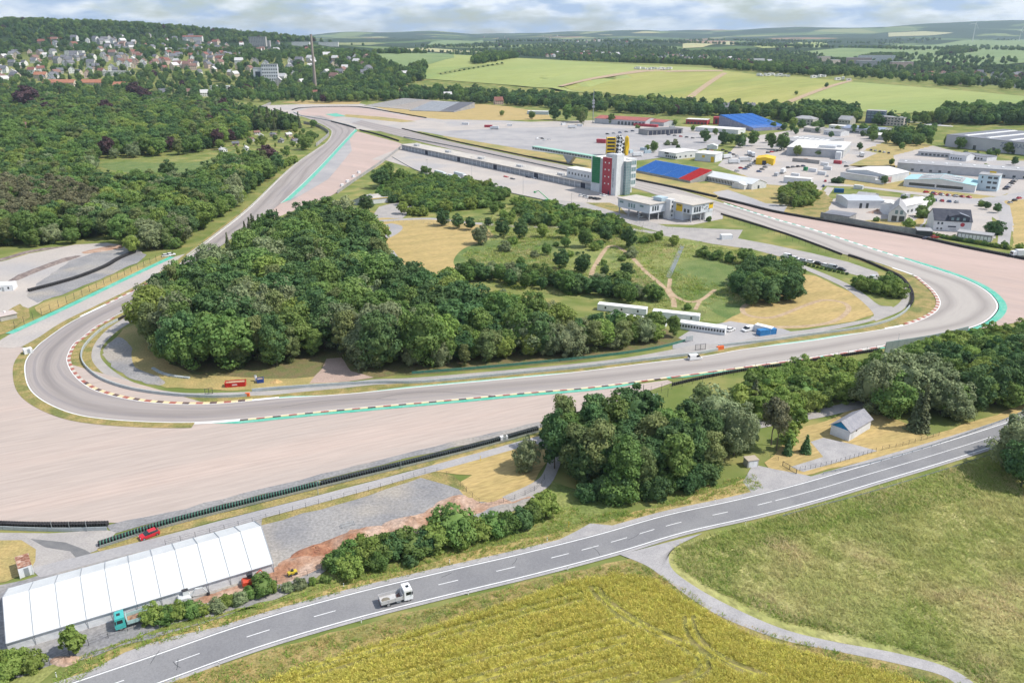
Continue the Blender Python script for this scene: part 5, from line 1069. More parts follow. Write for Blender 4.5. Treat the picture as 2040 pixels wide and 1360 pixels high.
def fence(name, pxs, h, label, step=3.0, m=None, wires=3, r=.05, smooth=True, cat='fence', mesh_rail=True, wr=.018):
    m = m or M_DSTEEL; c = run(pxs, step, smooth); e = empty(name, c[0], 0, label, cat)
    mb = MB(); mb.cyl_z(0, 0, r, 0, h, 5); me = mb.mesh('post', m)
    for p in c:
        o = add_obj('post', me, e); o.location = (p.x - c[0].x, p.y - c[0].y, 0)
    for k in range(wires):
        mb = MB(); mb.tube([(p.x - c[0].x, p.y - c[0].y, h * (k + 1) / wires - .05) for p in c], wr, 3); mb.build('wire', m, e)
    return e
def guardrail(pxs, label, step=3.6, h=.75, m=None, double=False):
    m = m or M_STEEL; c = run(pxs, step); e = empty('guardrail', c[0], 0, label, 'guardrail')
    mb = MB(); mb.box(-.06, .06, -.05, .05, 0, h); me = mb.mesh('post', M_STEEL)
    for p in c: o = add_obj('post', me, e); o.location = (p.x - c[0].x, p.y - c[0].y, 0)
    for z in ((h - .28,) if not double else (h - .28, h - .62)):
        mb = MB(); cc = run(pxs, step / 2); l0 = [p - c[0] for p in cc]; o1 = offset(l0, .07)
        vs = []; fs = []
        for a, b in zip(l0, o1): vs += [(a.x, a.y, z), (b.x, b.y, z + .07), (b.x, b.y, z + .2), (a.x, a.y, z + .28)]
        for i in range(len(l0) - 1):
            for j in range(3): fs.append((i * 4 + j, i * 4 + j + 1, i * 4 + j + 5, i * 4 + j + 4))
            fs.append((i * 4 + 3, i * 4, i * 4 + 4, i * 4 + 7))
        mb.add(vs, fs); mb.build('rail', m, e)
    return e
def tyre_wall(name, pxs, label, h=.95, rows=2, step=.62, strap=None, rail=None, r=.31):
    c = run(pxs, step); e = empty(name, c[0], 0, label, 'tyre barrier')
    mb = MB()
    for j in range(rows):
        for q in range(4): mb.cyl_z(0, j * 2 * r, r * (1 if q % 2 else .96), q * h / 4, (q + 1) * h / 4 - .01, 9)
    me = mb.mesh('tyre_stack', M_RUBBER)
    if strap:
        mb = MB(); W = rows * 2 * r
        mb.add([(-.05, -r - .02, h + .02), (.13, -r - .02, h + .02), (.36, W - r, h + .02), (.18, W - r, h + .02), (-.05, -r - .02, .05), (.13, -r - .02, .05)], [(0, 1, 2, 3), (4, 5, 1, 0)]); sm = mb.mesh('strap', strap)
    for i, (a, b) in enumerate(zip(c[:-1], c[1:])):
        ang = math.atan2(b.y - a.y, b.x - a.x)
        o = add_obj('tyre_stack', me, e); o.location = (a.x - c[0].x, a.y - c[0].y, 0); o.rotation_euler = (0, 0, ang)
        if strap:
            s = add_obj('strap', sm, e); s.location = o.location; s.rotation_euler = (0, 0, ang)
    return e
tyre_wall('tyre_barrier', [(200, 1088), (330, 1046), (480, 1007), (640, 967)], 'green and black belted tyre barrier behind the steel rail above the marquee', strap=M_GREENW)
tyre_wall('tyre_barrier', [(642, 966.5), (804, 927), (960, 888), (1075, 856)], 'dark tyre barrier continuing behind the steel rail towards the roadside copse', strap=mat('barrier_dark_belt', (.06, .09, .085), (.04, .06, .06), scale=.7))
guardrail([(200, 1092), (330, 1051), (480, 1012), (640, 972), (804, 932), (960, 893), (1075, 861)], 'long steel guardrail in front of the belted tyre barrier', double=True)
tyre_wall('tyre_barrier', [(-60, 1046), (60, 1050), (140, 1050), (218, 1048)], 'black tyre barrier at the left end of the big gravel trap', rows=2)
wall_path('steel_barrier', [(-60, 1052), (60, 1057), (140, 1058), (214, 1056)], .95, .12, M_GREYW, 'grey steel barrier in front of the black tyres by the left apron', seg=2.6)
wall_path('pale_barrier', [(497, 789), (441, 792), (353, 789), (265, 777), (206, 758), (176, 737), (163, 717), (166, 696), (182, 676), (206, 655), (235, 639)], .95, .35, M_GREYW, 'pale grey barrier round the inside of the left hairpin', seg=3.0)
tyre_wall('tyre_barrier', [(237, 638), (262, 624), (290, 609), (330, 588)], 'black tyre barrier continuing the hairpin barrier into the wood', rows=1)
wall_path('orange_cushion', [(489, 789), (498, 789)], 1.1, .6, M_ORANGE, 'orange cushion on the end of the left hairpin barrier', seg=1.2)
wall_path('pale_barrier', [(502, 780), (560, 775), (740, 764), (834, 763), (981, 750), (1140, 735), (1280, 719), (1330, 713), (1390, 706), (1430, 698)], .95, .35, M_GREYW, 'long pale grey barrier between service road and lower straight', seg=3.6)
wall_path('orange_cushion', [(1428, 697), (1441, 695)], 1.3, .7, M_ORANGE, 'orange cushion on the barrier end beside the white van', seg=1.5)
wall_path('pale_barrier', [(1430, 691), (1540, 679), (1600, 670), (1700, 657), (1765, 642), (1798, 626), (1812, 612)], .95, .35, M_GREYW, 'pale grey barrier leading into the right bend', seg=3.6)
tyre_wall('tyre_barrier', [(1812, 612), (1819, 598), (1815, 578), (1795, 553), (1760, 536), (1720, 519), (1690, 509)], 'dark tyre barrier round the inside of the right bend', rows=2, step=.8)
tyre_wall('tyre_barrier', [(1676, 508), (1640, 494), (1580, 472), (1540, 459), (1500, 447), (1435, 427)], 'dark tyre barrier along the inner edge of the start straight', rows=1, step=.8)
tyre_wall('black_barrier', [(1430, 396), (1480, 408), (1540, 423), (1634, 440), (1720, 455), (1829, 474), (1920, 494), (2080, 526), (2200, 552)], 'long black tyre barrier behind the right gravel trap', rows=2, step=1.1, h=1.3, r=.5)
tyre_wall('black_barrier', [(1427, 393), (1351, 376), (1263, 358)], 'black tyre barrier under the grandstand bank', rows=2, step=1.1, h=1.2, r=.5)
tyre_wall('black_barrier', [(1140, 330), (1060, 314.5), (1000, 302), (900, 281), (800, 257)], 'dark barrier along the far side of the start straight', rows=1, step=1.4, h=1.1, r=.5)
wall_path('pit_wall', [(804, 274), (920, 296), (1060, 326), (1130, 341)], 1.1, .4, M_CONC_D, 'concrete pit wall between pit lane and start straight', seg=6)
tyre_wall('black_barrier', [(717, 260), (760, 271), (795, 282)], 'dark barrier on the upper edge of the rosy gravel trap', rows=1, step=1.2, h=1.4, r=.55)
tyre_wall('black_barrier', [(660, 243), (690, 251), (710, 257)], 'dark barrier at the tip of the far bend divider', rows=1, step=1.4, h=1.3, r=.5)
wall_path('pale_barrier', [(585, 224), (600, 231), (640, 238), (690, 249), (708, 255)], 1.0, .4, M_GREYW, 'pale barrier dividing the far loop from the approach', seg=6)
tyre_wall('black_barrier', [(582, 220), (600, 216), (660, 213.5), (720, 214.5), (780, 224), (850, 236)], 'dark barrier round the far gravel trap', rows=1, step=1.7, h=1.3, r=.6)
wall_path('dark_screen', [(605, 247), (630, 252), (650, 262), (655, 270), (640, 284), (630, 292)], 3.2, .3, M_CONC_D, 'tall dark screen curving outside the far left bend', seg=5, cat='screen')
wall_path('dark_screen', [(496, 222), (520, 216), (540, 208)], 3.5, .3, M_CONC_D, 'tall dark screen above the far loop entrance', seg=6, cat='screen')
wall_path('approach_wall', [(646, 289), (582, 334), (498, 414), (431, 468), (372, 512)], 1.0, .4, M_CONC, 'long pale concrete wall left of the downhill approach', seg=4, cat='wall')
wall_path('concrete_wall', [(804, 291), (760, 325), (700, 366), (672, 386)], 2.2, .25, M_CONC_D, 'grey wall with fence below the rosy gravel trap', seg=4, cat='wall')
wall_path('concrete_wall', [(1634, 433), (1700, 447), (1760, 458), (1825, 467)], 3.2, .3, M_CONC_D, 'grey concrete wall behind the black barrier below the glass gabled house', seg=3.2, cat='wall')
wall_path('green_screen', [(1762, 704), (1800, 698), (1860, 688), (1925, 672)], 4.2, .25, M_SCREEN, 'grey green screen wall overgrown with creeper by the lower straight', seg=2.6, cat='screen wall')
tyre_wall('tyre_barrier', [(1340, 768), (1400, 754), (1481, 739), (1560, 728), (1640, 716), (1755, 698)], 'dark tyre barrier below the green strip of the lower straight', rows=1, step=.8)
fence('catch_fence', [(1230, 802), (1300, 785), (1400, 760), (1481, 744), (1640, 721), (1762, 700)], 2.8, 'thin post fence above the thicket along the lower straight', 4.0)
fence('catch_fence', [(1060, 868), (1130, 845), (1230, 812), (1330, 790)], 2.6, 'thin post fence behind the roadside copse', 4.0)
wall_path('pale_barrier', [(1180, 830), (1240, 808), (1310, 790)], 1.1, .3, M_GREYW, 'pale barrier with tyres behind the tall copse trees', seg=3)
fence('catch_fence', [(1690, 518), (1640, 502), (1540, 468), (1440, 436)], 2.4, 'post fence along the green strip inside the start straight', 5.0)
fence('perimeter_fence', [(330, 1085), (500, 1042), (640, 1003), (760, 972), (850, 943), (890, 948), (930, 980), (960, 1005), (1010, 1000), (1070, 975), (1085, 955)], 1.4, 'thin wire fence round the gravel site yard', 3.0, r=.04)
fence('perimeter_fence', [(100, 1325), (180, 1285), (270, 1252), (330, 1238)], 1.5, 'thin wire fence between marquee and road at the left', 3.0, r=.045)
fence('perimeter_fence', [(520, 1165), (600, 1150), (670, 1128)], 1.5, 'thin wire fence beside the yellow roller', 3.0, r=.045)
fence('approach_fence', [(30, 655), (120, 611), (220, 563), (300, 526), (345, 505)], 3.0, 'tall post fence beside the green strip at the left edge', 5.0, r=.07)
fence('house_fence', [(1593, 938), (1660, 925), (1745, 900)], 1.3, 'dark wire fence in front of the blue gabled house', 1.6, r=.04, smooth=False)
fence('house_fence', [(1757, 897), (1800, 888), (1870, 868)], 1.3, 'dark wire fence right of the house hedge', 2.2, r=.04, smooth=False)
fence('house_fence', [(1520, 905), (1550, 918)], 1.3, 'short wire fence behind the driveway gate', 2.0, r=.04, smooth=False)
fence('path_fence', [(690, 448), (770, 443), (860, 446), (960, 455)], 1.6, 'pale fence above the mown infield', 3.0, m=M_STEEL, r=.05)
fence('yard_fence', [(1254, 440), (1300, 452), (1370, 460), (1400, 457)], 1.8, 'light wire fence below the column building', 3.0, m=M_STEEL, r=.05)
wall_path('embankment_rail', [(820, 745), (960, 734), (1140, 717), (1250, 704), (1320, 692), (1365, 680)], .9, .15, M_GREENW, 'thin dark green rail along the edge of the hairpin wood', seg=4)
guardrail([(1640, 945), (1740, 923), (1860, 888), (1990, 842), (2060, 812)], 'steel guardrail beside the upper edge of the country road', h=.7)
guardrail([(1560, 1030), (1640, 1008), (1740, 981), (1900, 932), (1980, 905)], 'steel guardrail beside the lower edge of the country road', h=.7)
wall_path('paddock_edge', [(781, 313), (824, 337), (861, 350), (938, 367), (1022, 386), (1100, 403), (1150, 419)], .5, .3, M_CONC_D, 'low kerb wall along the paddock edge', seg=5, cat='wall')
# roadside delineator posts
M_LIGHTW = mat('white_plastic', (.78, .78, .77), rough=.5)
def delineator(px, py, label):
    p = G(px, py); e = empty('delineator_post', p, .4, label, 'marker post', 'roadside delineator posts')
    MB().prism([(-.06, -.05), (.06, -.05), (.06, .05), (-.06, .05)], 0, .72).build('post', M_LIGHTW, e)
    MB().box(-.064, .064, -.054, .054, .72, .92).build('black_band', M_DSTEEL, e); MB().box(-.06, .06, -.05, .05, .92, 1.02).build('cap', M_LIGHTW, e)
for i, (x, y, w) in enumerate(((113, 1348, 'by the marquee end shrub'), (437, 1328, 'on the lower verge left of the truck'), (398, 1256, 'above the lane near the hedge shrubs'), (685, 1170, 'under the hedge behind the truck'), (896, 1122, 'under the long hedge'), (720, 1240, 'on the wheat side behind the truck'), (933, 1184, 'on the wheat side ahead of the truck'), (1131, 1135, 'on the wheat side near the lane mouth'), (1090, 1078, 'at the end of the long hedge'), (1424, 1000, 'below the roadside copse'), (1485, 1044, 'on the meadow side past the lane'))):
    delineator(x, y, 'white roadside marker post ' + w)

# ================================================================== vehicles
GLASS = mat('vehicle_glass', (.02, .025, .03), rough=.08, spec=.6)
M_TYRE = mat('vehicle_tyre', (.025, .025, .027), rough=.9); M_RIM = mat('wheel_rim', (.45, .46, .47), rough=.35, metal=.8)
M_LAMP = mat('head_lamp', (.75, .78, .8), rough=.15); M_TAIL = mat('tail_lamp', (.45, .02, .02), rough=.2); M_CHASSIS = mat('chassis', (.04, .04, .045), rough=.7)
def paintm(name, col, rough=.28): return mat('paint_' + name, col, rough=rough, spec=.5)
CARC = {'white': (.80, .80, .80), 'black': (.02, .02, .024), 'silver': (.45, .46, .48), 'grey': (.16, .165, .175), 'red': (.52, .02, .03), 'blue': (.05, .10, .24), 'dark_blue': (.02, .03, .08)}
def frustum(mb, x0, x1, hw, z0, X0, X1, HW, z1):
    mb.add([(x0, -hw, z0), (x1, -hw, z0), (x1, hw, z0), (x0, hw, z0), (X0, -HW, z1), (X1, -HW, z1), (X1, HW, z1), (X0, HW, z1)], [(3, 2, 1, 0), (4, 5, 6, 7), (0, 1, 5, 4), (1, 2, 6, 5), (2, 3, 7, 6), (3, 0, 4, 7)]); return mb
CARM = {}
def wheel_parts(r, w):
    k = ('wheel', r, w)
    if k not in CARM:
        CARM[k] = (MB().cyl_y(0, 0, r, -w / 2, w / 2, 16).mesh('wheel', M_TYRE), MB().cyl_y(0, 0, r * .6, -w / 2 - .012, w / 2 + .012, 12).mesh('rim', M_RIM))
    return CARM[k]
def add_wheel(e, x, y, r, w=.2):
    a, b = wheel_parts(r, w); o = add_obj('wheel', a, e); o.location = (x, y, r); add_obj('rim', b, o)
def bevel_body(prof, hw, tuck=.10):
    """side profile as body with rounded plan edges"""
    mb = MB(); n = len(prof); cx = sum(p[0] for p in prof) / n
    secs = [(-hw, .965), (-hw + tuck, 1.0), (hw - tuck, 1.0), (hw, .965)]
    vs = [(cx + (p[0] - cx) * s, y, p[1] - (0 if s == 1 else .03 * (p[1] > .5))) for y, s in secs for p in prof]; fs = [tuple(range(n)), tuple(range(4 * n - 1, 3 * n - 1, -1))]
    for k in range(3): fs += [(k * n + i, (k + 1) * n + i, (k + 1) * n + (i + 1) % n, k * n + (i + 1) % n) for i in range(n)]
    mb.add(vs, fs); return mb
def car(p, rz, col, label, kind='hatch', name=None, group=None):
    key = (kind, col)
    if key not in CARM:
        pm = paintm(col, CARC[col])
        if kind == 'van':
            body = bevel_body([(-2.3, .3), (2.3, .3), (2.35, .75), (1.75, 1.05), (-2.3, 1.12)], .92)
            cab = frustum(MB(), -2.28, 1.75, .86, 1.10, -2.22, .95, .74, 1.88); roof = frustum(MB(), -2.24, .98, .76, 1.84, -2.1, .8, .68, 1.95)
            side = MB().box(-2.2, .1, -.89, .89, 1.08, 1.85)
        else:
            body = bevel_body([(-2.0, .28), (2.0, .28), (2.06, .62), (1.9, .80), (.95, .93), (-1.85, .98), (-2.05, .75)], .86)
            cab = frustum(MB(), -1.88, 1.05, .80, .93, -1.45 if kind == 'hatch' else -1.05, .25, .62, 1.42); roof = frustum(MB(), -1.48 if kind == 'hatch' else -1.1, .28, .64, 1.38, -1.35 if kind == 'hatch' else -.95, .1, .56, 1.48)
            side = None
        CARM[key] = (body.mesh('body', pm), cab.mesh('window_band', GLASS), roof.mesh('roof', pm), side.mesh('cargo_side', pm) if side else None)
    b, c, r_, s = CARM[key]
    e = empty(name or ('van' if kind == 'van' else 'car'), p, rz, label, 'van' if kind == 'van' else 'car', group)
    add_obj('body', b, e); add_obj('window_band', c, e); add_obj('roof', r_, e)
    if s: add_obj('cargo_side', s, e)
    L = 1.35 if kind != 'van' else 1.5
    for x in (-L, L):
        for y in (-.76, .76): add_wheel(e, x, y, .31)
    if 'lamp' not in CARM: CARM['lamp'] = (MB().box(-.05, .03, -.16, .16, -.07, .07).mesh('headlight', M_LAMP), MB().box(-.03, .04, -.13, .13, -.09, .09).mesh('tail_light', M_TAIL))
    fx = 2.0 if kind != 'van' else 2.3
    for y in (-.6, .6):
        o = add_obj('headlight', CARM['lamp'][0], e); o.location = (fx, y, .66); o = add_obj('tail_light', CARM['lamp'][1], e); o.location = (-fx + .0, y, .76)
    return e
def heading(a, b):
    p, q = G(*a), G(*b); return math.atan2(q.y - p.y, q.x - p.x)
# tipper truck on the road
def tipper(p, rz, cabcol, bedcol, load, label):
    e = empty('tipper_truck', p, rz, label, 'truck'); cm = paintm(cabcol[0], cabcol[1]); bm = mat('truck_bed_' + bedcol[0], bedcol[1], (.9 * bedcol[1][0], .88 * bedcol[1][1], .86 * bedcol[1][2]), scale=1.2, rough=.6)
    MB().box(-3.1, 2.9, -.45, .45, .62, .9).build('chassis', M_CHASSIS, e)
    cab = bevel_body([(1.35, .55), (3.12, .55), (3.18, 1.55), (3.02, 2.62), (2.8, 2.78), (1.4, 2.82)], 1.2, .14); cb = cab.build('cab', cm, e)
    MB().add([(3.18, -1.02, 1.62), (3.18, 1.02, 1.62), (3.06, .98, 2.42), (3.06, -.98, 2.42)], [(0, 1, 2, 3)]).build('windscreen', GLASS, cb)
    for s in (-1, 1):
        y = s * 1.206; q = [(1.75, y, 1.62), (2.75, y, 1.62), (2.72, y, 2.35), (1.75, y, 2.35)]
        MB().add(q, [(0, 1, 2, 3) if s < 0 else (3, 2, 1, 0)]).build('side_window', GLASS, cb)
        MB().box(2.85, 3.05, s * 1.28 - .12, s * 1.28 + .12, 1.7, 2.3).build('mirror', M_CHASSIS, cb)
        MB().box(3.14, 3.2, s * .85 - .18, s * .85 + .18, .85, 1.05).build('headlight', M_LAMP, cb)
    MB().box(2.0, 2.6, -.35, .35, 2.80, 2.84).build('roof_hatch', GLASS, cb)
    bed = MB()
    for (x0, x1, y0, y1) in ((-3.2, 1.15, -1.22, -1.15), (-3.2, 1.15, 1.15, 1.22), (-3.2, -3.13, -1.15, 1.15), (1.08, 1.15, -1.15, 1.15)): bed.box(x0, x1, y0, y1, .98, 1.72)
    bed.box(-3.2, 1.15, -1.22, 1.22, .92, 1.0); bd = bed.build('bed', bm, e)
    for s in (-1, 1):
        for x in (-3.1, -1.7, -.3, 1.05): MB().box(x - .05, x + .05, s * 1.24 - .03, s * 1.24 + .03, .98, 1.74).build('bed_rib', bm, bd)
    MB().box(1.1, 1.2, -1.2, 1.2, 1.0, 2.1).build('headboard', bm, bd)
    if load:
        n = 14; vs = []; fs = []
        for i in range(n):
            for j in range(8):
                u, v = i / (n - 1), j / 7; vs.append((-3.1 + 4.1 * u, -1.13 + 2.26 * v, 1.02 + load[1] * math.sin(math.pi * min(1, u * 1.1)) * math.sin(math.pi * v) + rnd.uniform(0, .05)))
        for i in range(n - 1):
            for j in range(7): fs.append((i * 8 + j, (i + 1) * 8 + j, (i + 1) * 8 + j + 1, i * 8 + j + 1))
        MB().add(vs, fs).build('load', load[0], e)
    for y in (-.98, .98): add_wheel(e, 2.25, y, .48, .3)
    for y in (-.95, .95): add_wheel(e, -1.75, y, .48, .42)
    MB().box(-.1, .7, -1.1, -.6, .45, .85).build('fuel_tank', M_STEEL, e); MB().box(-3.22, -3.12, -1.1, 1.1, .55, .75).build('rear_bumper', M_CHASSIS, e)
    for s in (-1, 1): MB().box(-3.26, -3.2, s * .9 - .16, s * .9 + .16, .58, .72).build('tail_light', M_TAIL, e)
    return e
dirt_m = M_SOIL
a_ = heading((760, 1206), (822, 1189)); t_ = tipper(G(789, 1197), a_, ('truck_white', (.78, .79, .80)), ('grey', (.50, .50, .51)), None, 'white tipper truck driving right along the country road')
t_.scale = (.98, .98, .98)
vs = [(-2.0 + math.cos(q) * .85, math.sin(q) * .7, 1.03) for q in np.linspace(0, 6.283, 15)[:-1]] + [(-2.0, 0, 1.1)]
MB().add(vs, [(i, (i + 1) % 14, 14) for i in range(14)]).build('gravel_load', mat('wet_gravel', (.17, .15, .12), (.22, .2, .16), scale=3, coords='object'), t_)
for q in range(5): MB().box(.1 + q * .17, .2 + q * .17, -.9, .5 + .1 * q, 1.02, 1.12 + .06 * (q % 2)).build('timber', mat('old_timber', (.20, .09, .07), (.12, .08, .07), scale=3, coords='object'), t_)
tipper(G(268, 1240), heading((300, 1228), (238, 1247)), ('truck_teal', (.06, .42, .40)), ('teal_grey', (.36, .52, .52)), (M_SOIL, .75), 'teal tipper truck loaded with red soil beside the white marquee')
car(G(298, 1068), heading((314, 1063), (280, 1076)), 'red', 'red hatchback parked on the lane above the white marquee')
car(G(1384, 716), heading((1371, 718), (1397, 715)), 'white', 'white van driving on the lower straight of the track', 'van')
# excavators
def excavator(p, rz, col, label, cabm, boom):
    e = empty('excavator', p, rz, label, 'excavator'); bm = paintm(*col)
    for s in (-1, 1):
        MB().extr([(-1.15, .12), (-1.0, 0), (1.0, 0), (1.15, .12), (1.15, .42), (1.0, .52), (-1.0, .52), (-1.15, .42)], s * .75 - .2, s * .75 + .2).build('track', M_TYRE, e)
    MB().box(-.6, .6, -.6, .6, .35, .65).build('undercarriage', M_CHASSIS, e)
    bd = bevel_body([(-1.5, .75), (.9, .75), (.9, 1.2), (.2, 1.45), (-1.3, 1.5), (-1.55, 1.2)], .9, .15).build('body', bm, e)
    frustum(MB(), -.45, .75, .42, 1.3, -.4, .5, .38, 2.35).build('cab', cabm, bd).location = (0, .42, 0)
    MB().box(-.5, .6, .0, .84, 2.35, 2.43).build('cab_roof', M_CHASSIS, bd)
    MB().tube(boom[:2] + [boom[2]], .14, 5, .11).build('boom', bm, e); MB().tube(boom[2:4], .10, 5).build('stick', bm, e)
    x, y, z = boom[3]; MB().extr([(x - .3, z - .5), (x + .25, z - .45), (x + .3, z), (x - .05, z + .1), (x - .15, z - .25)], y - .4, y + .4).build('bucket', M_CHASSIS, e)
    MB().tube([(.7, -.3, 1.0), ((boom[1][0] + boom[0][0]) / 2 + .2, -.3, (boom[1][2] + boom[0][2]) / 2)], .05, 5).build('hydraulic_ram', M_STEEL, e)
    return e
excavator(G(499, 1165), heading((485, 1166), (515, 1158)), ('digger_red', (.55, .07, .03)), 'red excavator beside the right end of the white marquee', GLASS, [(.8, -.3, 1.1), (1.4, -.3, 2.6), (2.2, -.3, 3.1), (3.0, -.3, 1.0)])
excavator(G(372, 1198), heading((365, 1200), (410, 1186)), ('digger_grey', (.55, .57, .58)), 'grey excavator with long arm working along the marquee wall', paintm('digger_cab', (.6, .62, .62)), [(.8, -.3, 1.1), (1.8, -.3, 2.5), (3.0, -.3, 2.3), (3.9, -.3, .9)])
# yellow roller
e = empty('road_roller', G(583, 1145), heading((574, 1148), (592, 1141)), 'small yellow roller beside the red earth', 'roller'); ym = paintm('machine_yellow', (.55, .42, .03))
for x in (-.6, .6): MB().cyl_y(x, .35, .35, -.45, .45, 14).build('drum', M_CHASSIS, e)
bevel_body([(-.95, .55), (.95, .55), (.9, .95), (-.9, 1.0)], .42).build('body', ym, e); MB().box(-.15, .25, -.25, .25, 1.0, 1.3).build('seat', M_CHASSIS, e); MB().tube([(-.5, .3, 1.0), (-.5, .3, 1.8), (-.5, -.3, 1.8), (-.5, -.3, 1.0)], .03, 5).build('roll_bar', M_CHASSIS, e)

# ================================================================== marquee
TA, TB = G(18, 1300), G(546, 1139); tu = (TB - TA); TL = tu.length; trz = math.atan2(tu.y, tu.x); TW, TE, TR = 16.4, 2.35, 6.0
M_TENT = mat('marquee_fabric', (.73, .745, .75), (.67, .69, .70), scale=.22, rough=.6, transl=.12, bump=.06, bump_scale=.7, fine=1.5, fine_amt=.03)
M_TENTW = mat('marquee_wall_fabric', (.76, .77, .79), (.66, .68, .71), scale=.55, rough=.6, transl=.12, bump=.12, bump_scale=.9)
e = empty('marquee', TA, trz, 'long white marquee of eleven bays above the country road', 'marquee'); NB = 11; bw = TL / NB
for i in range(NB):
    x0, x1 = i * bw + .03, (i + 1) * bw - .03
    for s in (0, 1):
        ya, yb = (-.25, TW / 2) if s == 0 else (TW + .25, TW / 2); zs = TE - .1
        vs = []; N = 7
        for q in range(N):
            v = q / (N - 1); sag = -.10 * math.sin(math.pi * v)
            for t_, u in enumerate((0, .5, 1)): vs.append((x0 + (x1 - x0) * u, ya + (yb - ya) * v, zs + (TR - zs) * v + (sag if t_ == 1 else 0)))
        fs = [(q * 3 + j, q * 3 + j + 1, q * 3 + j + 4, q * 3 + j + 3) for q in range(N - 1) for j in range(2)]
        MB().add(vs, [f if s == 0 else f[::-1] for f in fs]).build('roof_panel', M_TENT, e)
    for y in (0, TW): MB().box(x0, x1, y - .04, y + .04, 0.02, TE - .12).build('wall_panel', M_TENTW, e)
for i in range(NB + 1):
    x = i * bw; MB().tube([(x, -.05, 0), (x, -.3, TE - .05), (x, TW / 2, TR + .06), (x, TW + .3, TE - .05), (x, TW + .05, 0)], .075, 4).build('frame', mat('tent_frame', (.34, .36, .39)), e)
for x in (0.0, TL): MB().extx([(0, 0.02), (TW, 0.02), (TW, TE - .1), (TW / 2, TR - .1), (0, TE - .1)], x - .03, x + .03).build('gable', M_TENTW, e)
MB().tube([(0, -.3, TE - .08), (TL, -.3, TE - .08)], .09, 4).build('eave_beam', mat('eave_grey_fabric', (.5, .52, .55)), e)  # front eave tube in one even grey, darker than the wall fabric
# container with rusty roof
def box_container(p, rz, L, W, Hh, m, label, roofm=None, name='container', doors=True, wins=0, cat='container', group=None, yfront=True):
    e = empty(name, p, rz, label, cat, group)
    MB().box(0, L, 0, W, 0.05, Hh).build('wall', m, e); MB().box(-.04, L + .04, -.04, W + .04, Hh, Hh + .1).build('roof', roofm or m, e)
    for x in (0, L):
        for y in (0, W): MB().box(x - .07, x + .07, y - .07, y + .07, 0, Hh - .02).build('corner_post', m, e)
    if doors: MB().box(L * .36, L * .36 + .85, -.03, .01, .1, 1.95).build('door', M_STEEL, e)
    for i in range(wins):
        x = L * (i + .5) / wins; MB().box(x - .32, x + .32, -.035, .01, 1.0, 1.9).build('window', GLASS, e)
    return e
M_CABIN = mat('cabin_white', (.74, .75, .76), (.66, .68, .69), scale=.8, rough=.6, coords='object'); M_CABROOF = mat('cabin_roof', (.80, .80, .80), (.72, .72, .72), scale=.5, rough=.7)
M_RUST = mat('rusty_roof', (.30, .13, .08), (.52, .40, .32), scale=1.8, rough=.9, col3=(.2, .08, .05))
p_ = G(41, 1152); q_ = G(70, 1142)
box_container(p_, heading((41, 1152), (68, 1143)), 2.3, 4.6, 2.3, M_CABIN, 'small white container with rusty brown roof behind the marquee', M_RUST)
box_container(G(-8, 582), heading((-8, 582), (20, 580)), 6.5, 6, 2.6, M_CABIN, 'large white container beside the dark soil bank at the left edge', M_CABROOF, wins=2)
box_container(G(50, 707), heading((50, 709), (68, 705)), 2.4, 2.0, 1.7, M_CABIN, 'small white marshal hut on the outside of the left hairpin', M_CABROOF)
box_container(G(998, 880), heading((998, 880), (1014, 877)), 1.9, .8, 1.3, M_CABIN, 'white electrical cabinet beside the perimeter lane', M_CABROOF)
box_container(G(1352, 655), heading((1352, 655), (1443, 668)), 16.5, 3.4, 2.5, M_CABIN, 'white site cabin row with many small windows by the lower straight', M_CABROOF, wins=16, doors=False, name='site_cabin', cat='cabin')
box_container(G(1299, 632), heading((1299, 630), (1398, 641)), 17.5, 3.2, 2.5, M_CABIN, 'white cabin row with three windows behind the front cabins', M_CABROOF, wins=3, doors=False, name='site_cabin', cat='cabin')
box_container(G(1190, 618), heading((1190, 616), (1298, 628)), 19, 3.2, 2.5, M_CABIN, 'white cabin row half hidden by the wood', M_CABROOF, wins=3, doors=False, name='site_cabin', cat='cabin')
box_container(G(1215, 638), heading((1215, 636), (1345, 655)), 21, 2.8, 2.4, M_CABIN, 'white cabin row lowest among the trees of the wood', M_CABROOF, wins=4, doors=False, name='site_cabin', cat='cabin')
box_container(G(1502, 659), heading((1502, 659), (1530, 666)), 6.2, 2.3, 2.4, M_CABIN, 'white box trailer parked behind the blue trailer', M_CABROOF, doors=False)
box_container(G(1514, 670), heading((1514, 671), (1550, 666)), 6.8, 2.2, 2.0, mat('blue_tarp', (.03, .17, .40), (.04, .2, .45), scale=.8, rough=.5), 'blue tarpaulin trailer beside the pale barrier', doors=False, name='trailer', cat='trailer')
car(G(1490, 659), heading((1503, 656), (1482, 660)), 'white', 'white pickup parked beside the white box trailer', 'van')
car(G(1455, 659), heading((1450, 660), (1458, 657)), 'white', 'small white car at the end of the cabin row')
box_container(G(1438, 478), heading((1438, 478), (1463, 477)), 5.8, 3.0, 2.4, M_CABIN, 'white container beside the gate below the column building', M_CABROOF, doors=False)
car(G(1740, 556), heading((1732, 558), (1750, 552)), 'silver', 'silver van parked at the end of the inner yard', 'van')
for i, (x, y, c, k) in enumerate(((1570, 513, 'white', 'van'), (1585, 517, 'white', 'hatch'), (1600, 521, 'silver', 'hatch'), (1615, 524, 'white', 'hatch'), (1630, 527, 'black', 'hatch'), (1645, 531, 'white', 'hatch'), (1660, 535, 'silver', 'van'), (1676, 539, 'black', 'hatch'))):
    car(G(x, y), heading((1560, 510), (1690, 541)) + R(8), c, ['first', 'second', 'third', 'fourth', 'fifth', 'sixth', 'seventh', 'last'][i] + ' ' + c + (' van' if k == 'van' else ' car') + ' of the row beside the inner hedge', k, group='row beside the inner hedge')
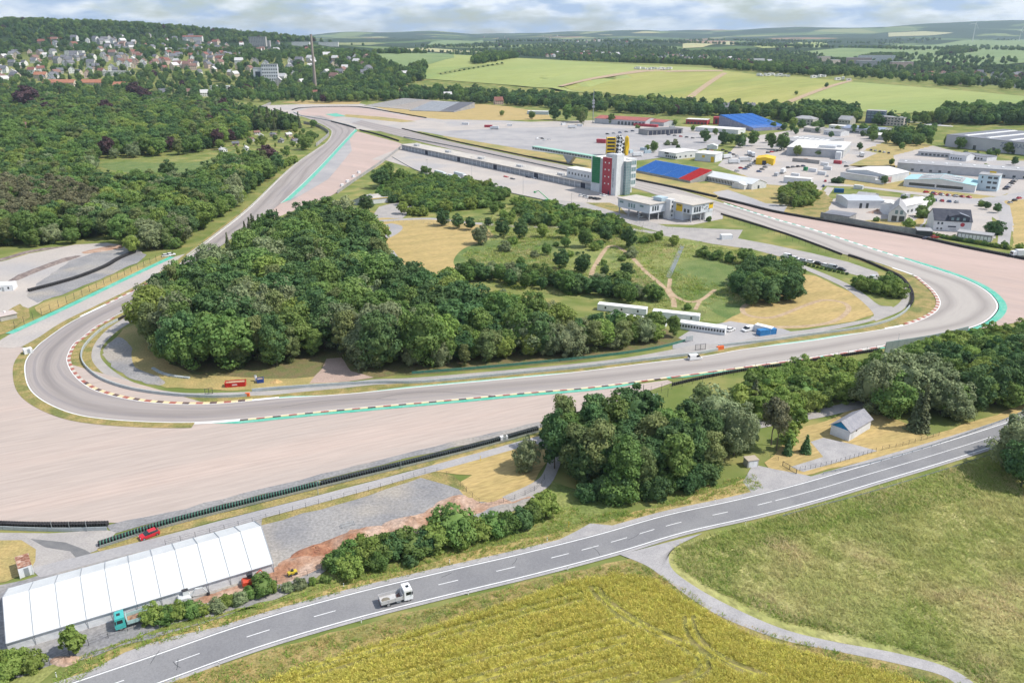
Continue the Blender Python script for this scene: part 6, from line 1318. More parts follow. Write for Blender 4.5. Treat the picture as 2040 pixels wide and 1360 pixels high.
# skips and heaps beside the hairpin wood
def skip(p, rz, L, W, Hh, m, label, fill=None):
    e = empty('skip', p, rz, label, 'skip'); t = .06
    MB().extr([(-L / 2 + .2, 0), (L / 2 - .2, 0), (L / 2, Hh), (-L / 2, Hh)], -W / 2, -W / 2 + t).build('side', m, e); MB().extr([(-L / 2 + .2, 0), (L / 2 - .2, 0), (L / 2, Hh), (-L / 2, Hh)], W / 2 - t, W / 2).build('side', m, e)
    for s in (-1, 1): MB().extx([(-W / 2 + t, 0), (W / 2 - t, 0), (W / 2 - t, Hh + .1), (-W / 2 + t, Hh + .1)], s * (L / 2 - .12) - .05, s * (L / 2 - .12) + .05).build('end', m, e)
    MB().box(-L / 2 + .25, L / 2 - .25, -W / 2 + t, W / 2 - t, .02, Hh * .8).build('fill', fill or M_DIRT, e)
    for x in np.linspace(-L / 2 + .5, L / 2 - .5, 5): MB().box(x - .05, x + .05, -W / 2 - .06, -W / 2, .05, Hh).build('rib', m, e)
    return e
s_ = skip(G(470, 768), heading((448, 770), (492, 767)), 6.2, 2.2, 1.5, paintm('skip_red', (.50, .015, .02)), 'red skip full of rubble beside the hairpin wood')
MB().box(-.9, .6, -1.17, -1.16, .6, 1.0).build('lettering', mat('skip_lettering', (.75, .6, .6)), s_)
skip(G(519, 761), heading((508, 763), (532, 760)), 2.2, 1.7, 1.3, paintm('skip_blue', (.02, .07, .30)), 'small blue skip beside the red one')
e = empty('water_tank', G(510, 759), 0, 'white upright tank behind the blue skip', 'tank'); MB().cyl_z(0, 0, .35, 0, 1.9).build('body', M_LIGHTW, e); MB().cyl_z(0, 0, .37, 1.9, 2.0).build('lid', M_STEEL, e)
def heap(name, c, rx, ry, hh, m, label, seed=0, cat='heap', rz=0):
    n, k = 22, 8; rg = random.Random(seed); vs = [(0, 0, hh)]; ph = [rg.uniform(0, 6.3) for _ in range(4)]
    for j in range(1, k):
        t = j / (k - 1)
        for i in range(n):
            a = 6.283 * i / n; w = 1 + .16 * math.sin(2 * a + ph[0]) + .12 * math.sin(3 * a + ph[1]) + .06 * rg.uniform(-1, 1)
            vs.append((math.cos(a) * rx * t * w, math.sin(a) * ry * t * w, hh * (1 - t) ** 1.1 * (1 + .22 * math.sin(3 * a + 4 * t + ph[2])) + (.0 if j == k - 1 else rg.uniform(0, .1) * hh) - (.15 if j == k - 1 else 0)))
    fs = [(0, 1 + i, 1 + (i + 1) % n) for i in range(n)] + [(1 + (j - 1) * n + i, 1 + j * n + i, 1 + j * n + (i + 1) % n, 1 + (j - 1) * n + (i + 1) % n) for j in range(1, k - 1) for i in range(n)]
    o = MB().add(vs, fs).build(name, m); o.location = c; o.rotation_euler = (0, 0, rz); tag(o, label, cat); return o
heap('sand_heap', G(550, 762), 1.9, 1.3, 1.0, mat('yellow_sand', (.52, .36, .16), (.46, .31, .14), scale=1.5), 'small heap of yellow sand beside the blue skip', 1)
heap('earth_heap', G(705, 1075), 8.5, 3.6, 1.6, M_SOIL, 'long red earth heap behind the hedge in the site yard', 2, rz=.4)
heap('earth_heap', G(628, 1098), 4.6, 2.6, 1.3, mat('brown_red_soil', (.26, .115, .07), (.35, .18, .11), scale=.6, fine=2, fine_amt=.25), 'dark red brown earth heap near the marquee end', 3, rz=.3)
heap('earth_heap', G(820, 1040), 6.5, 3.4, 1.4, M_SOIL, 'red earth heap in the middle of the site yard edge', 4, rz=.4)
heap('earth_heap', G(905, 1000), 5.5, 2.4, 1.0, M_SOIL, 'low red earth heap at the far end of the site yard', 5, rz=.5)
heap('earth_heap', G(590, 1120), 4.5, 2.2, .7, M_SOIL, 'flat pale red earth heap beside the roller', 6, rz=.3)
heap('earth_heap', G(440, 1186), 5.5, 1.6, .6, M_SOIL, 'narrow earth heap along the marquee wall', 7, rz=.45)
heap('earth_heap', G(128, 1316), 2.4, 1.6, .7, M_SOIL, 'small red earth heap behind the left marquee shrub', 8)
# metal frame on the site yard, poles
e = empty('metal_crate', G(693, 1047), heading((678, 1050), (706, 1043)), 'empty galvanised frame lying on the grey site yard', 'frame')
for z in (.05, .55):
    MB().tube([(-1.4, -.5, z), (1.4, -.5, z), (1.4, .5, z), (-1.4, .5, z), (-1.4, -.5, z)], .05, 5).build('ring', M_STEEL, e)
for x in (-1.4, 1.4):
    for y in (-.5, .5): MB().tube([(x, y, 0), (x, y, .6)], .05, 5).build('upright', M_STEEL, e)
def mast(px, py, top, label, r=.09, m=None, arms=0, name='lamp_post', cat='lamp post', group=None):
    p = T(px, py); h = height_at(p, top); e = empty(name, p, 0, label, cat, group)
    MB().tube([(0, 0, 0), (0, 0, h)], r, 6, r * .6).build('pole', m or M_STEEL, e)
    for k in range(arms):
        s = -1 if k % 2 else 1; z = h - .15 - .5 * (k // 2); MB().box(min(0, s * .9), max(0, s * .9), -.08, .08, z, z + .12).build('lamp_arm', m or M_STEEL, e)
    return e
for i, (x, y, t, w) in enumerate(((852, 358, 318, 'behind the three white lorries'), (940, 366, 312, 'beside the white van in the paddock'), (1042, 388, 340, 'between racing cars and paddock edge'), (1138, 414, 385, 'near the paddock exit'), (1170, 402, 392, 'beside the lower paddock grass'))):
    mast(x, y, t, 'thin tall floodlight pole ' + w, .10, arms=2, group='paddock light poles')
mast(634, 985, 958, 'grey camera post beside the belted tyre barrier', .08, arms=1); mast(799, 934, 915, 'thin grey post standing in the long tyre barrier', .08); mast(1281, 790, 766, 'dark floodlight column behind the roadside copse', .12, M_DSTEEL)
mast(1787, 692, 664, 'white camera post beside the overgrown screen wall', .1, M_LIGHTW)
mast(105, 1058, 1036, 'grey post behind the left steel barrier', .07); mast(140, 1058, 1038, 'thin grey pole of the left tyre barrier', .06); mast(174, 1058, 1036, 'grey post near the right end of the left tyre barrier', .07)
# yellow hydrant markers
for (x, y, w) in ((1133, 1050, 'in the tall grass beside the layby'), (957, 918, 'on the dry lawn below the perimeter lane')):
    e = empty('marker_pole', G(x, y), 0, 'thin yellow marker pole ' + w, 'pole'); MB().cyl_z(0, 0, .06, 0, 1.5, 6).build('pole', mat('marker_yellow', (.7, .5, .05)), e)
# gates
def gate(a, b, h, label):
    p, q = G(*a), G(*b); L = (q - p).length; e = empty('gate', p, math.atan2(q.y - p.y, q.x - p.x), label, 'gate')
    for x in (0, L / 2, L): MB().box(x - .06, x + .06, -.06, .06, 0, h).build('post', M_DSTEEL, e)
    for z in (.15, h - .1): MB().box(0, L, -.03, .03, z, z + .07).build('rail', M_DSTEEL, e)
    n = int(L / .3)
    for i in range(1, n): MB().box(L * i / n - .015, L * i / n + .015, -.015, .015, .2, h - .1).build('bar', M_DSTEEL, e)
gate((1559, 928), (1586, 944), 1.4, 'dark steel gate across the house driveway'); gate((1385, 698), (1405, 696), 2.2, 'dark steel gate frame on the service road beside the white van'); gate((409, 786), (424, 784), 2.0, 'dark steel gate frame on the service road inside the hairpin')
# signboard panel next to the cabins
e = empty('notice_panel', G(1366, 682), heading((1366, 682), (1384, 679)), 'grey panel at the end of the hairpin wood rail', 'panel'); MB().box(0, 2.9, -.05, .05, .5, 2.2).build('board', M_GREYW, e)
for x in (.1, 2.8): MB().box(x - .05, x + .05, .05, .15, 0, 2.2).build('post', M_DSTEEL, e)

# ================================================================== house with blue gable
def gable_house(name, A, B, depth, eave, ridge, wallm, roofm, label, gablem=None, wins=(), cat='house', over=.35, ridge_along='y', door=None, group=None):
    """A,B: photo points of the gable front base (left, right); ridge runs away from it"""
    p, q = G(*A), G(*B); L = (q - p).length; e = empty(name, p, math.atan2(q.y - p.y, q.x - p.x), label, cat, group)
    MB().box(0, L, 0, depth, 0, eave).build('wall', wallm, e)
    mb = MB(); mb.extr([(0.02, eave), (L - .02, eave), (L / 2, ridge)], 0.02, depth - .02); mb.build('gable', gablem or wallm, e)
    rf = None
    for s in (0, 1):
        sl = (ridge - eave) / (L / 2); x0, x1 = (-over, L / 2) if s == 0 else (L + over, L / 2); z0 = eave - sl * over + .03; z1 = ridge + .03
        mb = MB(); t = .14
        mb.add([(x0, -over, z0), (x1, -over, z1), (x1, depth + over, z1), (x0, depth + over, z0), (x0, -over, z0 + t), (x1, -over, z1 + t), (x1, depth + over, z1 + t), (x0, depth + over, z0 + t)], [(3, 2, 1, 0), (4, 5, 6, 7), (0, 1, 5, 4), (1, 2, 6, 5), (2, 3, 7, 6), (3, 0, 4, 7)])
        rf = mb.build('roof', roofm, e)
    for (face, u, w, z0, z1) in wins:
        if face == 'f': MB().box(u - w / 2, u + w / 2, -.04, .01, z0, z1).build('window', GLASS, e)
        elif face == 'r': MB().box(L - .01, L + .04, u - w / 2, u + w / 2, z0, z1).build('window', GLASS, e)
        else: MB().box(-.04, .01, u - w / 2, u + w / 2, z0, z1).build('window', GLASS, e)
    if door: MB().box(L - .01, L + .05, door[0] - .5, door[0] + .5, 0.02, 2.05).build('door', mat('house_door', (.55, .56, .57)), e)
    return e
M_HWALL = mat('house_render', (.66, .67, .70), (.60, .61, .64), scale=.8, rough=.85, coords='object'); M_SLATE = mat('slate_roof', (.235, .235, .265), (.29, .285, .31), scale=.8, rough=.75, coords='object', fine=4, fine_amt=.12)
h_ = gable_house('pump_house', (1653, 865), (1687, 878), 10.6, 2.75, 4.5, M_HWALL, M_SLATE, 'small white house with blue gable and grey roof on the dry plot', gablem=mat('blue_boarding', (.01, .19, .40), (.012, .22, .45), scale=2, rough=.6), wins=[('r', 1.2, .5, 2.0, 2.3), ('r', 2.0, .5, 2.0, 2.3), ('r', 3.3, .6, 1.7, 2.2)], door=(1.6,))
h_.scale = (1.1, 1.08, 1.08)
e = empty('garage_box', G(1489, 932), heading((1489, 932), (1511, 929)), 'small grey garage with white doors at the end of the driveway', 'garage')
MB().box(0, 2.9, 0, 2.2, 0, 1.9).build('wall', M_CONC, e); MB().box(-.12, 3.02, -.12, 2.32, 1.9, 2.06).build('roof', mat('tan_felt', (.42, .36, .30)), e)
for x in (.35, 1.5): MB().box(x, x + 1.1, -.04, .01, .05, 1.65).build('door', mat('white_door', (.72, .72, .72)), e)

tyre_wall('black_barrier', [(60, 581), (110, 568), (160, 553), (210, 533), (240, 516), (272, 503)], 'long curved black tyre barrier on the grey lot at the left', rows=2, step=.8, h=1.2, r=.42)
def bank(name, pxs, w, hh, m, label):
    c = run(pxs, 2.5); ns = normals2d(c); n = len(c); prof = [(-.5, -.1), (-.28, .6), (-.05, 1.0), (.2, .75), (.5, -.1)]; vs = []
    for i, (p, q) in enumerate(zip(c, ns)):
        k = min(1, i / 3, (n - 1 - i) / 3) * rnd.uniform(.85, 1.1)
        vs += [(p.x - c[0].x + q.x * u * w, p.y - c[0].y + q.y * u * w, v * hh * k if v > 0 else v) for u, v in prof]
    fs = [(i * 5 + j, i * 5 + j + 1, i * 5 + j + 6, i * 5 + j + 5) for i in range(n - 1) for j in range(4)]
    o = MB().add(vs, fs).build(name, m); o.location = c[0]; tag(o, label, 'earth bank')
bank('earth_bank_mound', [(18, 562), (60, 544), (110, 525), (160, 509)], 5.0, 1.3, M_DARKSOIL, 'dark soil bank on the beige lot at the left edge')
bank('earth_bank_mound', [(-40, 530), (20, 513), (60, 502), (130, 491)], 3.0, .9, M_DARKSOIL, 'thin dark soil bank along the upper rim of the beige lot')
e = empty('marshal_hut', G(2, 641), heading((2, 641), (44, 632)), 'low hut with flat pinkish roof at the left edge', 'hut')
MB().box(0, 5.6, 0, 5.0, 0, 1.9).build('wall', M_CONC, e); MB().box(-.3, 5.9, -.3, 5.3, 1.9, 2.1).build('roof', mat('pink_felt_roof', (.52, .44, .41), (.46, .40, .38), scale=.6), e); MB().box(2.5, 3.1, 3.9, 4.5, 2.1, 2.7).build('vent', M_LIGHTW, e)

wall_path('stored_barrier_row', [(304, 734), (322, 744), (345, 750), (378, 754)], .5, .9, M_GREYW, 'row of stored pale barrier sections at the edge of the hairpin wood', seg=2.2, cat='barrier sections', gap=.12)
for i, (x, y) in enumerate(((680, 372), (691, 364), (703, 354), (714, 346))): box_container(G(x, y), R(40), 2.2, 1.6, 1.6, M_CABIN, ['lowest', 'second', 'third', 'uppermost'][i] + ' white block in the row beside the gravel trap fence', M_CABROOF, doors=False, cat='block')
for i, (x, y) in enumerate(((332, 511), (341, 509))): car(G(x, y), R(25), 'white', ['white car parked at the upper end of the green strip', 'second white car beside the wood at the green strip'][i])
# ================================================================== buildings
M_WHITEW = mat('white_cladding', (.66, .67, .68), (.60, .61, .63), scale=.3, rough=.6, coords='object', fine=1.5, fine_amt=.06)
M_GREYC = mat('grey_cladding', (.44, .45, .47), (.39, .40, .42), scale=.3, rough=.6, coords='object', fine=1.5, fine_amt=.06)
M_BLUEC = mat('pale_blue_cladding', (.42, .52, .58), (.38, .48, .54), scale=.3, rough=.6, coords='object')
M_ROOFW = mat('white_roof', (.70, .68, .65), (.60, .58, .56), scale=.06, rough=.8, coords='object', fine=.6, fine_amt=.08)
M_ROOFG = mat('grey_roof', (.36, .36, .37), (.30, .30, .31), scale=.08, rough=.8, coords='object', fine=.6, fine_amt=.1)
M_ROOFD = mat('dark_roof', (.16, .165, .19), (.20, .205, .23), scale=.08, rough=.7, coords='object', fine=.6, fine_amt=.1)
M_ROOFBEIGE = mat('beige_roof', (.50, .46, .41), (.43, .40, .37), scale=.1, rough=.9, coords='object', fine=.8, fine_amt=.1)
M_ROOFR = mat('red_tiles', (.42, .13, .08), (.34, .11, .07), scale=.3, rough=.85, coords='object', fine=2, fine_amt=.15)
M_ROOFO = mat('orange_tiles', (.52, .20, .11), (.45, .17, .10), scale=.3, rough=.85, coords='object')
M_REDROOF = mat('dull_red_roof', (.36, .12, .10), (.30, .10, .09), scale=.2, rough=.8, coords='object')
M_BLUE = mat('blue_seats', (.03, .15, .46), (.05, .19, .52), scale=.7, rough=.6, coords='object'); M_REDS = mat('red_seats', (.55, .03, .03), (.48, .03, .03), scale=.7, rough=.6, coords='object')
M_YELB = mat('yellow_cladding', (.72, .48, .02), (.66, .43, .02), scale=.4, rough=.55, coords='object')
M_WIN = mat('window_glass', (.05, .065, .08), rough=.12, spec=.6)
M_WINB = mat('glazing_blue_green', (.16, .24, .26), (.22, .30, .32), scale=.3, rough=.12, spec=.6, coords='object')
M_REDP = mat('red_panel', (.42, .055, .075), (.38, .05, .065), scale=.4, rough=.6, coords='object'); M_GREENPN = mat('green_panel', (.02, .17, .07), (.03, .2, .085), scale=.4, rough=.6, coords='object')
def frame_of(A, B):
    p, q = G(*A), G(*B); return p, math.atan2(q.y - p.y, q.x - p.x), (q - p).length
def put(face, L, D, u0, u1, z0, z1, th=.05):
    mb = MB()
    if face == 'f': mb.box(u0, u1, -th, .01, z0, z1)
    elif face == 'r': mb.box(L - .01, L + th, u0, u1, z0, z1)
    elif face == 'l': mb.box(-th, .01, u0, u1, z0, z1)
    elif face == 'b': mb.box(u0, u1, D - .01, D + th, z0, z1)
    return mb
def hall(name, label, A, B, depth, h, wm, rm, roof='flat', rise=1.5, rows=(), over=.25, cat='hall', extras=(), skylights=0, plinth=None, parapet=None, group=None):
    """rows: (face, n, u0, u1, z0, z1, width fraction, material) window rows; faces seen from the front base A-B"""
    p, rz, L = frame_of(A, B); e = empty(name, p, rz, label, cat, group); D = depth
    MB().box(0, L, 0, D, 0, h).build('wall', wm, e)
    if roof == 'flat':
        r_ = MB().box(-over, L + over, -over, D + over, h, h + .35).build('roof', rm, e)
        for i in range(skylights): MB().box(L * (i + .5) / skylights - .8, L * (i + .5) / skylights + .8, D * .42, D * .58, h + .35, h + .75).build('skylight', M_LIGHTW, r_)
    else:
        mb = MB(); t = .2
        if roof == 'gx':
            MB().extx([(0, h), (D, h), (D / 2, h + rise)], 0.02, L - .02).build('gable', wm, e)
            for y0, y1 in ((-over, D / 2), (D + over, D / 2)):
                z0 = h - rise * over / (D / 2) + .03
                mb = MB(); mb.add([(-over, y0, z0), (L + over, y0, z0), (L + over, y1, h + rise + .03), (-over, y1, h + rise + .03)] + [(-over, y0, z0 + t), (L + over, y0, z0 + t), (L + over, y1, h + rise + .03 + t), (-over, y1, h + rise + .03 + t)], [(3, 2, 1, 0), (4, 5, 6, 7), (0, 1, 5, 4), (1, 2, 6, 5), (2, 3, 7, 6), (3, 0, 4, 7)]); r_ = mb.build('roof', rm, e)
                if skylights and y0 < 0:
                    for i in range(skylights):
                        x = L * (i + .5) / skylights; za = h + rise * .45; zb = h + rise * .7
                        MB().add([(x - .7, D * .22, za + .12 + t), (x + .7, D * .22, za + .12 + t), (x + .7, D * .36, zb + .15 + t), (x - .7, D * .36, zb + .15 + t)], [(0, 1, 2, 3)]).build('skylight', M_LIGHTW, r_)
        elif roof == 'gy':
            MB().extr([(0, h), (L, h), (L / 2, h + rise)], 0.02, D - .02).build('gable', wm, e)
            for x0, x1 in ((-over, L / 2), (L + over, L / 2)):
                z0 = h - rise * over / (L / 2) + .03
                mb = MB(); mb.add([(x0, -over, z0), (x1, -over, h + rise + .03), (x1, D + over, h + rise + .03), (x0, D + over, z0), (x0, -over, z0 + t), (x1, -over, h + rise + .03 + t), (x1, D + over, h + rise + .03 + t), (x0, D + over, z0 + t)], [(3, 2, 1, 0), (4, 5, 6, 7), (0, 1, 5, 4), (1, 2, 6, 5), (2, 3, 7, 6), (3, 0, 4, 7)]); r_ = mb.build('roof', rm, e)
        elif roof == 'shed':
            MB().extx([(0, h), (D, h), (D, h + rise)], 0.02, L - .02).build('gable', wm, e)
            mb = MB(); mb.add([(-over, -over, h + .03), (L + over, -over, h + .03), (L + over, D + over, h + rise + .03), (-over, D + over, h + rise + .03), (-over, -over, h + .03 + t), (L + over, -over, h + .03 + t), (L + over, D + over, h + rise + .03 + t), (-over, D + over, h + rise + .03 + t)], [(3, 2, 1, 0), (4, 5, 6, 7), (0, 1, 5, 4), (1, 2, 6, 5), (2, 3, 7, 6), (3, 0, 4, 7)]); mb.build('roof', rm, e)
        elif roof == 'hip':
            q = min(L, D) / 2 * .9; mb = MB(); mb.add([(-over, -over, h), (L + over, -over, h), (L + over, D + over, h), (-over, D + over, h), (q if L > D else L / 2, D / 2 if L > D else q, h + rise), (L - q if L > D else L / 2, D / 2 if L > D else D - q, h + rise)], [(0, 1, 5, 4) if L > D else (0, 1, 4), (1, 2, 5) if L > D else (1, 2, 5, 4), (2, 3, 4, 5) if L > D else (2, 3, 5), (3, 0, 4) if L > D else (3, 0, 4, 5), (3, 2, 1, 0)]); mb.build('roof', rm, e)
    for (face, n, u0, u1, z0, z1, fr, m) in rows:
        for i in range(n):
            c = u0 + (u1 - u0) * (i + .5) / n; w = (u1 - u0) / n * fr / 2
            put(face, L, D, c - w, c + w, z0, z1).build('door' if z0 < .15 and z1 > 1.8 else 'window', m or M_WIN, e)
    for (m, x0, x1, y0, y1, z0, z1, nm) in extras: MB().box(x0, x1, y0, y1, z0, z1).build(nm, m, e)
    return e
def text_on(e, s, size, loc, rot, m, name='lettering', depth=.03):
    c = bpy.data.curves.new(name, 'FONT'); c.body = s; c.size = size; c.extrude = depth; o = bpy.data.objects.new(name, c)
    dg = bpy.context.evaluated_depsgraph_get(); link(o); dg = bpy.context.evaluated_depsgraph_get()
    me = bpy.data.meshes.new_from_object(o.evaluated_get(dg)); bpy.data.objects.remove(o); me.materials.clear(); me.materials.append(m)
    o = add_obj(name, me, e); o.location = loc; o.rotation_euler = rot; return o
# ---- pit building
PA, PB = (801, 298), (1189, 381); pp, prz, PL = frame_of(PA, PB)
e = empty('pit_building', pp, prz, 'long low pit building with garage doors along the paddock', 'pit building')
MB().box(0, PL, .35, 15, 0, 4.3).build('wall', M_GREYC, e); MB().box(-1, PL + 1, -.9, 16, 4.3, 4.75).build('roof', M_ROOFBEIGE, e)
nb = 46; bw = PL / nb; M_GDOOR = mat('garage_door', (.30, .32, .35), (.36, .38, .41), scale=.6, rough=.5, coords='object'); M_PASS = mat('dark_passage_door', (.05, .055, .08))
dm = MB().box(-bw / 2 + .35, bw / 2 - .35, .22, .36, .05, 3.5).mesh('garage_door', M_GDOOR); dk = MB().box(-bw / 2 + .35, bw / 2 - .35, .22, .36, .05, 3.6).mesh('passage_door', M_PASS); pm_ = MB().box(-.26, .26, .05, .36, 0, 4.3).mesh('pillar', M_WHITEW); rail = MB().box(-bw / 2 + .35, bw / 2 - .35, .19, .225, 1.7, 1.85).mesh('door_rail', M_WHITEW)
for i in range(nb):
    pas = i % 9 in (7,); o = add_obj('passage_door' if pas else 'garage_door', dk if pas else dm, e); o.location = ((i + .5) * bw, 0, 0)
    if not pas: add_obj('door_rail', rail, o)
    o = add_obj('pillar', pm_, e); o.location = (i * bw, 0, 0)
for (x, y) in ((852, 289), (910, 302), (975, 315), (1048, 331), (1125, 348)):
    g = G(x, y, 4.75) - pp; c, s = math.cos(-prz), math.sin(-prz); lx, ly = g.x * c - g.y * s, g.x * s + g.y * c
    k = empty('roof_cage', (pp.x + math.cos(prz) * lx - math.sin(prz) * 5, pp.y + math.sin(prz) * lx + math.cos(prz) * 5, 4.75), prz, ['first', 'second', 'third', 'fourth', 'fifth'][[852, 910, 975, 1048, 1125].index(x)] + ' air handling cage on the pit roof counted from its far end', 'roof cage', 'cages on the pit roof')
    MB().box(-3, 3, -1.2, 1.2, 0, 1.5).build('unit', M_GREYC, k)
    for q in np.linspace(-4, 4, 5):
        for w in (-2, 2): MB().tube([(q, w, 0), (q, w, 2.4)], .08, 4).build('post', M_LIGHTW, k)
    for w in (-2, 2): MB().box(-4, 4, w - .06, w + .06, 2.3, 2.42).build('rail', M_LIGHTW, k)
# press block on the roof
o = MB().box(232, 262, 4, 13, 4.75, 11.0).build('press_block', M_WHITEW, e)
for i in range(8): MB().box(234 + i * 3.4, 235.2 + i * 3.4, 3.95, 4.01, 7, 8.6).build('window', M_WIN, o)
MB().box(231.5, 262.5, 3.7, 13.3, 11.0, 11.3).build('press_block_roof', M_ROOFW, o)
# ---- tower
t0 = G(1220, 389); tw = empty('control_tower', t0, prz, 'tall control tower with red panel, green louvres and glass stairwell', 'tower')
MB().box(-22, 0, .3, 18, 0, 22.5).build('wall', M_WHITEW, tw)
gl = MB().box(-21, -13, .02, .32, 6, 23.5).build('green_louvre', M_GREENPN, tw)
for k in range(12): MB().add([(-21, -.03, 7 + k * 1.3), (-13, -.03, 8.4 + k * 1.3), (-13, -.03, 8.55 + k * 1.3), (-21, -.03, 7.15 + k * 1.3)], [(0, 1, 2, 3)]).build('slat', mat('dark_green_slat', (.01, .10, .04)), gl)
MB().box(-13, -10.4, 0.0, .33, 0, 22.5).build('pier', M_GREYC, tw)
rp = MB().box(-10.2, -1.6, -.35, .33, 0, 24.2).build('red_panel', M_REDP, tw)
for k in range(4):
    for x in (-7.6, -4.0): MB().cyl_y(x, 7 + k * 4.6, .55, -.40, -.34, 12).build('round_window', M_LIGHTW, rp)
MB().box(-4.2, -3.0, -.40, -.34, 0.05, 2.4).build('door', M_PASS, rp)
sh = MB().box(-1.5, 3.0, -.2, 6.5, 0, 27.0).build('shaft', M_WHITEW, tw)
text_on(tw, 'SACHSENRING', 1.9, (-1.2 + 1.9, -.25, 5.0), (R(90), R(-90), 0), mat('grey_letters', (.14, .16, .22)))
gs = MB().box(.5, 5.2, 6.5, 11.0, 0, 22.0).build('glass_stair', M_WINB, tw)
for k in range(12): MB().box(.44, 5.26, 6.44, 11.06, 1.6 + k * 1.75, 1.75 + k * 1.75).build('transom', M_STEEL, gs)
for y in (6.5, 8.75, 11.0): MB().box(5.18, 5.3, y - .09, y + .09, 0, 22.3).build('mullion', M_STEEL, gs)
MB().box(.2, 5.5, 6.3, 11.2, 22.0, 22.5).build('stair_roof', M_ROOFW, gs)
of = MB().box(0, 3.2, 11.2, 18, 4.5, 23.2).build('office_wing', M_WHITEW, tw)
for k in range(4):
    MB().box(3.15, 3.28, 11.7, 17.6, 6.2 + k * 4.3, 8.9 + k * 4.3).build('window_band', M_WINB, of)
    for y in (13.6, 15.6): MB().box(3.2, 3.33, y - .08, y + .08, 6.2 + k * 4.3, 8.9 + k * 4.3).build('mullion', M_LIGHTW, of)
MB().box(-22.3, .2, 0.1, 18.3, 22.5, 23.0).build('roof', M_ROOFW, tw); MB().box(-16, -8, 8, 14, 23.0, 25.0).build('plant_room', M_GREYC, tw)
# ---- building on columns
c0 = G(1293, 441); cb = empty('column_building', c0, prz, 'white two wing building raised on columns beside the start straight', 'building')
M_COLW = mat('raised_wing_cladding', (.60, .63, .68), (.55, .58, .63), scale=.2, rough=.6, coords='object')
def wing(x0, x1, y0, y1, z0, z1, rm=M_ROOFBEIGE):
    w = MB().box(x0, x1, y0, y1, z0, z1).build('wing', M_COLW, cb); MB().box(x0 - .5, x1 + .5, y0 - .5, y1 + .5, z1, z1 + .4).build('wing_roof', rm, w); return w
w1 = wing(-26, 0, 0, 15, 4.3, 9.4); w2 = wing(-14, 17, 16.5, 35, 4.6, 9.8)
st = MB().extr([(-1.5, 0), (3.6, 0), (3.6, 11.5), (-.2, 11.5)], 13.0, 16.9).build('stair_tower', M_WHITEW, cb)
MB().box(-8, -1.5, 11, 16.4, 9.9, 12.0).build('plant_room', M_BLUEC, cb)
for k in range(4): MB().box(3.55, 3.66, 14.3, 15.5, 1.6 + k * 2.6, 2.8 + k * 2.6).build('window', M_WIN, st)
for (x, y) in [(-25, .5), (-17, .5), (-9, .5), (-.6, .5), (-.6, 8), (-.6, 12.5), (-17, 8), (-9, 8), (16.4, 17), (16.4, 25), (16.4, 28), (2, 17), (9, 26)]: MB().box(x - .25, x + .25, y - .25, y + .25, 0, 4.6).build('column', M_GREYC, cb)
MB().box(-13.9, 10, 17.2, 34.5, 0, 4.6).build('ground_floor', M_COLW, cb); MB().box(8, 16.8, 28.6, 34.8, 0, 4.6).build('ground_floor', M_WHITEW, cb)
for i in range(3): MB().box(-.02, .06, 2.0 + i * 2.0, 3.3 + i * 2.0, 5.6, 8.3).build('window', M_WIN, w1)
for i in range(3): MB().box(-17.2 + i * 2.1, -16 + i * 2.1, -.06, .02, 5.6, 8.0).build('window', M_WINB, w1)
for x in (-24.5, -8): MB().box(x, x + 3, -.06, .02, 7.2, 8.3).build('window', M_WINB, w1)
for i in range(3): MB().box(16.98, 17.06, 18.2 + i * 2.1, 19.7 + i * 2.1, 5.6, 8.6).build('window', M_WIN, w2)
for i in range(2): MB().box(11.0 + i * 2.6, 12.6 + i * 2.6, 16.44, 16.52, 5.2, 7.2).build('window', M_WIN, w2)
sg = MB().box(5.2, 9.8, 16.38, 16.50, 5.2, 9.3).build('yellow_sign', M_YELB, w2); MB().box(5.9, 9.1, 16.33, 16.39, 8.3, 8.9).build('sign_lettering', M_DSTEEL, sg)
sg = MB().box(17.0, 17.1, 31.0, 34.6, 6.4, 9.5).build('yellow_sign', M_YELB, w2); MB().box(17.1, 17.15, 31.5, 34.1, 8.6, 9.1).build('sign_lettering', M_DSTEEL, sg)
rr = random.Random(4)
for i in range(34):
    y = 24.6 + rr.random() ** 1.3 * 7.5; z = 9.0 - (y - 24.6) * .42 + rr.uniform(-1.6, .9); s = rr.uniform(.28, .6)
    if z < 4.9 or z > 9.4: continue
    MB().add([(17.06, y, z - s * .5), (17.06, y + s, z - .1), (17.06, y + s * .8, z + s * .6), (17.06, y - s * .3, z + s * .35)], [(0, 1, 2, 3)]).build('checker_flake', M_DSTEEL, w2)
car(c0 + Vector((math.cos(prz) * -11 - math.sin(prz) * 4, math.sin(prz) * -11 + math.cos(prz) * 4, 0)), prz, 'white', 'white car parked under the column building')
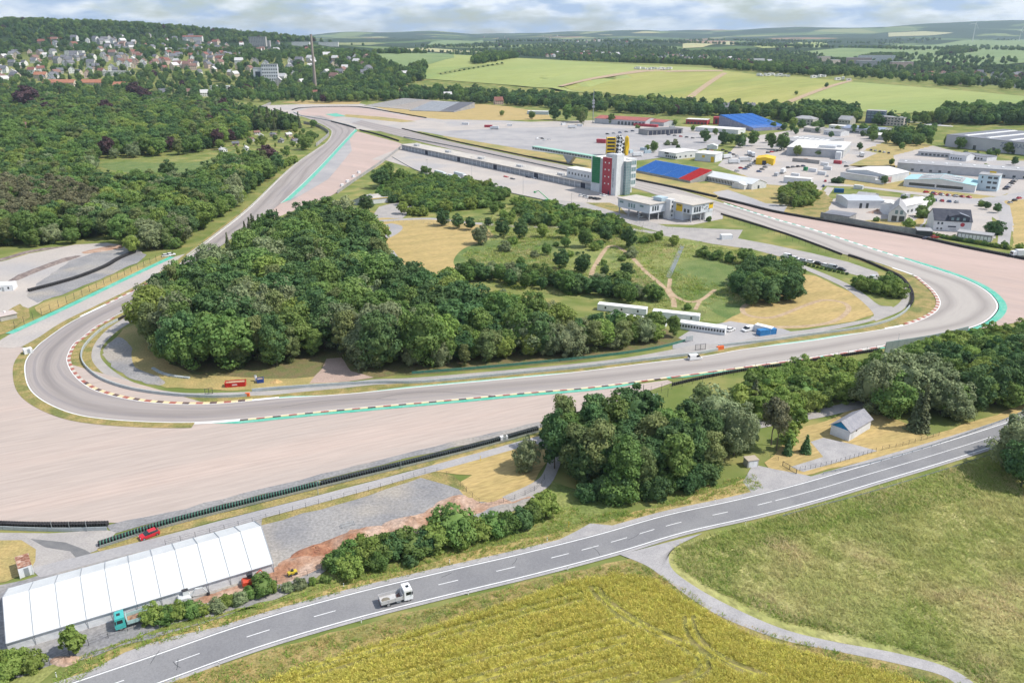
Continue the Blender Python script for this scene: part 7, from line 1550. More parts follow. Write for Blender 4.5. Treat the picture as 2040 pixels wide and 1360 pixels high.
# ---- grandstand with blue and red seats
def stand(name, label, A, B, depth, z0, z1, secs, rows, under, aisle=.8):
    p, rz, L = frame_of(A, B); e = empty(name, p, rz, label, 'grandstand')
    MB().extx([(0, 0), (depth, 0), (depth, z1 - .6), (0, z0 - .4)], 0, L).build('understructure', under, e)
    x = 0
    for (w, m) in secs:
        for r_ in range(rows):
            ya, yb = depth * r_ / rows, depth * (r_ + 1) / rows; z = z0 + (z1 - z0) * r_ / (rows - 1)
            MB().box(x + aisle / 2, x + w * L - aisle / 2, ya + .02, yb - .02, z - .55, z).build('seat_row', m, e)
        x += w * L
    return e
stand('grandstand', 'open grandstand with blue seats and a red end block above the straight', (1264, 343), (1375, 365), 22, 2.0, 7.5, [(.245, M_BLUE), (.275, M_BLUE), (.275, M_BLUE), (.205, M_REDS)], 14, M_CONC_D)
stand('grandstand', 'distant blue roofed looking grandstand bank behind the works', (1500, 262), (1566, 258), 60, 4, 13, [(.25, M_BLUE), (.25, M_BLUE), (.25, M_BLUE), (.25, M_BLUE)], 16, mat('violet_grey_scaffold', (.22, .22, .34), (.30, .30, .40), scale=.3, coords='object'))
stand('grandstand', 'grey seat bank on the earth mound beyond the far gravel trap', (815, 221), (905, 224), 75, 1, 8, [(.34, M_GREYC), (.33, M_GREYC), (.33, mat('dark_grey_seats', (.22, .22, .24)))], 14, M_CONC_D)
stand('grandstand', 'long pale seat bank at the left of the earth mound', (725, 211), (815, 219), 80, .6, 7, [(.5, mat('pale_grey_seats', (.40, .38, .36))), (.5, mat('pale_beige_seats', (.44, .39, .35)))], 12, M_CONC)
# ---- marquee hall beside the grandstand
hall('hospitality_tent', 'large white hospitality tent right of the red seats', (1400, 359), (1497, 378), 15, 3.6, M_TENTW, M_TENT, 'gx', 2.6, rows=[('f', 26, 4, 42, .5, 2.9, .62, M_WIN), ('r', 1, 6, 8, .1, 2.4, .9, M_WIN)], cat='tent')
hall('tent_annex', 'small white tent annex in front of the hospitality tent', (1458, 374), (1482, 378), 7, 3.0, M_TENTW, M_TENT, 'gy', 1.2, cat='tent')
# ---- yellow tower with chequered drape
p = G(1230, 309); e = empty('advertising_tower', p, 0, 'yellow frame tower beside a billowing chequered flag sculpture', 'tower')
M_CHK = bpy.data.materials.new('chequered_cloth'); M_CHK.use_nodes = True
n_, l_ = M_CHK.node_tree.nodes, M_CHK.node_tree.links; b_ = n_['Principled BSDF']; tc = n_.new('ShaderNodeTexCoord'); mp = n_.new('ShaderNodeMapping'); mp.inputs['Rotation'].default_value = (R(20), R(38), R(25)); ck = n_.new('ShaderNodeTexChecker'); ck.inputs['Scale'].default_value = .42; ck.inputs['Color1'].default_value = (.78, .78, .78, 1); ck.inputs['Color2'].default_value = (.035, .035, .04, 1); l_.new(tc.outputs['Object'], mp.inputs[0]); l_.new(mp.outputs[0], ck.inputs['Vector']); l_.new(ck.outputs[0], b_.inputs['Base Color'])
yt = MB()
for k in range(6): yt.box(-10, -2.6, -3, 3, k * 3.0, k * 3.0 + .35)
for x in (-10, -2.6):
    for y in (-3, 3): yt.box(x - .25, x + .25, y - .25, y + .25, 0, 15.4)
yt.build('frame', M_YELB, e)
for k in range(5):
    MB().box(-9.6, -3.0, -2.6, 2.6, k * 3 + .9 + .4, k * 3 + 2.6).build('deck_glazing', M_PASS, e); MB().box(-10.1, -2.5, -3.1, 3.1, k * 3 + .35, k * 3 + 1.3).build('parapet', M_YELB, e)
def blob(rx, ry, hh, seed, nz=14, na=18, cx=0, lean=0):
    rg = random.Random(seed); vs = []; fs = []
    for k in range(nz):
        t = k / (nz - 1)
        for i in range(na):
            a = 6.283 * i / na; w = (.75 + .35 * math.sin(t * 2.6 + .5)) * (1 + .14 * math.sin(3 * a + 5 * t) + .08 * math.sin(5 * a - 7 * t)) * (1 if k < nz - 1 else .3)
            vs.append((cx + lean * t + math.cos(a) * rx * w, math.sin(a) * ry * w, hh * t))
    for k in range(nz - 1):
        for i in range(na): fs.append((k * na + i, k * na + (i + 1) % na, (k + 1) * na + (i + 1) % na, (k + 1) * na + i))
    fs.append(tuple(range((nz - 1) * na, nz * na))); return MB().add(vs, fs)
blob(3.6, 3.2, 17.5, 1, cx=2.0, lean=-.6).build('chequered_drape', M_CHK, e); blob(1.9, 2.2, 16.8, 5, cx=7.6, lean=.4).build('yellow_column', M_YELB, e)
# ---- glass lounge on V support
p, rz, L = frame_of((1060, 312), (1178, 333)); e = empty('sky_lounge', p, rz, 'long glazed lounge with pale green roof on a V support above the straight', 'lounge')
MB().box(0, L, 0, 5, 6.0, 8.4).build('body', M_WHITEW, e); MB().box(-.3, L + .3, -.3, 5.3, 8.4, 8.9).build('roof', mat('pale_green_roof', (.30, .50, .42)), e)
for i in range(22): MB().box(L * (i + .12) / 22, L * (i + .88) / 22, -.06, .01, 6.8, 8.1).build('window', M_WIN, e)
xm = L * .62; MB().add([(xm - 7, .5, 6), (xm + 7, .5, 6), (xm + 1.2, .5, 0), (xm - 1.2, .5, 0), (xm - 7, 4.5, 6), (xm + 7, 4.5, 6), (xm + 1.2, 4.5, 0), (xm - 1.2, 4.5, 0)], [(3, 2, 1, 0), (4, 5, 6, 7), (0, 1, 5, 4), (1, 2, 6, 5), (2, 3, 7, 6), (3, 0, 4, 7)]).build('support', M_GREYC, e)
# ---- works and halls
W_ = lambda *a: a
hall('white_hall', 'low white hall with dark sign beside the blue grandstand', (1311, 312), (1346, 318), 30, 5.0, M_WHITEW, M_ROOFW, 'gx', 1.0, rows=[('f', 6, 9, 24, .8, 2.6, .7, M_WIN), ('r', 4, 2, 28, 1.2, 2.6, .3, M_WIN)], extras=[(M_DSTEEL, 8, 13, -.1, 0, 3.4, 4.8, 'sign')])
hall('white_hall', 'white hall with tall yellow door beside the lorry park', (1384, 320), (1424, 324), 14, 6.4, M_WHITEW, M_ROOFW, 'shed', .8, extras=[(M_YELB, 14.6, 17.6, -.1, 0, 0, 4.6, 'yellow_door'), (M_YELB, 6.5, 9, -.1, 0, 3.2, 5.2, 'yellow_sign')])
hall('yellow_hall', 'bright yellow hall behind the parked cars', (1505, 328), (1540, 330), 17, 5.0, M_YELB, M_YELB, 'gy', 1.2, rows=[('f', 1, 5, 8.5, .1, 3.6, .9, M_PASS)])
hall('works_hall', 'large flat works hall with pale roof and grey front', (1566, 309), (1678, 316), 62, 7.0, M_GREYC, M_ROOFW, 'flat', skylights=8, rows=[('r', 16, 2, 60, 1.0, 5.5, .8, mat('ribbed_pale_glass', (.50, .50, .48)))], extras=[(M_WHITEW, 26, 40, 6, 12, 7.4, 9.6, 'roof_unit'), (M_WHITEW, 30, 44, 16, 22, 7.4, 9.4, 'roof_unit'), (M_WHITEW, 42, 46.5, -8, 0, 0, 6, 'annex')])
hall('works_annex', 'long grey annex roof with small skylights behind the yellow hall', (1548, 292), (1620, 300), 55, 6.5, M_GREYC, M_ROOFG, 'flat', skylights=7)
hall('storage_hall', 'white twin roof hall in the middle of the estate', (1684, 354), (1766, 366), 30, 5.6, M_WHITEW, M_ROOFW, 'gy', 2.0, rows=[('f', 8, 1, 24, .9, 1.7, .6, M_WIN), ('f', 4, 1, 14, 3.2, 4.0, .6, M_WIN), ('r', 3, 1, 6, .5, 4.5, .5, M_REDP)], extras=[(M_ROOFG, -1, 27, -6, -.02, 4.2, 4.5, 'canopy'), (M_WHITEW, -.9, 26.9, -5.9, -.02, 0, 4.2, 'front_office')])
hall('long_hall', 'long low grey hall behind the pale blue roofed works', (1786, 340), (2040, 358), 22, 6.0, M_GREYC, M_ROOFG, 'flat', skylights=9, rows=[('f', 5, 8, 40, .8, 2.4, .3, M_WIN), ('f', 3, 70, 90, .8, 2.4, .3, M_WIN)])
h_ = hall('blue_roof_works', 'works with pale blue roof edges and long window strips', (1799, 371), (1941, 384), 26, 4.6, M_WHITEW, mat('pale_blue_roof', (.36, .56, .60), (.32, .52, .57), scale=.2, rough=.7, coords='object'), 'gy', 2.6, rows=[('f', 2, 3, 38, 1.2, 3.1, .94, M_WIN)])
L_ = frame_of((1799, 371), (1941, 384))[2]
for s in (-1, 1):
    x0, x1 = L_ / 2 + s * .15, L_ / 2 + s * 14; z0 = 4.6 + 2.6 + .26; z1 = z0 - 2.6 * 14 / (L_ / 2)
    pan = MB().add([(x0, 1, z0), (x1, 1, z1), (x1, 24, z1), (x0, 24, z0)], [(0, 1, 2, 3) if s > 0 else (3, 2, 1, 0)]).build('dark_roof_field', M_ROOFG, h_)
    for y in (8, 17): MB().box(L_ / 2 + s * 9 - 3.5, L_ / 2 + s * 9 + 3.5, y - .5, y + .5, z0 - 2.6 * 9 / (L_ / 2) + .05, z0 - 2.6 * 9 / (L_ / 2) + .7).build('skylight', M_LIGHTW, h_)
hall('office_block', 'pale blue three storey office block with paired windows', (1944, 378), (1985, 382), 12, 10.5, mat('pale_blue_render', (.50, .60, .66), (.46, .56, .62), scale=.3, coords='object'), M_ROOFG, 'flat', rows=[('f', 2, 5.4, 12.2, z, z + 1.5, .72, M_WIN) for z in (1.6, 5.0, 8.2)] + [('f', 1, 2.0, 3.0, z, z + 1.5, .9, M_WIN) for z in (5.0, 8.2)], extras=[(M_YELB, 5.5, 9.5, 6, 6.3, 11.4, 12.6, 'roof_sign')], cat='office')
h_ = hall('warehouse', 'huge grey warehouse with dark roof and large lettering', (1882, 292), (2200, 330), 95, 11.0, mat('warehouse_cladding', (.46, .46, .49), (.42, .42, .46), scale=.1, rough=.6, coords='object'), M_ROOFD, 'flat', rows=[('f', 5, 20, 110, .1, 4.2, .16, M_WIN)], cat='warehouse')
for i in range(6): MB().box(14 + i * 21, 17.5 + i * 21, 5, 88, 11.35, 11.9).build('skylight', M_LIGHTW, h_)
text_on(h_, 'ZENTRALLAGER', 5.2, (52, -.1, 6.0), (R(90), 0, 0), mat('blue_grey_letters', (.15, .17, .27)))
hall('flat_bungalow', 'low flat building in front of the huge warehouse', (1828, 310), (1905, 316), 16, 3.6, M_GREYC, M_ROOFG, 'flat', rows=[('f', 8, 2, 28, .9, 2.4, .6, M_WIN)])
hall('flat_bungalow', 'long low pale building right of the red awning', (1905, 314), (1965, 322), 14, 3.6, M_WHITEW, M_ROOFD, 'flat', rows=[('f', 8, 2, 24, .9, 2.4, .6, M_WIN)])
hall('solar_hall', 'hall with blue solar panels behind the works', (1676, 264), (1755, 270), 34, 5.0, M_GREYC, mat('solar_roof', (.20, .24, .34), (.26, .30, .40), scale=.3, coords='object'), 'gx', 1.6, rows=[('f', 8, 2, 50, 1, 2.6, .6, M_WIN)])
hall('flat_hall', 'flat hall with pale roof beyond the trees', (1782, 250), (1850, 256), 26, 5.0, M_CONC, M_ROOFBEIGE, 'flat', skylights=4)
hall('flat_hall', 'low white roofed hall near the red tiled house', (1835, 258), (1895, 262), 30, 5.0, M_GREYC, M_ROOFW, 'flat', skylights=3)
hall('apartment_block', 'beige four storey block below the green hill', (1744, 254), (1798, 258), 12, 12.5, mat('beige_render', (.50, .44, .41), (.46, .41, .38), scale=.3, coords='object'), M_ROOFG, 'flat', rows=[('f', 10, 1, 38, z, z + 1.5, .5, M_WIN) for z in (1.4, 4.4, 7.4, 10.2)], cat='block')
hall('apartment_block', 'dark glass topped block behind the beige one', (1722, 250), (1758, 252), 14, 17, mat('dark_blue_cladding', (.10, .12, .18)), M_ROOFG, 'flat', rows=[('f', 5, 1, 22, z, z + 1.6, .8, M_WINB) for z in (9, 12, 14.6)], cat='block')
hall('villa', 'pale villa with hipped roof below the tall trees', (1578, 248), (1618, 251), 16, 7.5, M_CONC, M_ROOFG, 'hip', 3, rows=[('f', 6, 1, 26, z, z + 1.6, .5, M_WIN) for z in (1, 4.2)], cat='house')
hall('villa', 'grey gabled house beside the low white annex', (1668, 250), (1692, 252), 14, 7, M_CONC, M_ROOFG, 'gx', 4, rows=[('f', 4, 1, 16, 4, 5.5, .5, M_WIN)], cat='house')
hall('white_annex', 'low white annex below the grey gabled house', (1650, 258), (1708, 262), 12, 4.5, M_WHITEW, M_ROOFW, 'flat', rows=[('f', 8, 2, 36, 1, 2.6, .5, M_WIN)])
hall('villa', 'house with bright orange tiles at the field edge', (1905, 247), (1935, 249), 14, 6, M_CONC, M_ROOFO, 'gx', 5, cat='house')
hall('stage_roof', 'white roofed sheds behind the infield trees', (1385, 262), (1470, 268), 22, 4.5, M_WHITEW, M_ROOFW, 'flat')
hall('red_roof_hall', 'long hall with dull red roof beside the mast', (1184, 246), (1285, 252), 34, 6, M_GREYC, M_REDROOF, 'gx', 2.4, rows=[('f', 8, 30, 66, .4, 4.2, .6, M_WIN)])
hall('red_roof_hall', 'lower red roofed wing right of the long red roof', (1278, 248), (1322, 252), 26, 4.2, M_GREYC, M_REDROOF, 'gx', 2.0)
hall('red_kiosk', 'red boxed hospitality building on the far paddock', (1366, 247), (1408, 249), 14, 5.5, M_REDP, M_ROOFW, 'flat', rows=[('f', 6, 1, 26, .5, 2.4, .6, M_WIN)])
hall('red_kiosk', 'dark red cube building next to the far grandstand', (1420, 248), (1450, 249), 12, 8, M_REDP, M_REDP, 'flat', rows=[('f', 3, 1, 18, 1, 6, .5, M_PASS)])
hall('grey_shelter', 'open grey shelter roof behind the yellow frame tower', (1290, 270), (1360, 266), 18, 5, M_CONC_D, mat('shelter_roof', (.16, .16, .17)), 'flat', rows=[('f', 8, 1, 44, .1, 4.4, .85, M_PASS)])
hall('red_container', 'dark red container left of the yellow frame tower', (1188, 285), (1206, 286), 4, 3.4, M_REDP, M_REDP, 'flat', cat='container')
hall('pale_blue_shed', 'pale blue long shed behind the earth mound', (1050, 228), (1092, 229), 10, 4, M_BLUEC, M_WHITEW, 'flat')
hall('tent_hall', 'small white tent hut under the infield trees', (1408, 297), (1428, 298), 7, 3, M_TENTW, M_TENT, 'gy', 1.6, cat='tent')
hall('white_store', 'long white store below the yellow hall', (1560, 364), (1614, 369), 6, 4.0, M_WHITEW, M_ROOFW, 'flat')
hall('field_hall', 'white hall beside the small infield yard', (738, 407), (787, 402), 13, 3.4, M_WHITEW, M_ROOFBEIGE, 'flat', extras=[(M_YELB, 0, 14, -.3, -.24, 3.1, 3.4, 'yellow_trim')])
hall('round_store', 'grey arched store left of the small yard hall', (704, 408), (728, 410), 14, 2.8, M_GREYC, M_ROOFG, 'gy', 1.8)
hall('workshop', 'light metal workshop with pale blue roof below the lane', (1664, 402), (1688, 415), 22, 4.6, M_WHITEW, mat('zinc_roof', (.46, .49, .53), (.42, .45, .49), scale=.2, coords='object'), 'gy', 1.0, rows=[('r', 2, 6, 14, .1, 3.2, .4, M_DSTEEL)])
hall('scrap_yard_shed', 'dark flat shed beside the scrap yard wall', (1640, 437), (1690, 444), 12, 3.4, M_CONC_D, M_ROOFD, 'flat')
hall('glass_gable_house', 'white house with large glazed gable behind the concrete wall', (1768, 441), (1803, 444), 24, 5.0, M_WHITEW, M_ROOFG, 'gy', 4.6, rows=[('f', 2, 1.2, 9.0, .4, 3.6, .7, M_WIN), ('f', 2, 2.6, 7.8, 4.6, 6.8, .6, M_WINB)], cat='house')
hall('long_white_workshop', 'long white workshop behind the glazed gable house', (1752, 425), (1790, 432), 34, 5.5, M_WHITEW, M_ROOFW, 'gy', 1.6, rows=[('r', 6, 2, 30, 1.4, 3, .5, M_WIN)])
h_ = hall('black_roof_workshop', 'white workshop with black mansard roof and red sign', (1858, 459), (1933, 463), 16, 5.6, M_WHITEW, mat('black_slate', (.05, .055, .075), (.07, .075, .095), scale=.4, coords='object'), 'gx', 5.0, rows=[('f', 2, 1.2, 5, 3.6, 4.8, .5, M_WIN), ('f', 2, 1.2, 5, .8, 1.8, .5, M_WIN), ('f', 1, 7, 11.4, 2.2, 3.0, .9, M_PASS), ('f', 1, 8, 11.6, .9, 1.6, .9, M_GREYC)], cat='workshop')
MB().cyl_y(14.2, 3.9, 1.1, -.1, 0, 14).build('round_sign', M_REDP, h_)
dz = MB().extr([(7, 5.8), (17, 5.8), (17, 8.2), (12, 9.8), (7, 8.2)], -.6, 6).build('dormer', mat('black_slate', (0, 0, 0)), h_)
for x in (8, 10.6, 13.8): MB().box(x, x + 1.3, -.68, -.58, 6.3, 7.8).build('dormer_window', M_WINB, dz)
MB().add([(12.2, -.5, 9.95), (17.2, -.5, 8.3), (17.2, 5, 8.3), (12.2, 5, 9.95)], [(0, 1, 2, 3)]).build('solar_panel', mat('solar_panel', (.35, .38, .45), rough=.2), dz)
hall('carport', 'grey carport roof left of the black roofed workshop', (1826, 470), (1856, 472), 8, 2.8, M_DSTEEL, M_ROOFG, 'flat')
hall('covered_store', 'open covered store with pale fascia right of the workshop', (1905, 474), (1974, 483), 7, 3.2, M_CONC_D, M_ROOFG, 'flat', rows=[('f', 9, .5, 16, .3, 2.6, .8, M_LIGHTW)])
hall('scrap_store', 'white low store above the scrap pile', (1738, 412), (1770, 416), 10, 3.5, M_WHITEW, M_ROOFW, 'flat')
for i, (x, y, c) in enumerate(((1662, 384, 'blue'), (1742, 366, 'white'), (1610, 342, 'white'), (1628, 348, 'white'), (1640, 338, 'white'), (1660, 326, 'red'), (1634, 330, 'white'), (1575, 352, 'white'), (1700, 376, 'white'))):
    m = {'blue': mat('container_blue', (.03, .13, .30)), 'white': M_WHITEW, 'red': M_REDP}[c]
    box_container(G(x, y), prz + R(40 if c == 'blue' else 12), 6, 2.4, 2.6, m, c + ' container ' + ['beside the pale roofed workshop', 'at the hedge of the twin roof hall', 'on the gravel yard by the green box', 'next to the solar frame on the yard', 'near the grey boundary wall', 'in the corner of the gravel yard', 'in front of the grey boundary wall', 'beside the long white store', 'near the yard of the workshop'][i], doors=False)
box_container(G(1600, 340), prz, 2.4, 2.4, 2.8, M_GREENPN, 'dark green box on the gravel yard', doors=False)
heap('rubble_heap', G(1605, 322), 9, 5, 2.5, M_SOIL, 'reddish rubble heap at the grey boundary wall', 12)
heap('scrap_heap', G(1750, 424), 6, 4, 2.2, mat('scrap_metal', (.30, .17, .11), (.42, .36, .33), scale=.7, fine=3, fine_amt=.4), 'scrap heap beside the white workshop', 13)
wall_path('boundary_wall', [(1578, 322), (1605, 324), (1632, 327)], 3.0, .3, M_CONC_D, 'grey boundary wall behind the rubble heap', seg=4, cat='wall')
# lattice mast, chimney, office slab
e = mast(1181, 245, 178, 'grey telecom mast above the far paddock', .5, name='telecom_mast', cat='mast')
for z in (18, 22, 25): MB().box(-1.4, 1.4, -1.4, 1.4, z, z + 2.0).build('antenna', M_GREYC, e)
p = T(629, 182); hc = height_at(p, 70); e = empty('chimney_stack', p, 0, 'tall slender factory chimney above the town', 'chimney'); MB().tube([(0, 0, 0), (0, 0, hc)], 3.0, 14, 1.8).build('shaft', mat('old_brick', (.36, .30, .26), (.30, .25, .22), scale=.1), e); MB().cyl_z(0, 0, 2.2, hc, hc + 1.2).build('rim', M_CONC_D, e)
def slab(A, L, D, hh, wm, label, nx, nz, face_rot=0, name='high_rise'):
    p = T(*A); e = empty(name, p, face_rot, label, 'high rise'); MB().box(0, L, 0, D, 0, hh).build('wall', wm, e); MB().box(-.4, L + .4, -.4, D + .4, hh, hh + .8).build('roof', M_ROOFG, e)
    for i in range(nx):
        for k in range(nz): MB().box(L * (i + .22) / nx, L * (i + .78) / nx, -.08, .01, hh * (k + .4) / nz, hh * (k + .78) / nz).build('window', M_WIN, e)
    return e
slab((524, 169), 30, 14, 37, M_WHITEW, 'white high rise office slab with a grid of windows beside the chimney', 7, 6, R(8)); slab((507, 168), 17, 14, 30, M_WHITEW, 'blank white side block of the high rise office', 1, 1, R(8), 'side_block')
slab((497, 93), 52, 14, 28, M_CONC, 'distant pale apartment tower on the town hill', 10, 7)
# ---- vehicles in the paddock and yards
def lorry(p, rz, label, box=M_WHITEW, cabcol=('lorry_white', (.72, .73, .74)), L=9.5):
    e = empty('lorry', p, rz, label, 'lorry'); cm = paintm(*cabcol)
    bevel_body([(-L / 2, 1.0), (L / 2 - 2.2, 1.0), (L / 2 - 2.2, 3.7), (-L / 2, 3.7)], 1.25, .12).build('box_body', box, e); MB().box(-L / 2, L / 2 - .2, -.5, .5, .55, 1.0).build('chassis', M_CHASSIS, e)
    cb = bevel_body([(L / 2 - 2.0, .5), (L / 2, .5), (L / 2 + .05, 1.6), (L / 2 - .15, 3.0), (L / 2 - 2.0, 3.2)], 1.2, .14).build('cab', cm, e)
    MB().add([(L / 2 + .06, -1.0, 1.65), (L / 2 + .06, 1.0, 1.65), (L / 2 - .09, .98, 2.7), (L / 2 - .09, -.98, 2.7)], [(0, 1, 2, 3)]).build('windscreen', GLASS, cb)
    for x in (-L / 2 + 1.6, -L / 2 + 2.8, L / 2 - 1.3):
        for y in (-1.0, 1.0): add_wheel(e, x, y, .48, .3)
    return e
lz = heading((862, 345), (900, 355))
for (x, y, w) in ((878, 351, 'far left of the three by the paddock edge'), (905, 359, 'in front of the other two at the paddock edge'), (917, 354, 'inner one of the three by the paddock edge')): lorry(G(x, y), lz, 'white box lorry, ' + w, box=mat('lorry_box_grey', (.50, .54, .55), (.46, .50, .51), scale=.5, coords='object'), L=15)
car(G(957, 369), heading((950, 367), (966, 371)), 'white', 'white van alone on the paddock beside a light pole', 'van')
for i, (x, y, k) in enumerate(((1158, 391, 'white'), (1166, 393, 'silver'), (1172, 395, 'white'), (1178, 396, 'black'), (1186, 397, 'black'), (1192, 398, 'black'), (1199, 389, 'white'), (1204, 391, 'white'))):
    car(G(x, y), prz + R(90), k, ['first', 'second', 'third', 'fourth', 'fifth', 'sixth', 'seventh', 'eighth'][i] + ' parked car from the left before the tower, ' + k, 'hatch', group='cars before the tower')
M_RC = {'red': paintm('race_red', (.5, .03, .03)), 'dark': paintm('race_dark', (.04, .05, .08)), 'white': paintm('race_white', (.7, .7, .72))}
def racer(p, rz, c, label):
    e = empty('race_car', p, rz, label, 'racing car'); m = M_RC[c]
    bevel_body([(-2.2, .25), (2.3, .2), (2.4, .35), (.6, .65), (-.4, .95), (-2.2, .6)], .42, .1).build('body', m, e); MB().box(-2.5, -2.1, -.7, .7, .8, .95).build('rear_wing', m, e); MB().box(2.2, 2.6, -.8, .8, .15, .22).build('front_wing', m, e)
    for s in (-1, 1):
        MB().box(-1.2, .5, s * .6 - .22, s * .6 + .22, .2, .6).build('side_pod', m, e)
        for x in (-1.7, 1.6): add_wheel(e, x, s * .8, .33, .34)
racer(G(1008, 353), prz, 'red', 'red racing car parked on the paddock before the garages'); racer(G(1021, 357), prz, 'dark', 'dark racing car beside the red one'); racer(G(1052, 354), prz, 'dark', 'dark racing car close to the passage door'); racer(G(1066, 356), prz, 'white', 'white racing car close to the garage doors')
# green cherry picker
e = empty('cherry_picker', G(1090, 401), R(150), 'green cherry picker with raised arm on the paddock', 'lift'); gm = paintm('lift_green', (.10, .42, .16))
bevel_body([(-1.6, .5), (1.6, .5), (1.5, 1.2), (-1.5, 1.4)], .9).build('base', gm, e); MB().tube([(-1, 0, 1.2), (6.4, 0, 6.2)], .32, 5, .24).build('boom', gm, e); MB().tube([(6.4, 0, 6.2), (8.6, 0, 5.4)], .2, 5).build('jib', gm, e); MB().box(8.4, 9.6, -.7, .7, 4.6, 5.6).build('basket', gm, e)
for x in (-1.1, 1.1):
    for y in (-.9, .9): add_wheel(e, x, y, .42, .3)
# far paddock vehicles
for i, (x, y, c, k) in enumerate(((1072, 278, 'white', 'van'), (1080, 277, 'black', 'hatch'), (1085, 280, 'white', 'hatch'), (1094, 279, 'white', 'hatch'))): car(G(x, y), R(20), c, ['white van left in the cluster on the far paddock', 'black car in the cluster on the far paddock', 'white car nearest in the cluster on the far paddock', 'white car right in the cluster on the far paddock'][i], k)
for (x, y, L, m, w) in ((965, 254, 9, M_REDP, 'red open stand beside the far paddock barrier'), (920, 249, 8, M_WHITEW, 'white stand at the left of the far paddock'), (1185, 243, 0, M_REDP, '')):
    if L: box_container(G(x, y), R(-12), L, 3, 2.6, m, w, doors=False)
hall('red_awning', 'long low red awning before the far red buildings', (1262, 251), (1308, 254), 5, 2.4, M_REDP, M_REDP, 'flat')
cols = ['black', 'silver', 'white', 'grey', 'blue', 'black', 'red', 'dark_blue', 'silver']
n_ = 0
def park(a, b, n, rz, words, kinds=('hatch',)):
    for i in range(n):
        t = i / max(1, n - 1); c = rnd.choice(cols); x, y = a[0] + (b[0] - a[0]) * t, a[1] + (b[1] - a[1]) * t
        od = ['first', 'second', 'third', 'fourth', 'fifth', 'sixth', 'seventh', 'eighth', 'ninth', 'tenth', 'eleventh', 'twelfth'][i]
        car(G(x, y), rz, c, '%s %s car in the row %s' % (od, c.replace('_', ' '), words), rnd.choice(kinds), group='row ' + words)
park((1484, 338), (1506, 322), 6, R(8), 'left before the yellow hall'); park((1512, 343), (1530, 330), 4, R(8), 'right before the yellow hall'); park((1468, 342), (1476, 336), 2, R(8), 'beside the tent end')
park((2003, 378), (2030, 352), 8, R(10), 'beside the pale blue office'); park((1845, 384), (1905, 392), 5, R(20), 'before the pale blue works'); park((1862, 400), (1905, 404), 4, R(80), 'above the black roofed workshop')
car(G(1844, 422), R(70), 'red', 'red car beside the hedge of the white workshop'); car(G(1862, 474), R(5), 'red', 'small red car under the black roofed workshop'); car(G(1846, 477), R(5), 'dark_blue', 'dark car under the grey carport')
lorry(G(1484, 322), R(8), 'white lorry parked left of the yellow hall', L=11); lorry(G(1500, 312), R(80), 'white lorry with grey front near the trees', L=11); lorry(G(1492, 309), R(80), 'second white lorry near the trees', L=11)
lorry(G(2027, 512), R(185), 'white tow truck behind the black barrier at the right edge', L=7)
for (x, y) in ((1420, 318), (1430, 316)): car(G(x, y), R(20), 'black', 'black car beside the yellow door' if x == 1420 else 'dark car at the corner of the white hall')
park((1410, 300), (1440, 306), 5, R(60), 'beside the white tent hut'); park((1530, 305), (1560, 300), 5, R(20), 'behind the yellow hall'); park((1690, 340), (1682, 325), 3, R(20), 'left of the twin roof hall'); park((1905, 332), (1990, 336), 8, R(85), 'before the long low hall'); park((1210, 268), (1260, 262), 5, R(10), 'above the yellow frame tower'); park((1862, 388), (1930, 394), 6, R(95), 'on the lane below the blue roofed works'); park((1570, 335), (1600, 332), 4, R(30), 'on the gravel yard'); park((1640, 372), (1648, 352), 3, R(70), 'along the works lane'); park((1735, 300), (1770, 306), 5, R(80), 'beside the big works hall'); park((1440, 300), (1468, 312), 5, R(40), 'at the lorry park'); park((1320, 268), (1380, 276), 6, R(15), 'on the far apron'); park((2012, 405), (2030, 396), 3, R(30), 'at the right street corner')
for i, (x, y, a, w) in enumerate(((1448, 316, 30, 'at the edge of the lorry park'), (1462, 326, 10, 'in the middle of the lorry park'), (1270, 312, 20, 'behind the control tower'), (1560, 345, 60, 'beside the long white store'), (1716, 312, 80, 'beside the big works hall'), (1310, 262, 5, 'before the grey shelter'), (1140, 256, 5, 'on the far paddock'), (985, 258, 170, 'beside the red open stand'))): lorry(G(x, y), R(a), 'white lorry standing ' + w, L=10)
for i, (x, y, w) in enumerate(((1275, 300, 'behind the grandstand'), (1285, 306, 'second behind the grandstand'), (1255, 306, 'beside the yellow column'), (1010, 252, 'on the far paddock edge'), (1120, 250, 'near the mast'), (1150, 252, 'right of the mast trees'), (1335, 256, 'left of the grey shelter'), (1548, 352, 'behind the tent end'), (1712, 392, 'on the workshop yard'), (1728, 398, 'second on the workshop yard'), (1820, 402, 'behind the white workshop'), (1800, 396, 'beside the long white workshop roof'))): box_container(G(x, y), R(-20 + 37 * i % 90), 6, 2.4, 2.5, rnd.choice([M_WHITEW, M_GREYC, M_BLUEC]), 'small container ' + w, doors=False)
for (x, y, w, r, lab) in ((1702, 404, M_GREYC, M_ROOFG, 'grey shed between workshop and scrap store'), (1806, 420, M_WHITEW, M_ROOFW, 'white shed right of the long workshop'), (1640, 268, M_WHITEW, M_ROOFG, 'small hall above the flat works roof'), (1600, 262, M_CONC, M_ROOFBEIGE, 'beige hall left above the flat works roof'), (1730, 276, M_GREYC, M_ROOFW, 'pale hall behind the estate trees'), (1890, 318, M_WHITEW, M_ROOFG, 'low hall before the huge warehouse'), (1480, 250, M_WHITEW, M_ROOFG, 'pale building left of the far blue grandstand')): hall('small_hall', lab, (x, y), (x + 34, y + 4), 14, 4.5, w, r, 'gx', 1.6, rows=[('f', 5, 1, 11, 1, 2.4, .5, M_WIN)])
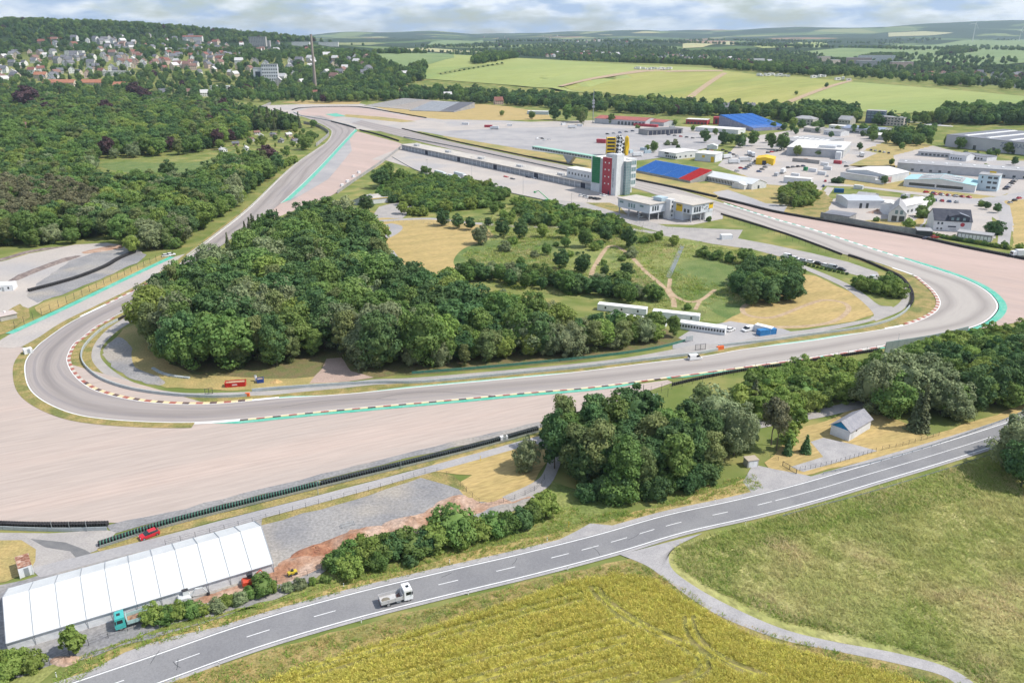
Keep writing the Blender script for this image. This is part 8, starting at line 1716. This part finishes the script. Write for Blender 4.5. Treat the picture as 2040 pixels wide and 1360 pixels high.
# stairway on the infield slope
a, b = G(1332, 553), G(1360, 490); d = b - a; e = empty('stairway', a, math.atan2(d.y, d.x), 'long straight metal stairway down the infield slope', 'stairs'); Ls = d.length; ns = 46
for i in range(ns): MB().box(Ls * i / ns, Ls * (i + .62) / ns, -.9, .9, .02, .14).build('step', M_STEEL, e)
for s in (-1, 1): MB().tube([(0, s * .95, .9), (Ls, s * .95, .9)], .05, 4).build('handrail', M_STEEL, e)
for i in range(0, ns, 4):
    for s in (-1, 1): MB().tube([(Ls * i / ns, s * .95, 0), (Ls * i / ns, s * .95, .9)], .04, 4).build('baluster', M_STEEL, e)
# ================================================================== standing crops and grasses
def tuft(name, n, h, w, lean, mats, head=0.0, bw=.02):
    vs, fs, ms = [], [], []
    for i in range(n):
        a = npr.uniform(0, 6.28); r = w * math.sqrt(npr.uniform()); x, y = r * math.cos(a), r * math.sin(a); b = npr.uniform(0, 6.28); hh = h * npr.uniform(.75, 1.1); l = lean * npr.uniform(.4, 1.2); c, s = math.cos(b) * bw, math.sin(b) * bw
        lx, ly = math.cos(a + npr.uniform(-.8, .8)) * l, math.sin(a + npr.uniform(-.8, .8)) * l; o = len(vs)
        vs += [(x - c, y - s, 0), (x + c, y + s, 0), (x + lx * .5 + c, y + ly * .5 + s, hh * .62), (x + lx * .5 - c, y + ly * .5 - s, hh * .62), (x + lx, y + ly, hh)]; fs += [(o, o + 1, o + 2, o + 3), (o + 3, o + 2, o + 4)]; ms += [0, 0]
        if head:
            o = len(vs); q = head; vs += [(x + lx * .8 - c * 2, y + ly * .8 - s * 2, hh * .8), (x + lx * .8 + c * 2, y + ly * .8 + s * 2, hh * .8), (x + lx * 1.25 + c * 1.4, y + ly * 1.25 + s * 1.4, hh * 1.04), (x + lx * 1.25 - c * 1.4, y + ly * 1.25 - s * 1.4, hh * 1.04)]; fs += [(o, o + 1, o + 2, o + 3)]; ms += [1 if len(mats) > 1 else 0]
    return mesh_np(name, vs, fs, mats, ms)
M_WSTALK = mat('wheat_stalk', (.55, .54, .135), (.62, .57, .15), scale=.10, rnd_amt=.15, transl=.4, stretch=(.3, 1, 1, .38), spec=.2)
M_WHEAD = mat('wheat_head', (.74, .66, .18), (.64, .60, .16), scale=.10, rnd_amt=.18, transl=.4, stretch=(.3, 1, 1, .38), spec=.2)
M_GR1 = mat('meadow_blade', (.33, .39, .105), (.50, .48, .20), scale=.06, rnd_amt=.25, transl=.4, spec=.2, col3=(.58, .49, .27), scale3=.045)
M_GR2 = mat('dry_blade', (.62, .48, .21), (.46, .42, .14), scale=.15, rnd_amt=.25, transl=.4, spec=.2)
M_GR3 = mat('lush_blade', (.24, .36, .07), (.32, .42, .10), scale=.15, rnd_amt=.25, transl=.4, spec=.2)
gcol = bpy.data.collections.new('tuft_kinds')
for i, me in enumerate([tuft('tuft', 13, .55, .36, .34, [M_WSTALK, M_WHEAD], head=.1, bw=.035), tuft('tuft', 13, .6, .38, .40, [M_WSTALK, M_WHEAD], head=.1, bw=.035), tuft('tuft', 12, .42, .45, .6, [M_GR1], bw=.035), tuft('tuft', 12, .36, .45, .6, [M_GR1], bw=.035), tuft('tuft', 10, .28, .35, .35, [M_GR2], bw=.03), tuft('tuft', 12, .36, .38, .45, [M_GR3], bw=.035)]):
    gcol.objects.link(bpy.data.objects.new('t%02d' % i, me))
def sow(name, pxs, dens, kinds, hs, label, holes=(), lines=(), z=.05, lean=0.0, maxd=400, patch=None):
    poly = [tuple(G(*p)[:2]) for p in pxs]; xs = [p[0] for p in poly]; ys = [p[1] for p in poly]
    n = int((max(xs) - min(xs)) * (max(ys) - min(ys)) * dens); x = npr.uniform(min(xs), max(xs), n); y = npr.uniform(min(ys), max(ys), n)
    ok = in_poly(x, y, poly)
    for h in holes: ok &= ~in_poly(x, y, [tuple(G(*p)[:2]) for p in h])
    if patch: ok &= patch(x, y)
    # only where the view can reach
    f = y * CT + CAM_H * ST; u = y * ST - CAM_H * CT; px = 1020 + FPX * x / f; py = 680 - FPX * u / f
    ok &= (px > -60) & (px < 2100) & (py < 1420)
    for ln, hw in lines:
        P = np.array([(q.x, q.y) for q in resample(gpath(ln), step=.5)])
        xx, yy = x[ok], y[ok]; k = np.zeros(len(xx), bool)
        for q in P[::1]: k |= (xx - q[0]) ** 2 + (yy - q[1]) ** 2 < hw * hw
        idx = np.where(ok)[0]; ok[idx[k]] = False
    x, y = x[ok], y[ok]; n = len(x); s = npr.uniform(hs[0], hs[1], n)
    wv = 1 + .18 * np.sin(x * .21 + y * .13) * np.sin(x * .07 - y * .19 + 1)
    rot = np.stack([npr.normal(scale=.08, size=n) + lean, npr.normal(scale=.08, size=n), npr.uniform(0, 6.28, n) if not lean else npr.normal(scale=.5, size=n) + .6 * np.sin(x * .08 + y * .11)], 1)
    scatter(name, np.stack([x, y, np.full(n, z)], 1), npr.choice(kinds, n), rot, np.stack([s, s, s * wv], 1), gcol, label); return n
nw = sow('wheat', [(440, 1400), (560, 1345), (800, 1268), (980, 1212), (1140, 1160), (1230, 1143), (1300, 1153), (1370, 1198), (1490, 1265), (1640, 1312), (1790, 1345), (1900, 1390), (1800, 1500), (400, 1500)], 6.0, [0, 1], (.75, 1.05), 'ripening yellow green wheat standing below the country road', lines=TRAM, z=.1)
MEADOW = [(1345, 1094), (1470, 1052), (1700, 992), (1990, 907), (2200, 850), (2300, 1440), (1990, 1420), (1915, 1330), (1790, 1290), (1560, 1238), (1410, 1168), (1345, 1125)]
ng = sow('meadow_grass', MEADOW, 3.2, [2, 3], (.8, 1.35), 'wind combed rough grass of the meadow right of the lane', z=.1, lean=.35)
nl = sow('lush_grass', [(1345, 1094), (1470, 1052), (1700, 992), (1860, 945), (2060, 900), (2060, 985), (1900, 1000), (1700, 1040), (1500, 1100), (1450, 1170), (1560, 1215), (1700, 1255), (1990, 1330), (1990, 1420), (1915, 1330), (1790, 1290), (1560, 1238), (1410, 1168), (1345, 1125)], 3.0, [5], (.7, 1.2), 'lush green grass along the rim of the meadow', z=.1)
nv = sow('verge_tufts', [(150, 1420), (560, 1292), (1120, 1144), (1265, 1120), (1340, 1158), (1460, 1238), (1700, 1308), (1920, 1364), (1900, 1390), (1640, 1312), (1370, 1198), (1300, 1153), (1230, 1143), (1140, 1160), (800, 1268), (560, 1345), (430, 1410)], 3.5, [4, 4, 5], (.7, 1.2), 'dry and green grass tufts on the verge above the wheat', z=.1)
nb_ = sow('bank_tufts', [(60, 1400), (160, 1310), (330, 1245), (520, 1205), (640, 1165), (760, 1135), (940, 1085), (1060, 1060), (1100, 1000), (1130, 1010), (1180, 1025), (1300, 1010), (1450, 955), (1500, 945), (1520, 972), (1334, 1012), (1240, 1040), (1170, 1045), (1080, 1085), (800, 1150), (560, 1212), (480, 1238), (250, 1300), (110, 1385)], 2.6, [4, 5, 5], (.7, 1.2), 'grass tufts on the bank between hedge and country road', z=.1)
ni = sow('infield_tufts', [(780, 440), (870, 440), (960, 430), (1060, 400), (1120, 412), (1250, 446), (1370, 476), (1420, 490), (1560, 520), (1600, 545), (1500, 610), (1480, 640), (1400, 640), (1200, 600), (900, 560), (860, 540)], .55, [2, 3, 5], (1.2, 2.4), 'rough tall grass on the infield slope', z=.1, lines=[(q, 1.6) for q in DIRTS], holes=[[(700, 445), (760, 434), (870, 437), (960, 445), (985, 470), (935, 498), (910, 525), (890, 560), (840, 560), (780, 530)]], patch=lambda x, y: np.sin(x * .11 + 1) + np.sin(y * .09 + x * .05) + npr.normal(scale=.5, size=x.shape) > -.2)
print('TUFTS', nw, ng, nl, nv, nb_, ni)
# ================================================================== haze over the country
hz = MB().box(-13600, 13600, -500, 18200, -8, 330).build('haze', bpy.data.materials.new('haze')); tag(hz, 'thin summer haze over the wide country', kind='stuff')
hm = hz.data.materials[0]; hm.use_nodes = True; hn, hl = hm.node_tree.nodes, hm.node_tree.links; hn.clear(); ho = hn.new('ShaderNodeOutputMaterial'); pv = hn.new('ShaderNodeVolumePrincipled'); pv.inputs['Color'].default_value = (.68, .85, 1.0, 1); pv.inputs['Density'].default_value = 5.2e-5; pv.inputs['Anisotropy'].default_value = .2; hl.new(pv.outputs[0], ho.inputs['Volume'])
